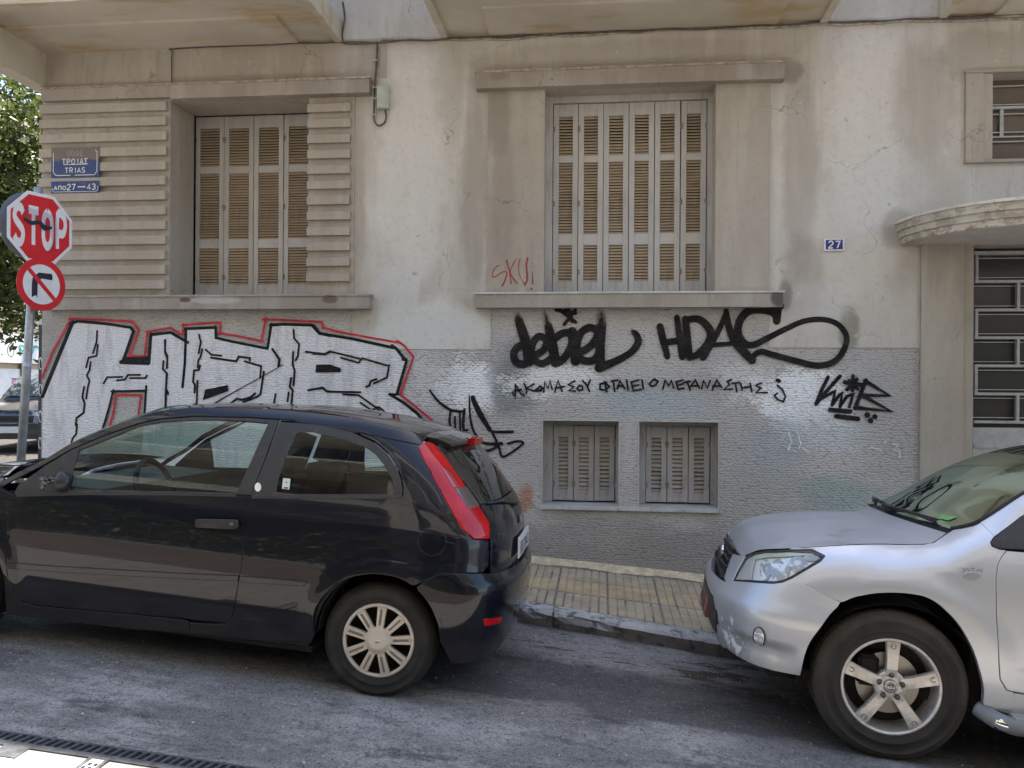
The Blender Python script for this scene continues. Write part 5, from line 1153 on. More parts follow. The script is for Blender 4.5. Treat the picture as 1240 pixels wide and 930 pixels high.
# lamp, tailgate, bumper
lamp = H([(507.5,542.6),(512,537.5),(518.7,536),(526,539),(540,557),(557,580.5),(582.6,619),(591,633),(592,640),(591.5,651.8),(574,651.5),(559,639),(538,600.7),(518.7,566)])
tl = panel(fb, lamp, mat=M_red, name='tail_lamp', parent=f_root, both=True, off=.006, gap=0, rim=.02, lip=.005, res=.02)
panel(fb, H([(550.5,592),(564.5,590.5),(579.5,613),(567,616.5)]), mat=M_smoke, name='lamp_segment', parent=tl, off=.0085, gap=0, rim=.002, res=.02)
panel(fb, H([(534,566),(545,572),(556,590),(548,590.5)]), mat=M_reddark, name='lamp_segment', parent=tl, off=.0082, gap=0, rim=.001, res=.02)
def cen(zs): return [np.array((fb.pc(z, 1), z)) for z in zs]
zt = .655
tg_low = H([(593.5,653),(593.8,636),(585,620),(580,611.5)])
gl_edge = H([(531,543),(541,558),(558.5,581),(581,611)])
zb_glass = float(H([(581,611)])[0][1])
tail_o = H([(594,690)])+H([(593.5,653),(593.8,636),(585,620)])+[np.array((fb.pc(zb_glass, 1)-.50, zb_glass))]
tgate = [np.array((H([(594,690)])[0][0]+.01, zt-.02)), *H([(594,653),(594.2,636),(583,613.5)]), *[np.array((p, zb_glass-.0)) for p in np.linspace(H([(583,613.5)])[0][0]+.02, fb.pc(zb_glass, 1), 6)], *cen(np.linspace(zb_glass-.02, zt-.02, 8))]
panel(fb, tgate, mat=M_black, name='tailgate', parent=f_root, mirror=True, off=.003, gap=0, rim=.02)
top_z = 1.315
rg = [*H([(582,609.5),(559.5,580),(542,557),(530,541)]), *[np.array((p, top_z)) for p in np.linspace(H([(530,541)])[0][0]+.03, fb.pc(top_z, 1), 6)], *cen(np.linspace(top_z-.03, zb_glass+.012, 9))]
rgo = panel(fb, rg, mat=M_glass3, name='rear_window', parent=f_root, mirror=True, off=.002, gap=0, rim=.004)
bz = .60
bump_pts = H([(505,711),(518,702),(532,695),(560,694.5),(583,694.5)]); pend = bump_pts[-1]
bp = bump_pts+[np.array((p, z)) for p, z in zip(np.linspace(pend[0]+.03, fb.pc(.64, 1), 7), np.linspace(pend[1]-.005, .645, 7))]+cen([.62,.55,.45,.35,.27,.215])[0:]
bp += [np.array((p, z)) for p, z in zip(np.linspace(fb.pc(.21, 1)-.1, H([(532,778)])[0][0]+.1, 7), np.linspace(.205, .215, 7))]+H([(534,777)])+H([a for a in arch[::-1] if a[0] > 504 and a[1] > 713])
class Off:
    def __init__(s, b, f): s.b = b; s.f = f
    def __call__(s, p, z): n = s.b.nrm(p, z); return s.b(p, z)+n*s.f(np.asarray(p), np.asarray(z))[..., None]
    def nrm(s, p, z, h=.004):
        a = s(p+h, z)-s(p-h, z); b = s(p, z+h)-s(p, z-h); n = np.cross(a, b); return n/np.maximum(np.linalg.norm(n, axis=-1, keepdims=True), 1e-12)
def bulge(p, z):
    t = np.clip((np.asarray(p)-.28)/.35, 0, 1); t = t*t*(3-2*t); return .004+.028*t*np.clip((z-.16)/.2, 0, 1)*np.clip((.70-z)/.06, 0, 1)
fbump = panel(Off(fb, bulge), bp, mat=M_black, name='rear_bumper', parent=f_root, mirror=True, gap=.001, rim=.03)
panel(Off(fb, bulge), H([(581,747.5),(601,744.5),(600,751),(582,755)]), mat=M_red, name='bumper_reflector', parent=fbump, off=.004, gap=0, rim=.004, res=.02)
# fuel flap, handle, rub strip
fl = H([(523.5+16.5*math.cos(a), 655.6+16.8*math.sin(a)) for a in np.linspace(0, 2*math.pi, 33)[:-1]])
fl2 = H([(523.5+17.3*math.cos(a), 655.6+17.6*math.sin(a)) for a in np.linspace(0, 2*math.pi, 33)[:-1]])
panel(fb, fl2, holes=[fl], mat=M_rubber, name='fuel_flap_seam', parent=f_root, off=.0015, gap=0, rim=0, res=.03)
panel(fb, fl, mat=M_black, name='fuel_flap', parent=f_root, off=.0022, gap=0, rim=.0, res=.02)
strip = H([(9,682),(60,685.5),(140,690),(220,694.5),(289,697.5),(288,703),(220,700),(140,696),(60,691),(9,688)])
panel(fb, strip, mat=M_black, name='rub_strip', parent=dr, off=.008, gap=0, rim=.008, lip=.004, res=.02)
panel(fb, H([(293,698),(340,701.5),(370,703.5),(372,705.5),(366,709),(340,707.5),(292,704)]), mat=M_black, name='rub_strip', parent=f_root, both=True, off=.008, gap=0, rim=.008, lip=.004, res=.02)
hd = panel(fb, H([(240,629.5),(289,630.5),(290,637),(286,639.5),(241,637.5)]), mat=M_trimblk, name='door_handle', parent=dr, off=.03, gap=0, rim=.02, lip=.006, res=.02)
panel(fb, H([(248,636),(262,641),(278,641),(284,637)]), mat=M_rubber, name='handle_recess', parent=dr, off=.001, gap=0, rim=.0, res=.02)
kq = fb(*H([(284,634)])[0]); bm = bmesh.new(); lathe(bm, [(.0, -.004), (.009, -.004), (.011, 0)], 16, 'y', (kq[0], kq[1]-.034, kq[2])); fixn(bm); bmo('key_lock', bm, M_nut, dr, False, smooth=True)
# sill
panel(fb, H([(-2,737),(17,730)])+H([(45,734),(97,739.5),(160,745),(220,750.5),(262,755.5),(229,755)])+H([(229,766),(160,762),(60,750),(-2,743)]), mat=M_black, name='sill', parent=f_root, off=-.002, gap=0, rim=.02, both=True) if False else None
sl_u = H([(17,719.5),(25,729.5),(45,734.5),(97,739.5),(160,745),(220,750.8),(228,753)]); sl_l = H([(229,765.5),(160,762),(60,750),(0,743)])
panel(fb, sl_u+sl_l+[np.array((-2.12, .17)), np.array((-2.115, .40))], mat=M_black, name='sill', parent=f_root, both=True, off=-.0005, gap=.0008, rim=.03)
# front wing, bonnet end, front bumper (mostly outside the picture)
dfx = H([(17,600),(7,625),(6.5,660),(9.7,702.6),(15,718)])
arcF = [np.array((FAX+.365*math.cos(a), .29+.365*math.sin(a))) for a in np.linspace(-.15, math.pi+.1, 22)]
wing = dfx+[np.array((-2.11,.22))]+arcF+[np.array((-2.90,.42)), np.array((-3.0,.56)), np.array((-2.98,.66)), np.array((-2.8,.775)), np.array((-2.55,.845)), np.array((-2.32,.893))]+H([(3,592)])
panel(fb, wing, mat=M_black, name='front_wing', parent=f_root, both=True, rim=.03)
fbp = [np.array((-2.885,.30)), np.array((-2.905,.42)), np.array((-3.0,.56))]+[np.array((p, .57)) for p in np.linspace(-3.1, fb.pc(.57, -1), 7)]+[np.array((fb.pc(z, -1), z)) for z in (.5,.4,.3,.2)]+[np.array((p, .19)) for p in np.linspace(fb.pc(.19, -1)+.1, -2.9, 8)]
panel(fb, fbp, mat=M_black, name='front_bumper', parent=f_root, mirror=True, rim=.03, off=.005)
panel(fb, [np.array((-3.0,.575)), np.array((-3.3,.575)), np.array((-3.36,.66)), np.array((-3.0,.67))], mat=M_clear, name='headlight', parent=f_root, both=True, rim=.01)
panel(fb, [np.array((-3.38,.58))]+[np.array((fb.pc(.58,-1), .58)), np.array((fb.pc(.66,-1), .66)), np.array((-3.44,.66))], mat=M_trimblk, name='front_grille', parent=f_root, mirror=True, rim=.01)
# top: bonnet, windscreen, roof spanned between the two rails
top_pts = H(railtop)
def topcurve(q): v = fb(q[0], q[1]); return v
rail3 = [fb(q[0], q[1]) for q in spline(top_pts, 4)]
rail3 = [r for i, r in enumerate(rail3) if i == 0 or r[0] > rail3[i-1][0]+1e-4]
def sheet(name, edge, mat, crown, bow, parent, n=18, label=None, thick=.004):
    V, F_ = [], []; E_ = len(edge)
    for i, e in enumerate(edge):
        for j in range(n+1):
            s = -1+2*j/n; c = 1-abs(s)**2.4; cr = crown(i/(E_-1)); bw = bow(i/(E_-1)); V.append((e[0]+bw*c, -e[1]*s if False else e[1]*-s, e[2]+cr*c))
    for i in range(E_-1):
        for j in range(n): a = i*(n+1)+j; F_.append((a, a+1, a+n+2, a+n+1))
    o = mk(name, V, F_, mat, parent, world=False, smooth=True, label=label); return o
ix = [i for i, r in enumerate(rail3) if r[0] < -1.50]; iw = ix[-1]
cow = [i for i, r in enumerate(rail3) if r[0] > -2.20][0]
sheet('windscreen', rail3[cow:iw+1], M_glass2, lambda t: .03*t+.01, lambda t: -.20+.11*t, f_root)
sheet('roof', rail3[iw:], M_black, lambda t: .022, lambda t: -.09+.10*t, f_root)
bon = [np.array(fb(p, z)) for p, z in ((-3.02,.665),(-2.9,.725),(-2.8,.777),(-2.65,.82),(-2.5,.858),(-2.32,.895),(-2.2,.925))]; bon = [b*np.array((1,.985,1)) for b in bon]
sheet('bonnet', [np.array((b[0], b[1], b[2])) for b in bon], M_black, lambda t: .05-.01*t, lambda t: -.26+.06*t, f_root)
# spoiler with the high brake lamp
bm = bmesh.new(); N = 20; rows = []
for i in range(N+1):
    y = -.50+1.0*i/N; c = 1-abs(y/.52)**3; xa = .10+.02*c; 
    rows.append([bm.verts.new(p) for p in ((xa-.14, y, 1.345+.020*c), (xa+.0, y, 1.335+.020*c), (xa+.085+.03*c, y, 1.308+.020*c), (xa+.09+.03*c, y, 1.296+.018*c), (xa+.07, y, 1.290+.016*c), (xa-.02, y, 1.295))])
for a, b in zip(rows, rows[1:]):
    for k in range(6): bm.faces.new((a[k], b[k], b[(k+1) % 6], a[(k+1) % 6]))
bm.faces.new(rows[0]); bm.faces.new(rows[-1][::-1]); fixn(bm); sp = bmo('roof_spoiler', bm, M_black, f_root, False, smooth=False, bevel=.004, seg=2)
box('brake_lamp', .165, .262, -.14, .14, 1.296, 1.336, M_red, sp, .004)
# rear wiper, badge, plate, lettering on the tailgate
def onb(p, z, off=0): q = fb(p, z); return q+fb.nrm(p, z)*off
wq = onb(fb.pc(.96, 1)-.02, .965, .012); bm = bmesh.new(); addtube(bm, [tuple(wq), tuple(onb(fb.pc(1.0,1)-.18, 1.0, .016)), tuple(onb(fb.pc(1.0,1)-.36, 1.01, .014))], [.009,.007,.005], 8); lathe(bm, [(0,.02),(.016,.018),(.018,0)], 16, 'x', (wq[0], wq[1], wq[2])); fixn(bm)
bmo('rear_wiper', bm, M_trimblk, f_root, False, smooth=True)
zc_ = .875; q = onb(fb.pc(zc_, 1), zc_, .012); bm = bmesh.new(); lathe(bm, [(0, .006), (.5, .005), (.88, .004), (1, 0)], 28, 'x'); fixn(bm)
bd = bmo('badge', bm, M_chrome, f_root, False, smooth=True); bd.location = tuple(q); bd.scale = (1, .068, .028); bd.rotation_euler = (0, R(-18), 0)
pz = .745; q = onb(fb.pc(pz, 1), pz, .02)
bm = bmesh.new(); addbox(bm, -.004, .004, -.26, .26, -.058, .058); pl = bmo('number_plate', bm, M_white, f_root, False, bevel=.002); pl.location = tuple(q); pl.rotation_euler = (0, R(-4), 0)
box('plate_band', .0042, .0048, -.255, -.215, -.052, .052, M_blue2, pl, 0)
M_ink = NB('plate_ink', (.02,.02,.025), .5).m
plate_text(pl, 'BEE', (.0045, -.185, -.04), (0,1,0), (0,0,1), (1,0,0), .040, .016, .012, M_ink); plate_text(pl, '2043', (.0045, .005, -.04), (0,1,0), (0,0,1), (1,0,0), .040, .016, .012, M_ink)
box('plate_recess', q[0]-.06, q[0]-.012, -.30, .30, .665, .83, M_trimblk, f_root, .004)
tp = H([(598,652.5)])[0]; e1 = fb(tp[0]+.05, tp[1])-fb(tp[0], tp[1]); e1 /= np.linalg.norm(e1); nn_ = fb.nrm(tp[0]+.03, tp[1])
plate_text(f_root, 'FIESTA', tuple(fb(tp[0], tp[1])+nn_*.0055), tuple(e1), (0,0,1), tuple(nn_), .014, .007, .004, M_chrome, 'model_lettering')
plate_text(f_root, 'TD', tuple(fb(tp[0], tp[1])+nn_*.0055+np.array((0,0,-.035))), tuple(e1), (0,0,1), tuple(nn_), .013, .006, .005, M_blue2, 'model_lettering')
# stickers
def decal(S, pxs, mat, name, parent, off=.0025): return panel(S, H(pxs), mat=mat, name=name, parent=parent, off=off, gap=0, rim=0, res=.03)
decal(fb, [(312.5+4*math.cos(a), 590+5.5*math.sin(a)) for a in np.linspace(0, 2*math.pi, 13)[:-1]], M_white, 'round_sticker', f_root)
decal(fb, [(343,579),(352,580),(350.5,593),(341.5,592)], simple('pale_sticker', (.45,.55,.50), .5, 0, .1), 'window_sticker', f_root)
decal(fb, [(344,590),(349.5,590.3),(349.2,592),(343.6,591.7)], M_ink, 'sticker_print', f_root, .0032); decal(fb, [(345.5,583.5),(348.5,583.7),(347,586)], M_red, 'sticker_print', f_root, .0032)
# broken mirror mount
mb = empty('mirror_mount', (0,0,0)); mb.parent = f_root; tag(mb, 'broken stump of the wing mirror with loose bits')
q = fb(*H([(78,583)])[0])
bm = bmesh.new(); rr = random.Random(2)
def lump(c, s, seed):
    b0 = len(bm.verts); r = bmesh.ops.create_icosphere(bm, subdivisions=2, radius=1)
    for v in r['verts']:
        n_ = mn.noise(Vector(v.co)*1.3+Vector((seed, 0, 0))); v.co = Vector((c[0]+v.co.x*s[0]*(1+.25*n_), c[1]+v.co.y*s[1]*(1+.25*n_), c[2]+v.co.z*s[2]*(1+.25*n_)))
lump((q[0], q[1]-.02, q[2]), (.045,.04,.058), 1); bmo('mount_housing', bm, M_trimblk, mb, False, smooth=True)
bm = bmesh.new()
for i in range(7): 
    lump((q[0]-.03-rr.random()*.05, q[1]-.03-rr.random()*.04, q[2]-.035+rr.random()*.085), (.012+rr.random()*.014,.012,.008+rr.random()*.012), i+3)
bmo('broken_bits', bm, M_nut, mb, False)
# side lamp, wipers cowl
decal(fb, [(-4+5*math.cos(a), 633+5*math.sin(a)) for a in np.linspace(0, 2*math.pi, 13)[:-1]], NB('amber_lens', (.75,.22,.03), .2, 0, .5, 1).m, 'side_indicator', f_root, .006)
# far door children
dfar = [o for o in f_root.children if o.name.startswith('door') and o is not dr][0]
for ch in list(dr.children):
    c = ch.copy(); C.objects.link(c); c.parent = dfar
# inner shell, floor, wheel wells, seats, dashboard
def inner(name, S, pts, holes, mat, parent, off): return panel(S, pts, holes=holes, mat=mat, name=name, parent=parent, off=off, gap=0, rim=0, both=True, res=.08)
low = [np.array(p) for p in ((-2.05,.16),(-1.2,.17),(-.42,.20))]+[np.array((.375*math.cos(a), .29+.375*math.sin(a))) for a in np.linspace(math.pi, .3, 14)]+[np.array(p) for p in ((.42,.4),(.5,.62),(.42,.86),(.15,.90),(-.7,.885),(-1.4,.84),(-2.05,.79))]
inner('inner_lining', fb, low, [], M_inner, f_root, -.028)
def bx2(name, x0, x1, y0, y1, z0, z1, mat, parent, bevel=.01, seg=2, rot=None):
    bm = bmesh.new(); addbox(bm, x0, x1, y0, y1, z0, z1, rot); return bmo(name, bm, mat, parent, False, bevel=bevel, seg=seg, smooth=False)
bx2('floor_pan', -2.1, -.40, -.76, .76, .17, .20, M_under, f_root); bx2('floor_pan', -.40, .44, -.55, .55, .27, .31, M_under, f_root); bx2('parcel_shelf', -.15, .40, -.62, .62, .86, .88, M_inner, f_root)
bx2('bulkhead', -2.25, -2.2, -.74, .74, .2, .82, M_under, f_root)
db = bmesh.new(); addbox(db, -2.15, -1.72, -.68, .68, .55, .88); bmo('dashboard', db, M_innerg, f_root, False, bevel=.05, seg=3)
def seat(parent, x, y, zb, mat, w=.24, h=.62):
    s = bpy.data.objects.new('seat', None); C.objects.link(s); s.parent = parent; s.location = (x, y, zb)
    bm = bmesh.new(); addbox(bm, -.50, .02, -w, w, -.10, .08); bmo('seat_cushion', bm, mat, s, False, bevel=.05, seg=3, smooth=True)
    M = Matrix.Rotation(R(16), 4, 'Y'); bm = bmesh.new(); addbox(bm, -.02, .10, -w, w, 0, h, M); bmo('seat_back', bm, mat, s, False, bevel=.05, seg=3, smooth=True)
    bm = bmesh.new(); addbox(bm, -.035, .10, -w*.58, w*.58, h+.02, h+.24, M); bmo('head_rest', bm, mat, s, False, bevel=.04, seg=3, smooth=True)
    bm = bmesh.new(); addtube(bm, [tuple(M @ Vector((.04, -.06, h-.02))), tuple(M @ Vector((.04, -.06, h+.06)))], .006, 6); addtube(bm, [tuple(M @ Vector((.04, .06, h-.02))), tuple(M @ Vector((.04, .06, h+.06)))], .006, 6); bmo('head_rest_rods', bm, M_nut, s, False)
    return s
seat(f_root, -1.01, -.36, .46, M_inner); seat(f_root, -1.0, .36, .46, M_inner)
bx2('rear_bench', -.32, .18, -.60, .60, .36, .48, M_inner, f_root, .04, 3); bx2('rear_backrest', -.02, .12, -.60, .60, .46, .88, M_inner, f_root, .04, 3, None)
bm = bmesh.new(); lathe(bm, [(.185+.016*math.cos(a), .016*math.sin(a)) for a in np.linspace(0, 2*math.pi, 9)], 28, 'x'); addbox(bm, -.01, .01, -.17, .17, -.02, .02); stw = bmo('steering_wheel', bm, M_inner, f_root, False, smooth=True); stw.location = (-1.58, -.36, .86); stw.rotation_euler = (0, R(-25), 0)
def wheelwell(parent, cx_, R_, y0, y1, mat=M_under):
    bm = bmesh.new(); n = 24; rings = []
    for y in (y0, y1):
        rings.append([bm.verts.new((cx_+R_*math.cos(a), y, .30+R_*math.sin(a))) for a in np.linspace(-.02, math.pi+.02, n)])
    for k in range(n-1): bm.faces.new((rings[0][k], rings[0][k+1], rings[1][k+1], rings[1][k]))
    bm.faces.new(rings[1]); return bmo('wheel_arch_liner', bm, mat, parent, False)
for cx_ in (0, FAX):
    wheelwell(f_root, cx_, .365, -.80, -.50); wheelwell(f_root, cx_, .365, .80, .50)
# wheels
M_slot = simple('groove_shade', (.17,.14,.12), .7)
def hub_wheel(parent, x, y, flip=False, R_=.297, name='wheel', spin=0):
    w = bpy.data.objects.new(name, None); C.objects.link(w); w.parent = parent; w.location = (x, y, R_-.008); w.rotation_euler = (0, spin, math.pi if flip else 0)
    tyre(w, R_, .190, .185, M_tyre1, blocks=False)
    bm = bmesh.new(); lathe(bm, [(.19, .02), (.17, .05), (.17, .15)], 40); lathe(bm, [(.172, .075), (.05, .075), (.0, .075)], 40); fixn(bm); bmo('rim_barrel', bm, M_under, w, False, smooth=True)
    bm = bmesh.new(); lathe(bm, [(.191, .010), (.190, .001), (.184, -.004), (.178, -.004), (.173, .0), (.171, .012)], 64); fixn(bm); hc = bmo('hubcap_ring', bm, M_hub, w, False, smooth=True)
    for k in range(9):
        a = R(90)+2*math.pi*k/9; bm = bmesh.new()
        M = Matrix.Rotation(-a, 4, 'Y')
        for (r0, r1, h0, h1, ya, yb) in ((.066, .174, .019, .024, -.008, -.003),):
            P = [(r0, -h0), (r1, -h1), (r1, h1), (r0, h0)]
            v = [bm.verts.new(M @ Vector((r, y_, t))) for y_ in (yb-.0, .014) for r, t in P]
            for f in ((0,1,2,3),(0,4,5,1),(1,5,6,2),(2,6,7,3),(3,7,4,0)): bm.faces.new([v[i] for i in f])
        # central groove standing on the spoke as two ribs
        bmesh.ops.recalc_face_normals(bm, faces=bm.faces[:]); 
        for t0, t1 in ((-.0175, -.0075), (.0075, .0175)): addbox(bm, .076, .168, -.0075, -.003, t0, t1, M)
        sp2 = bmo('spoke', bm, M_hub, w, False, bevel=.0022, seg=2)
        bm = bmesh.new(); addbox(bm, .082, .162, -.0088, -.0078, -.0050, .0050, M); bmo('spoke_slot', bm, M_slot, sp2, False)  # raised dark bar: the shade of the spoke's groove put into its colour
    bm = bmesh.new(); lathe(bm, [(0, -.012), (.04, -.012), (.055, -.010), (.060, -.006), (.066, -.006), (.070, -.002), (.072, .012)], 48); fixn(bm); cp = bmo('hub_centre', bm, M_hub, w, False, smooth=True)
    bm = bmesh.new(); lathe(bm, [(0, -.002), (.9, -.0015), (1, 0)], 24); fixn(bm); bd2 = bmo('hub_badge', bm, M_alloy, cp, False, smooth=True); bd2.location = (0, -.012, 0); bd2.scale = (.018, 1, .008)
    return w
hub_wheel(f_root, -.038, -.80, spin=R(2)); hub_wheel(f_root, -.038, .80, True); hub_wheel(f_root, FAX, -.80, spin=R(30)); hub_wheel(f_root, FAX, .80, True)

# ------------------------------------------------------------------ the silver off-roader
YAWT = R(-5); ROLL = R(-2.4)
x_, z_ = at(1077, 922, 4.22)
MT = Matrix.Rotation(YAWT, 3, 'Z') @ Matrix.Rotation(SL, 3, 'Y') @ Matrix.Rotation(ROLL, 3, 'X')
to = Vector((x_, 4.22, z_))-MT @ Vector((0, -.89, 0))
t_root = empty('offroad_car', to, 'silver off road car with scuffed front bumper and a tall dusty tyre', 'car', rot=(ROLL, SL, YAWT))
Wt = interp([.1,.25,.35,.5,.65,.8,.92,1.02,1.10,1.2,1.32,1.42,1.52,1.6,1.7], [.82,.855,.878,.897,.905,.902,.892,.872,.845,.79,.735,.69,.645,.59,.48])
topT = interp([-1.0,-.75,-.6,-.5,-.154,.16,.26,.40,.56,.8], [.84,.905,.945,.967,1.03,1.085,1.14,1.25,1.38,1.55])
def WT(x, z):
    w = Wt(z)+flare(x, z, 0, .49, .60, .016, .36)+flare(x, z, 2.56, .49, .60, .016, .36)-.010*np.exp(-((z-.50)/.03)**2)*np.clip((x-.42)/.25, 0, 1)
    k = np.clip((z-(topT(x)-.16))/.16, 0, 1.3); f = np.clip((.75-x)/.65, 0, 1); f = f*f*(3-2*f)
    return w-.115*k**2.2*f-.03*np.clip((-x-.2)/.6, 0, 1)**2
xrT = interp([.1,.3,.6,.9,1.2,1.6], [3.38,3.45,3.47,3.45,3.36,3.2])
xfT = interp([.1,.28,.34,.42,.50,.56,.63,.68,.74,.80,.86,.92,1.0,1.3], [-.69,-.79,-.835,-.87,-.885,-.885,-.88,-.86,-.83,-.80,-.77,-.73,-.66,-.4])
tb = Body(WT, xfT, xrT, (.56,.78,.80), (.5,.72,.85)); tc_ = Car(t_root, tb); tc_.table(-1.72, 1.1, .15, 1.6); H = tc_.hit
hoodn = [(892,671.5),(903,672),(917,666.5),(930,664.8),(956,663.8),(1000,661),(1050,658.5),(1090,658.8),(1118,658.5),(1131,656),(1146,645.5),(1154,640.5)]
lampo = [(887.4,702.8),(893,691),(902,676),(906,672),(911.6,669.4),(927,666),(956,664.8),(984,666.3),(998.5,673),(994.8,678),(960,699.4),(948,705),(937,706.5),(907.7,704.6)]
archT = [tuple(q) for q in spline([(968.5,817.5),(974,793),(981,776),(992,760),(1004,744),(1018,731.5),(1032,724.5),(1049,720.5),(1066,718.3),(1084,718),(1102,719.3),(1119.7,722.7),(1134,730),(1146,740),(1158,752.5),(1168,767),(1177,784),(1183.6,802),(1189,822),(1191.5,838),(1190,857)], 3)]
fend = H(hoodn[4:])+H([(1163,639.5),(1178,636.5),(1187,632.5),(1204.5,649),(1199.5,656.5),(1201,661.5),(1210.6,665.3),(1219,666.4),(1213,674),(1208,684.5),(1206,702.5),(1206.5,740),(1208,767),(1209.5,800),(1211,823),(1219,836.5),(1228,839),(1226,861),(1196,858.5)])+H([a for a in archT[::-1][1:] if a[0] > 1022])+H([(1019,729.5),(960,700)])+H([(994.8,679),(999.7,673),(984.3,665)])
panel(tb, fend, mat=M_silverp, name='front_wing', parent=t_root, both=True, rim=.035)
# bumper: from the seam down and across the nose
nz_t = .70
gr_near = H([(878.5,699),(885.5,676),(888,667)])
bumpT = H([(961,700.5),(1017,729.5)])+H([a for a in archT[::-1] if a[0] < 1015])+H([(935,811),(908,802),(880,784)])
bumpT += [np.array((p, .315)) for p in np.linspace(bumpT[-1][0]-.12, tb.pc(.30, -1), 5)]
bumpT += [np.array((tb.pc(z, -1), z)) for z in (.36,.42,.48,.54,.60,.665)]
gq = H([(877.5,700)])[0]
bumpT += [np.array((p, .672+(gq[1]-.672)*t)) for t, p in ((.3, tb.pc(.69, -1)+.25), (.65, tb.pc(.69, -1)+.40))]+[gq]+H([(885,678),(888,671.5),(902,673.5)])+H([(893,691),(887.4,703.8),(907.7,705.6),(937,707.5),(948,706)])
hook = H([(864,736),(870,738),(871.5,757),(865.5,755)]); fogc = H([(920.3+5.5*math.cos(a), 771+11*math.sin(a)) for a in np.linspace(0, 2*math.pi, 21)[:-1]])
def bumpoff(p, z):
    p = np.asarray(p); z = np.asarray(z); q = np.clip(1-np.abs((p+.76)/.30), 0, 1); sh_ = np.where(z > .43, np.clip((.475-z)/.018, 0, 1), np.clip((z-.34)/.09, 0, 1)); return .004-.026*sh_*np.clip(q*1.8, 0, 1)+.012*np.clip((z-.50)/.1, 0, 1)*np.clip((.70-z)/.08, 0, 1)
class OffT(Off): pass
bT = OffT(tb, bumpoff)
def scuffed():
    b = NB('scuffed_silver_bumper', (.62,.65,.70), .36, .7, .5, .7); X, Y, Z = b.sep(); n1 = b.noise(22, 6, .7, b.vec((1, 1, .6))); n2 = b.noise(6, 5, .6)
    e = b.ma('MULTIPLY', b.ramp(X, -.62, -.74), b.ramp(Z, .62, .50)); s_ = b.ramp(b.ma('ADD', b.ma('MULTIPLY', n1, .6), b.ma('MULTIPLY', e, .34)), .545, .57); s_ = b.ma('MULTIPLY', s_, b.ramp(n2, .42, .5))
    d = b.ma('MULTIPLY', b.ramp(Z, .5, .28), .35)
    c = b.mix(d, (.50,.525,.565), (.38,.36,.33)); c = b.mix(s_, c, (.27,.30,.34)); c = b.mix(b.ma('MULTIPLY', b.ramp(n1, .52, .56), b.ma('MULTIPLY', b.ramp(n2, .42, .5), b.ma('MULTIPLY', e, .9))), c, (.80,.82,.85)); b.set('Base Color', c)
    b.set('Metallic', b.ma('SUBTRACT', .45, b.ma('MULTIPLY', s_, .35))); b.set('Coat Weight', b.ma('SUBTRACT', .6, b.ma('MULTIPLY', s_, .6))); b.set('Roughness', b.ma('ADD', .42, b.ma('MULTIPLY', s_, .3)))
    b.set('Normal', b.bump(b.ma('MULTIPLY', s_, -1.0), .4, .003)); return b.m
M_bumpT = scuffed()
bo = panel(bT, bumpT, holes=[hook], mat=M_bumpT, name='front_bumper', parent=t_root, mirror=True, rim=.03, gap=.001, label='front bumper with scraped, peeling paint at its corner')
panel(bT, [h+(h-np.mean(hook, 0))*.25 for h in hook], mat=M_trimblk, name='bumper_socket', parent=bo, off=-.028, gap=0, rim=0)
panel(bT, H([(864.5,737),(867.5,738),(868.5,755),(865.5,754)]), mat=M_white, name='socket_cover', parent=bo, off=-.012, gap=0, rim=.008, res=.02)
def bulb_lens(name, nm, fl=.18):
    b = NB(name, (.8,.8,.8), .3, .1, .6, .5); v = b.noise(28, 4, .5, b.vec((1, 1, 1.4))); w = b.vor(16, b.vec((1, 1, 1.3)))
    c = b.mix(b.ramp(w, .15, .45), (.95,.95,.95), (.42,.44,.47)); c = b.mix(b.ramp(v, .50, .60), c, (.95,.97,1.0)); c = b.mix(b.ma('MULTIPLY', b.ramp(b.noise(9, 3), .58, .66), .5), c, (.55,.33,.22))
    b.set('Base Color', c); b.set('Normal', b.bump(w, .5, .01)); return b.m
M_lens = bulb_lens('faceted_reflector', 0)
fg = panel(bT, fogc, mat=M_lens, name='fog_lamp', parent=bo, off=.010, gap=0, rim=.004, res=.02)
panel(bT, H([(920.3+7.5*math.cos(a), 771+12.8*math.sin(a)) for a in np.linspace(0, 2*math.pi, 25)[:-1]]), holes=[fogc], mat=M_rubber, name='fog_lamp_ring', parent=bo, off=.008, gap=0, rim=.0, res=.02)
# headlamp: reflector bowls under a clear cover
lo = H(lampo)
hl = panel(tb, lo, mat=M_clear, name='headlight', parent=t_root, both=True, off=-.016, gap=0, rim=0, res=.02)
panel(tb, lo, holes=[inset(lo, .010)[0]], mat=M_trimblk, name='headlight_seal', parent=hl, off=-.002, gap=0, rim=.02, res=.02)
for (cx2, cy2, rx, ry, m) in ((925,689,6.5,13,M_lens), (943,689,12,14,M_lens), (966,682,11,10,M_lens), (982,673.5,9,4.5,M_lens)):
    panel(tb, H([(cx2+rx*math.cos(a), cy2+ry*math.sin(a)) for a in np.linspace(0, 2*math.pi, 25)[:-1]]), mat=m, name='lamp_reflector', parent=hl, off=-.009, gap=0, rim=.006, res=.015)
panel(tb, H([(889.5,701),(895,690),(903.5,676),(911.5,671),(913,676),(909,690),(908,703)]), mat=simple('indicator_lens', (.74,.73,.70), .25, .3, .05), name='indicator_lens', parent=hl, off=-.008, gap=0, rim=.004, res=.015)
panel(tb, H([(912,670.5),(927,667.3),(956,666),(984,667.6),(990,670),(956,672),(927,673.5),(913,676)]), mat=simple('yellowed_lamp_top', (.62,.63,.50), .3, .1, .08), name='lamp_brow', parent=hl, off=-.006, gap=0, rim=.003, res=.015)
M_cover = glass_mat('lamp_cover', (.97,.98,.96), dust=.05, ior=1.35)
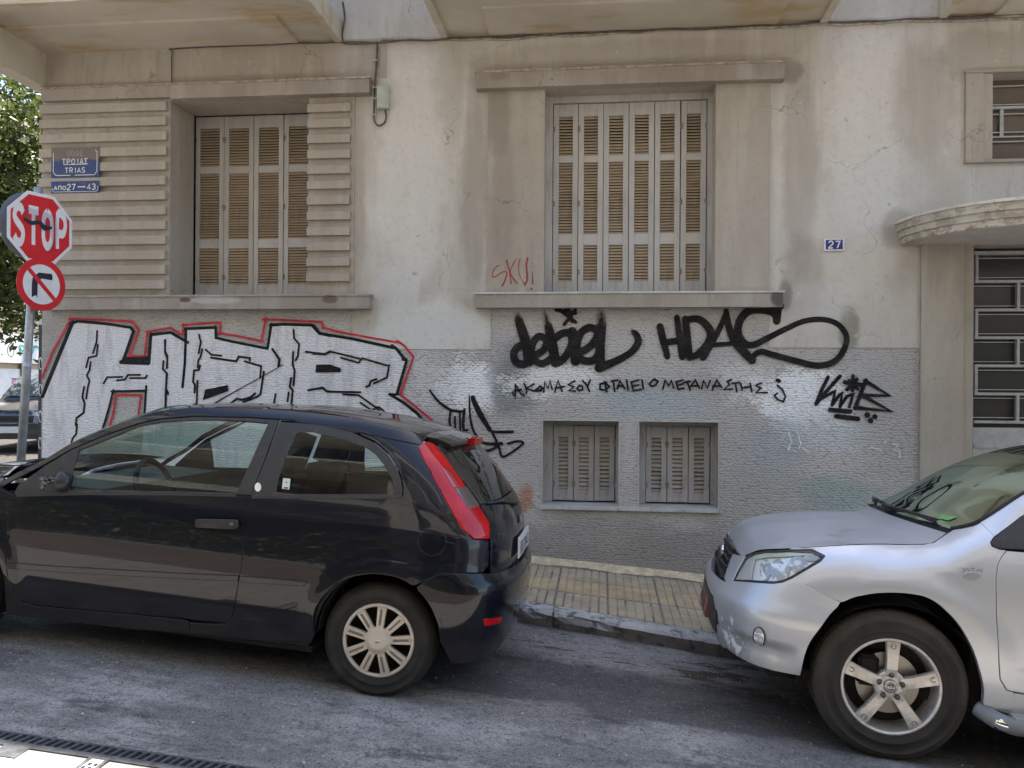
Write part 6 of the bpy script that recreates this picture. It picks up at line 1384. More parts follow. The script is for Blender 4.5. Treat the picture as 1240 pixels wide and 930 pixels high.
panel(tb, inset(lo, .006)[0], mat=M_cover, name='headlight_cover', parent=hl, off=.001, gap=0, rim=0, res=.02)
# grille
gz0, gz1 = .70, .85
gp = H([(878.5,698.5),(886,677),(888.5,668)]); gpc = tb.pc(.86, -1)
grill = gp+[np.array((p, z)) for p, z in ((gp[-1][0]-.12, .868), (gp[-1][0]-.30, .862))]+[np.array((tb.pc(z, -1), z)) for z in (.860,.82,.78,.74,.70)]+[np.array((tb.pc(.69, -1)+.22, .688))]
gr = panel(tb, grill, mat=M_trimblk, name='front_grille', parent=t_root, mirror=True, off=-.02, gap=0, rim=0, res=.03)
for z in (.725,.757,.789,.821,.848):
    bm = bmesh.new(); e = [tb(p, z)+np.array((-.004, 0, 0)) for p in np.linspace(gp[1][0]-.01, tb.pc(z, -1), 10)]; e += [np.array((q[0], -q[1], q[2])) for q in e[::-1][1:]]
    addtube(bm, [tuple(q) for q in e], .008, 6); bmo('grille_bar', bm, M_trimblk, gr, False, smooth=True)
q = tb(tb.pc(.79, -1), .79)
em = empty('badge', (q[0]-.012, 0, .79)); em.parent = gr
def ring(name, rx, rz, r, parent, loc=(0,0,0), mat=M_chrome):
    bm = bmesh.new(); P = [(loc[0], loc[1]+rx*math.cos(a), loc[2]+rz*math.sin(a)) for a in np.linspace(0, 2*math.pi, 37)]; addtube(bm, P, r, 8, False); return bmo(name, bm, mat, parent, False, smooth=True)
ring('badge_ring', .078, .052, .008, em); ring('badge_ring', .025, .048, .006, em, (-.002, 0, 0)); ring('badge_ring', .052, .018, .006, em, (-.002, 0, .02))
# lower intake and number plate seen edge on
lin = [np.array((tb.pc(.60, -1)+.32, .59)), np.array((tb.pc(.60, -1), .605)), np.array((tb.pc(.50, -1), .50)), np.array((tb.pc(.40, -1), .40)), np.array((tb.pc(.40, -1)+.36, .40)), np.array((tb.pc(.5, -1)+.40, .50))]
panel(bT, lin, mat=M_trimblk, name='lower_grille', parent=bo, mirror=True, off=.004, gap=0, rim=.006, res=.03)
q = tb(tb.pc(.5, -1), .5); bm = bmesh.new(); addbox(bm, -.005, .005, -.26, .26, -.057, .057); pT = bmo('number_plate', bm, simple('dusty_reddish_plate', (.30,.14,.11), .5, 0, .15, 12), t_root, False, bevel=.002); pT.location = (q[0]-.012, .0, .50); pT.rotation_euler = (0, R(8), 0)
bm = bmesh.new(); addbox(bm, .006, .03, -.275, .275, -.065, .065); bmo('plate_holder', bm, simple('dusty_brown_plastic', (.16,.07,.055), .6), pT, False, bevel=.004)
plate_text(pT, 'ZHE'.replace('Z', 'I'), (-.0055, .185, -.04), (0,-1,0), (0,0,1), (-1,0,0), .040, .016, .012, M_ink); plate_text(pT, '7240', (-.0055, -.005, -.04), (0,-1,0), (0,0,1), (-1,0,0), .040, .016, .012, M_ink)
# bonnet
hs = H(hoodn[1:-1]); hs = spline(hs, 4); he = [tb(a[0], a[1]) for a in hs]; he = [e for i, e in enumerate(he) if i == 0 or e[0] > he[i-1][0]+1e-4]
he = [he[0]+np.array((-.010, .01, -.014)), he[0]+np.array((-.006, .005, -.005))]+he
sheet('bonnet', he, M_silverp, lambda t: -.008+.030*min(1, t*2.5)+.002*t, lambda t: -.03-.145*t**2, t_root, n=28)
# windscreen, roof
wsn = H([(1152,640.5),(1165,639),(1178,636),(1187,632.5),(1212,616),(1240,598)])
we = [tb(p, z) for p, z in ((.25,1.146),(.293,1.162),(.369,1.202),(.465,1.276),(.572,1.361),(.72,1.455),(.88,1.53),(1.05,1.585),(1.2,1.61))]
wso = sheet('windscreen', [np.array(e) for e in spline(we, 4)], M_glass2, lambda t: .015+.035*t, lambda t: -.17+.06*t, t_root)
re_ = [tb(p, z) for p, z in ((1.2,1.61),(1.5,1.625),(2.0,1.635),(2.7,1.61),(3.05,1.56))]
sheet('roof', [np.array(e) for e in spline(re_, 4)], M_silverp, lambda t: .055, lambda t: -.11+.12*t, t_root)
# black screen border along the near pillar, pillar itself
pil_hi = H([(1187,632.5),(1212,616),(1240,598)]); pil_hi += [np.array((.72,1.455)), np.array((.88,1.53)), np.array((1.05,1.585)), np.array((1.2,1.61)), np.array((2.0,1.635)), np.array((3.05,1.57))]
pil_lo = H([(1204.5,649),(1222,636),(1239,623)])+[np.array((.73,1.39)), np.array((.90,1.47)), np.array((1.05,1.50)), np.array((2.0,1.54)), np.array((2.9,1.50))]
panel(tb, pil_hi+pil_lo[::-1], mat=M_silverp, name='roof_rail', parent=t_root, both=True, rim=.02, gap=.001)
bm = bmesh.new(); addtube(bm, [tuple(np.array(e)+np.array((-.002,.004,.003))) for e in spline(we, 4)], .009, 6); bmo('windscreen_seal', bm, M_rubber, t_root, False, smooth=True)
bm = bmesh.new(); addtube(bm, [(e[0]-.002, -e[1]-.004, e[2]+.003) for e in spline(we, 4)], .009, 6); bmo('windscreen_seal', bm, M_rubber, t_root, False, smooth=True)
c0 = we[0]; V = []; n = 24
for j in range(n+1):
    s = -1+2*j/n; c = 1-abs(s)**2.4; V += [(c0[0]-.17*c-.03*c-.0, c0[1]*-s, c0[2]+.0*c-.030), (c0[0]-.17*c+.03, c0[1]*-s, c0[2]+.015*c+.004)]
mk('scuttle_panel', V, [(2*j, 2*j+2, 2*j+3, 2*j+1) for j in range(n)], M_trimblk, t_root, world=False)
def scr(t, s, off=.015):                         # a point on the windscreen
    P = spline(we, 4); i = t*(len(P)-1); k = min(int(i), len(P)-2); e = P[k]+(P[k+1]-P[k])*(i-k); c = 1-abs(s)**2.4
    return (e[0]+(-.17+.06*t)*c-off*.6, e[1]*-s, e[2]+(.015+.035*t)*c+off*.8)
for k, (s0, s1) in enumerate(((-.1, -.85), (.75, .0))):
    bm = bmesh.new(); addtube(bm, [scr(.02, s0, .03), scr(.05, (s0+s1)/2, .03), scr(.09, s1, .02)], [.011,.008,.006], 6); addtube(bm, [scr(.04, s0-.05, .01), scr(.08, s1+.02, .008)], .006, 4); lathe(bm, [(0, .03), (.02, .025), (.022, 0)], 14, 'z', scr(.0, s0, .0)); fixn(bm); bmo('wiper', bm, M_trimblk, t_root, False, smooth=True)
q = scr(.19, -.80, -.008); stx = mk('green_sticker', [scr(.16,-.86,.004), scr(.14,-.74,.004), scr(.20,-.72,.004), scr(.23,-.84,.004)], [(0,1,2,3)], simple('green_sticker', (.14,.34,.09), .5, 0, .3, 30), t_root, world=False)
# mirror triangle, door, rear parts
sail = H([(1199.5,656.5),(1205,650),(1222,637),(1239,624)])+[np.array((.60,1.20)), np.array((.60,1.105))]+H([(1212,664.6),(1202,661.5)])
ds = H([(1219.5,667)])[0]
panel(tb, sail, mat=M_trimblk, name='mirror_triangle', parent=t_root, both=True, rim=.01, off=.003)
doorT = H([(1219.5,666.8),(1213,674),(1208.3,684.5),(1206.5,702.5),(1207,740),(1208.5,767),(1210,800),(1211.5,823),(1219.5,836),(1230,838.5)])+[np.array((.80,.405)), np.array((1.40,.41)), np.array((1.47,.46)), np.array((1.47,1.10)), np.array((.9,1.098))]
dT = panel(tb, doorT, mat=M_silverp, name='front_door', parent=t_root, both=True, rim=.025)
panel(tb, [np.array(p) for p in ((1.48,1.10),(1.48,.46),(1.54,.41),(2.10,.41),(2.12,.55),(2.25,.75),(2.44,.86),(2.44,1.10))], mat=M_silverp, name='rear_door', parent=t_root, both=True, rim=.025)
arR = [np.array((2.56+.44*math.cos(a), .36+.46*math.sin(a))) for a in np.linspace(2.35, -.1, 16)]
panel(tb, [np.array((2.13,.41)), np.array((2.13,.55))]+arR[:0]+[np.array((2.26,.75)), np.array((2.45,.87)), np.array((2.45,1.10)), np.array((2.9,1.12))]+[np.array((p, 1.12)) for p in np.linspace(3.1, tb.pc(1.12, 1), 6)]+[np.array((tb.pc(z, 1), z)) for z in (1.0,.8,.6,.4,.3)]+[np.array((p, .29)) for p in np.linspace(tb.pc(.29, 1)-.1, 3.02, 5)]+arR[::-1], mat=M_silverp, name='rear_body', parent=t_root, mirror=True, rim=.03)
panel(tb, [np.array(p) for p in ((.62,1.105),(.62,1.22),(.80,1.36),(.97,1.455),(1.12,1.495),(2.0,1.535),(2.85,1.50),(3.0,1.13),(2.0,1.105))], mat=M_glass1, name='side_window', parent=t_root, both=True, gap=0, rim=0, off=-.004)
panel(tb, [np.array((p, 1.13)) for p in np.linspace(3.02, tb.pc(1.13, 1), 5)]+[np.array((tb.pc(z, 1), z)) for z in (1.25,1.4,1.54)]+[np.array((p, 1.54)) for p in np.linspace(tb.pc(1.54, 1)-.1, 2.9, 5)], mat=M_glass3, name='rear_window', parent=t_root, mirror=True, gap=0, rim=0)
sillT = H([(1197,859),(1226,861.5),(1226,843),(1230,840)])+[np.array((.80,.398)), np.array((2.12,.398)), np.array((2.12,.30)), np.array((.6,.30))]
panel(tb, sillT, mat=M_silverp, name='sill', parent=t_root, both=True, rim=.03, off=-.004)
# side step
sp_ = tc_.plane(1192, 873, -.93); bm = bmesh.new(); y_ = -.945
addtube(bm, spline([(sp_[0], -.86, sp_[2]+.03), (sp_[0]+.05, -.92, sp_[2]+.012), (sp_[0]+.12, y_, sp_[2]), (sp_[0]+.5, y_, sp_[2]), (2.05, y_, sp_[2])], 5), .036, 16); stp = bmo('side_step', bm, M_chrome, t_root, False, smooth=True)
bm = bmesh.new(); addtube(bm, spline([(sp_[0]-.005, -.855, sp_[2]+.035), (sp_[0]+.05, -.92, sp_[2]+.012), (sp_[0]+.12, y_, sp_[2]), (sp_[0]+.17, y_, sp_[2])], 5), .040, 16); bmo('step_end', bm, simple('grey_plastic', (.17,.18,.19), .5), stp, False, smooth=True)
bm = bmesh.new(); addbox(bm, sp_[0]+.12, 2.0, y_-.02, -.83, sp_[2]+.032, sp_[2]+.044); bmo('step_tread', bm, simple('ribbed_step', (.30,.29,.24), .7, 0, .1, 20), stp, False, bevel=.003)
o = stp.copy(); C.objects.link(o); o.parent = t_root; o.scale = (1, -1, 1)
# side repeater and lettering
M_cover2 = NB('grey_clear_lens', (.40,.41,.42), .12, .4, .6, 1).m
rp = [(1176.5+10.5*math.cos(a), 697.5+4.3*math.sin(a)) for a in np.linspace(0, 2*math.pi, 25)[:-1]]
panel(tb, H(rp), mat=M_cover2, name='side_indicator', parent=t_root, both=True, off=.006, gap=0, rim=.005, lip=.003, res=.015)
lp = H([(1165.5,692.5)])[0]; l2 = H([(1188,693.2)])[0]; e1 = tb(l2[0], l2[1])-tb(lp[0], lp[1]); e1 /= np.linalg.norm(e1); nn_ = tb.nrm(lp[0], lp[1])
plate_text(t_root, 'VVT-I', tuple(tb(lp[0], lp[1])+nn_*.0035), tuple(e1), (0,0,1), tuple(nn_), .0135, .006, .0035, simple('grey_chrome_letter', (.30,.30,.31), .3, .8), 'model_lettering')
# cabin
low = [np.array(p) for p in ((.44,.38),(2.0,.38),(2.1,.8),(3.2,.9),(3.2,1.08),(.45,1.08))]
panel(tb, low, mat=M_inner, name='inner_lining', parent=t_root, off=-.03, gap=0, rim=0, both=True, res=.08)
bx2('floor_pan', -.60, 3.2, -.80, .80, .30, .36, M_under, t_root); bx2('dashboard', .42, .85, -.74, .74, .75, 1.09, M_innerg, t_root, .06, 3); bx2('bulkhead', .36, .42, -.78, .78, .3, 1.0, M_under, t_root); bx2('engine_block', -.58, .1, -.5, .5, .4, .80, M_under, t_root, .05)
bx2('front_crossmember', -.70, -.62, -.55, .55, .33, .70, M_under, t_root, .02)
sg_t = simple('beige_grey_seat', (.22,.21,.18), .85, 0, .12, 12)
seat(t_root, 1.55, -.38, .62, sg_t, .25, .62); seat(t_root, 1.55, .38, .62, sg_t, .25, .62); bx2('rear_bench', 2.1, 2.7, -.65, .65, .55, .70, sg_t, t_root, .05, 3); bx2('rear_backrest', 2.55, 2.7, -.65, .65, .68, 1.22, sg_t, t_root, .05, 3)
bm = bmesh.new(); lathe(bm, [(.185+.016*math.cos(a), .016*math.sin(a)) for a in np.linspace(0, 2*math.pi, 9)], 28, 'x'); addbox(bm, -.01, .01, -.17, .17, -.02, .02); stw = bmo('steering_wheel', bm, M_inner, t_root, False, smooth=True); stw.location = (.98, -.38, 1.06); stw.rotation_euler = (0, R(-25), 0)
bm = bmesh.new(); addbox(bm, -.01, .01, -.11, .11, -.035, .035); mr = bmo('inner_mirror', bm, M_trimblk, t_root, False, bevel=.012, seg=2); mr.location = (.98, 0, 1.46)
for cx_ in (0, 2.56):
    wheelwell(t_root, cx_, .455, -.865, -.50); wheelwell(t_root, cx_, .455, .865, .50)
def alloy_wheel(parent, x, y, flip=False, spin=0.):
    R_ = .362; w = bpy.data.objects.new('wheel', None); C.objects.link(w); w.parent = parent; w.location = (x, y, R_-.004); w.rotation_euler = (0, spin, math.pi if flip else 0)
    tyre(w, R_, .232, .225, M_tyre2)
    bm = bmesh.new(); lathe(bm, [(.236, .014), (.236, .002), (.231, -.003), (.224, -.002), (.219, .006), (.216, .02), (.210, .045), (.202, .10), (.200, .19)], 72); fixn(bm); rim = bmo('rim', bm, M_alloy, w, False, smooth=True)
    bm = bmesh.new(); lathe(bm, [(.150, .082), (.150, .075), (.06, .075), (.0, .075)], 48); fixn(bm); bmo('brake_disc', bm, M_disc, w, False, smooth=False)
    bm = bmesh.new(); addbox(bm, -.15, -.05, .03, .12, -.02, .13); fixn(bm); bmo('brake_caliper', bm, M_under, w, False, bevel=.015, seg=2)
    bm = bmesh.new(); lathe(bm, [(.20, .11), (.0, .11)], 40); fixn(bm); bmo('wheel_backing', bm, M_under, w, False)
    for k in range(5):
        a = R(90)+2*math.pi*k/5; M = Matrix.Rotation(-a, 4, 'Y'); bm = bmesh.new()
        secs = [(.052, .030, .006), (.085, .0285, -.001), (.12, .029, -.004), (.16, .031, -.004), (.195, .034, -.002), (.221, .037, .002)]
        rows = []
        for r, hw, y0 in secs: rows.append([bm.verts.new(M @ Vector(p)) for p in ((r, y0+.045, -hw*.80), (r, y0+.012, -hw), (r, y0, -hw*.86), (r, y0-.0015, 0), (r, y0, hw*.86), (r, y0+.012, hw), (r, y0+.045, hw*.80))])
        for a_, b_ in zip(rows, rows[1:]):
            for j in range(6): bm.faces.new((a_[j], a_[j+1], b_[j+1], b_[j]))
        bm.faces.new(rows[0]); bm.faces.new(rows[-1][::-1]); fixn(bm); so = bmo('spoke', bm, M_alloy, w, False)
        bm = bmesh.new(); addtube(bm, [tuple(M @ Vector(p)) for p in ((.208, -.0045, -.010), (.19, -.005, -.010), (.186, -.005, 0), (.19, -.005, .010), (.208, -.0045, .010))], .0018, 5); bmo('spoke_notch', bm, M_nut, so, False)
        bm = bmesh.new(); lathe(bm, [(0, -.012), (.007, -.0115), (.0105, -.008), (.0115, .0), (.0125, .002), (.0145, .004)], 12, 'y', tuple(M @ Vector((.057, 0, 0)))); fixn(bm); bmo('wheel_nut', bm, M_nut, w, False, smooth=True)
    bm = bmesh.new(); lathe(bm, [(.0, .012), (.034, .012), (.042, .0135), (.073, .010), (.076, .016), (.076, .05)], 40); fixn(bm); bmo('hub', bm, M_alloy, w, False, smooth=True)
    bm = bmesh.new(); lathe(bm, [(0, -.006), (.022, -.006), (.030, -.003), (.033, .004), (.033, .014)], 36); fixn(bm); cp = bmo('hub_cap', bm, simple('silver_cap', (.45,.44,.44), .3, .8), w, False, smooth=True)
    def ring2(rx, rz, r, z0=0):
        bm = bmesh.new(); addtube(bm, [(rx*math.cos(a), -.0075, z0+rz*math.sin(a)) for a in np.linspace(0, 2*math.pi, 25)], r, 6, False); bmo('badge_ring', bm, M_nut, cp, False, smooth=True)
    ring2(.020, .014, .0017); ring2(.007, .012, .0014); ring2(.013, .005, .0014, .006)
    return w
alloy_wheel(t_root, -.02, -.885, spin=R(-1)); alloy_wheel(t_root, -.02, .885, True); alloy_wheel(t_root, 2.56, -.885); alloy_wheel(t_root, 2.56, .885, True)

# ================================================================== STREET SIGNS AND THE CORNER
th = R(72); e1 = Vector((math.cos(th), math.sin(th), 0)); en_ = Vector((math.sin(th), -math.cos(th), 0)); ez_ = Vector((0, 0, 1))
sx, sz_ = at(49.5, 276.5, 6.5); SC = Vector((sx, 6.5, sz_))
M_sred = simple('red_sign_sheeting', (.62,.012,.02), .35, 0, .06, 8); M_swhite = simple('white_sign_sheeting', (.72,.72,.72), .4, 0, .05, 10); M_sblack = NB('black_sign_print', (.012,.012,.03), .4).m
M_galv = simple('galvanised_steel', (.36,.38,.40), .45, .5, .18, 9, .15, 40, dirt=(.2,.2,.2))
ssn = empty('stop_sign', (0, 0, 0), 'stop sign and no right turn sign on a leaning galvanised pole at the corner', 'traffic sign')
ax, az = at(36.8, 380, 6.56); bx_, bz = at(25.5, 556, 6.56); dx = (bx_-ax)/(bz-az)
pz0 = .45; base = Vector((ax+dx*(pz0-az), 6.56, pz0)); topz = SC.z+.36; top = Vector((ax+dx*(topz-az), 6.56, topz))
ssn.location = base
def S(o): o.parent = ssn; o.matrix_parent_inverse = Matrix.Translation(-ssn.location); return o
bm = bmesh.new(); addtube(bm, [base, base.lerp(top, .5), top], .034, 20); S(bmo('pole', bm, M_galv, None, False, smooth=True))
bm = bmesh.new(); pq = base.lerp(top, (at(31.5, 441, 6.56)[1]-pz0)/(topz-pz0)); addtube(bm, [pq+Vector((0,0,-.02)), pq+Vector((0,0,.02))], .0350, 20, False); S(bmo('pole_sticker', bm, simple('pale_lilac_sticker', (.5,.48,.62), .5, 0, .2, 30), None, False, smooth=True))
def onp(c, u, v, k=0): return c+e1*u+ez_*v+en_*k
def disc(name, c, pts, k, mat, thick=0, parent=None):
    n = len(pts)
    if thick: V = [onp(c, u, v, k) for u, v in pts]+[onp(c, u, v, k-thick) for u, v in pts]; F_ = [tuple(range(n)), tuple(range(n, 2*n))[::-1]]+[(i, (i+1) % n, n+(i+1) % n, n+i)[::-1] for i in range(n)]
    else: V = [onp(c, u, v, k) for u, v in pts]; F_ = [tuple(range(n))]
    o = mk(name, V, F_, mat); S(o); return o
octo = lambda r: [(r*math.cos(a), r*math.sin(a)) for a in [R(22.5+45*i) for i in range(8)]]
circ = lambda r, n=40, c=(0, 0): [(c[0]+r*math.cos(2*math.pi*i/n), c[1]+r*math.sin(2*math.pi*i/n)) for i in range(n)]
SC = SC+en_*.0
disc('stop_plate', SC, octo(.318), 0, M_swhite, .004); disc('stop_field', SC, octo(.288), .0006, M_sred)
V, F_ = text_verts('STOP', .085, .040, .031, lambda a, b_, k: onp(SC, -.238+a*1.02, -.150+b_*2.35, .0010+.00004*k)); S(mk('stop_lettering', V, F_, M_swhite))
# the torn clear film and a black smear over the lettering
M_film = glass_mat('torn_plastic_film', (.88,.86,.90), dust=.12, ior=1.1)
S(mk('torn_film', [onp(SC, u, v, .006) for u, v in ((-.16,.16),(.14,.13),(.15,.05),(.02,.02),(-.16,.06))], [(0,1,2,3,4)], M_film)); S(mk('torn_film', [onp(SC, u, v, .006) for u, v in ((.07,.05),(.15,.05),(.14,-.17),(.06,-.20),(.10,-.1))], [(0,1,2,3,4)], M_film))
rows = stroke2d(spline([(-.15,.055),(-.09,.03),(-.02,.045),(.03,.01),(.09,.02)], 5), [.02,.035,.03,.05,.02]); V = [onp(SC, q[0], q[1], .0075) for r in rows for q in r]; S(mk('black_smear', V, [(2*i,2*i+1,2*i+3,2*i+2) for i in range(len(rows)-1)], M_sblack))
nx, nz2 = at(50.3, 344.5, 6.5); NC = Vector((nx, 6.5, nz2))+en_*.002
disc('turn_plate', NC, circ(.222), .0, M_sred, .004); disc('turn_field', NC, circ(.168), .0008, M_swhite)
for nm, P_ in (('turn_arrow', [(-.095,-.115),(-.055,-.095),(-.045,-.12),(-.04,.02),(-.005,.05),(.09,.045),(.095,.075),(.085,.10),(-.03,.098),(-.085,.06),(-.095,.0)]),): disc(nm, NC, [(u+.005, v+.0) for u, v in P_][::-1], .0014, M_sblack)
rows = stroke2d([(-.118,.118),(.118,-.118)], .036, caps=False); V = [onp(NC, q[0], q[1], .002) for r in rows for q in r]; S(mk('turn_bar', V, [(0,1,3,2)], M_sred))
BC = SC-en_*.11+ez_*.02; disc('sign_back', BC, circ(.29), 0, simple('grey_sign_back', (.22,.24,.27), .5, .4, .08, 8), .004)
# dark down pipe on the corner
dp = empty('down_pipe', (-5.475, 7.62, .4), 'dark pipe strip scribbled with white on the building corner', 'pipe')
bm = bmesh.new(); addbox(bm, -5.50, -5.44, 7.56, 7.66, .3, 2.2); bmo('pipe_casing', bm, simple('dark_blue_paint', (.03,.03,.05), .5), dp, bevel=.012, seg=2)
PW = Paint(7.557, lambda x, z, y: (x, y, z))
for i in range(5):
    z = .75+.26*i; PW.stroke([(-5.475+.016*math.cos(t), z+.07*math.sin(t*1.0)+.01*t) for t in np.linspace(0, 5, 14)], .008, (.9,.9))
PW.build('white_scribble', M_spraywhite, dp)

# ================================================================== TREE, SHOP AND CAR ACROSS THE SIDE STREET
def leafmat(name, c1, c2):
    b = NB(name, rough=.45, spec=.4); rnd = b.n('ShaderNodeAttribute', attribute_name='tone').outputs['Fac']
    c = b.mix(rnd, c1, c2); b.set('Base Color', c)
    tr = b.N.new('ShaderNodeBsdfTranslucent'); b.L.new(c, tr.inputs[0]); m = b.N.new('ShaderNodeMixShader'); m.inputs[0].default_value = .35
    out = b.N['Material Output']; b.L.new(b.p.outputs[0], m.inputs[1]); b.L.new(tr.outputs[0], m.inputs[2]); b.L.new(m.outputs[0], out.inputs[0]); return b.m
M_leaf = leafmat('glossy_leaf', (.016,.040,.011), (.19,.21,.045)); M_bark = simple('grey_bark', (.12,.10,.08), .9, 0, .2, 12, .5)
def tree(name, x, y, zg, ztrunk, blobs, nleaf, label, seed, ls=.11):
    root = empty(name, (x, y, zg), label, 'tree'); r = np.random.default_rng(seed)
    bm = bmesh.new(); addtube(bm, [(x, y, zg-.1), (x+.05, y, zg+1.2), (x-.03, y+.05, ztrunk)], [.16,.12,.10], 10)
    for (bx1, by1, bz1, br) in blobs: addtube(bm, [(x-.03, y+.05, ztrunk-.2), ((x+bx1)/2+.1, (y+by1)/2, (ztrunk+bz1)/2+.1), (bx1, by1, bz1)], [.07,.045,.02], 6)
    bmo('trunk', bm, M_bark, root, smooth=True)
    tot = sum(b[3]**2 for b in blobs); V = []; tone = []
    for (bx1, by1, bz1, br) in blobs:
        n = int(nleaf*br*br/tot); ncl = max(6, n//26); d = r.normal(size=(ncl, 3)); d /= np.linalg.norm(d, axis=1)[:, None]
        cl = np.array((bx1, by1, bz1))+d*br*(r.uniform(.35, 1.05, ncl)**.6)[:, None]; ct = r.uniform(0, 1, ncl)
        k = r.integers(0, ncl, n); c = cl[k]+r.normal(size=(n, 3))*.17
        nn = r.normal(size=(n, 3))+np.array((0, 0, .8)); nn /= np.linalg.norm(nn, axis=1)[:, None]; a = np.cross(nn, r.normal(size=(n, 3))); a /= np.linalg.norm(a, axis=1)[:, None]; b = np.cross(nn, a)
        L = ls*r.uniform(.6, 1.2, n)[:, None]; Wd = L*.45
        V.append(np.stack([c-a*L*.5, c+b*Wd*.5-a*L*.05+nn*.01, c+a*L*.5, c-b*Wd*.5-a*L*.05+nn*.01], 1).reshape(-1, 3)); tone.append(np.repeat(np.clip(ct[k]*.75+r.uniform(0, .3, n), 0, 1), 4))
    V = np.concatenate(V); n = len(V)//4; me = bpy.data.meshes.new('crown'); me.from_pydata(V.tolist(), [], [(4*i, 4*i+1, 4*i+2, 4*i+3) for i in range(n)]); me.materials.append(M_leaf)
    at_ = me.attributes.new('tone', 'FLOAT', 'POINT'); at_.data.foreach_set('value', np.concatenate(tone).astype(float)); link('crown', me, root, True); return root
tx, tz0 = at(-6, 300, 14.5)
tree('street_tree', tx-.3, 14.5, .44, 2.9, [(tx-.2, 14.5, 4.6, 1.5), (tx+.75, 14.2, 5.6, 1.2), (tx+.9, 14.6, 3.9, 1.0), (tx-.9, 14.6, 5.9, 1.3), (tx+.55, 14.3, 3.25, .75), (tx+.2, 14.3, 6.7, 1.1), (tx-.9, 14.3, 3.4, 1.0)], 15000, 'leafy street tree in sun and shade at the left edge above the shop', 4, .19)
t2 = at(30, 300, 22)[0]
tree('street_tree', t2+.2, 22.5, .44, 3.2, [(t2+.2, 22.5, 6.2, 1.7), (t2-1.8, 22.3, 5.0, 1.8), (t2+1.6, 22.5, 5.2, 1.6), (t2, 22.3, 8.2, 1.6)], 16000, 'farther street tree seen behind the nearer crown at the left edge', 9, .16)
# shop: facade facing the side street
SX = -15.2
def atx(px, py): d = ray(px, py); t = SX/d[0]; return (d[1]*t, HC+d[2]*t)
shop = empty('corner_shop', (SX, 20, .44), 'sunlit white shop front with teal drawing on its fascia across the side street', 'building')
M_shw = simple('sunlit_white_render', (.78,.76,.72), .7, 0, .06, 3); M_shb = simple('beige_roller_shutter', (.42,.35,.26), .6, 0, .1, 5); M_teal = simple('teal_print', (.03,.42,.34), .5); M_pink = simple('pink_print', (.65,.25,.35), .5)
ya, yb_ = 15.0, 27.0
zf0, zf1 = atx(25, 440)[1], atx(25, 406)[1]; zs1 = atx(25, 394)[1]
box('shop_wall', SX-6, SX, ya, yb_, .3, 9.0, simple('ochre_wall', (.5,.42,.32), .8, 0, .1, 2), shop, 0)
box('fascia', SX, SX+.25, ya+.3, yb_-.3, zf0, zf1, M_shw, shop, .01)
for i in range(14): box('shutter_slat', SX+.002, SX+.10, ya+.3, yb_-.3, zf1+.12+i*.075, zf1+.12+i*.075+.062, M_shb, shop, .004)
box('shop_window', SX+.002, SX+.05, ya+.8, yb_-1.5, .7, zf0-.15, M_shw, shop, .004); box('window_frame', SX+.052, SX+.09, atx(22, 470)[0]-.0, atx(22, 470)[0]+.18, .45, zf0, simple('brown_frame', (.25,.18,.12), .6), shop, 0)
Yc, Zc_ = atx(22, 420); Xf = SX+.256
def lmx(name, pts, w, mat): rows = stroke2d([atx(*p) for p in pts], w, caps=False); mk(name, [(Xf+.002*0, q[0]*1.0, q[1]) for r in rows for q in r], [(2*i,2*i+1,2*i+3,2*i+2) for i in range(len(rows)-1)], mat, shop)
lmx('fascia_drawing', [(12,418),(14,431),(14,422)], .035, M_teal); lmx('fascia_drawing', [(12,418),(30,420),(44,423)], .045, M_teal); lmx('fascia_drawing', [(13,420),(17,428),(23,430),(29,427),(31,421)], .035, M_teal)
lmx('fascia_stamp', [(2+4.0*math.cos(a), 424+8*math.sin(a)) for a in np.linspace(0, 6.3, 22)], .02, M_sblack)
for i in range(5): y0, z0_ = atx(10+i*2, 452+i*6); box('poster', SX+.051, SX+.054, y0, y0+.25, z0_-.15, z0_, M_pink if i % 2 else M_shw, shop, 0)
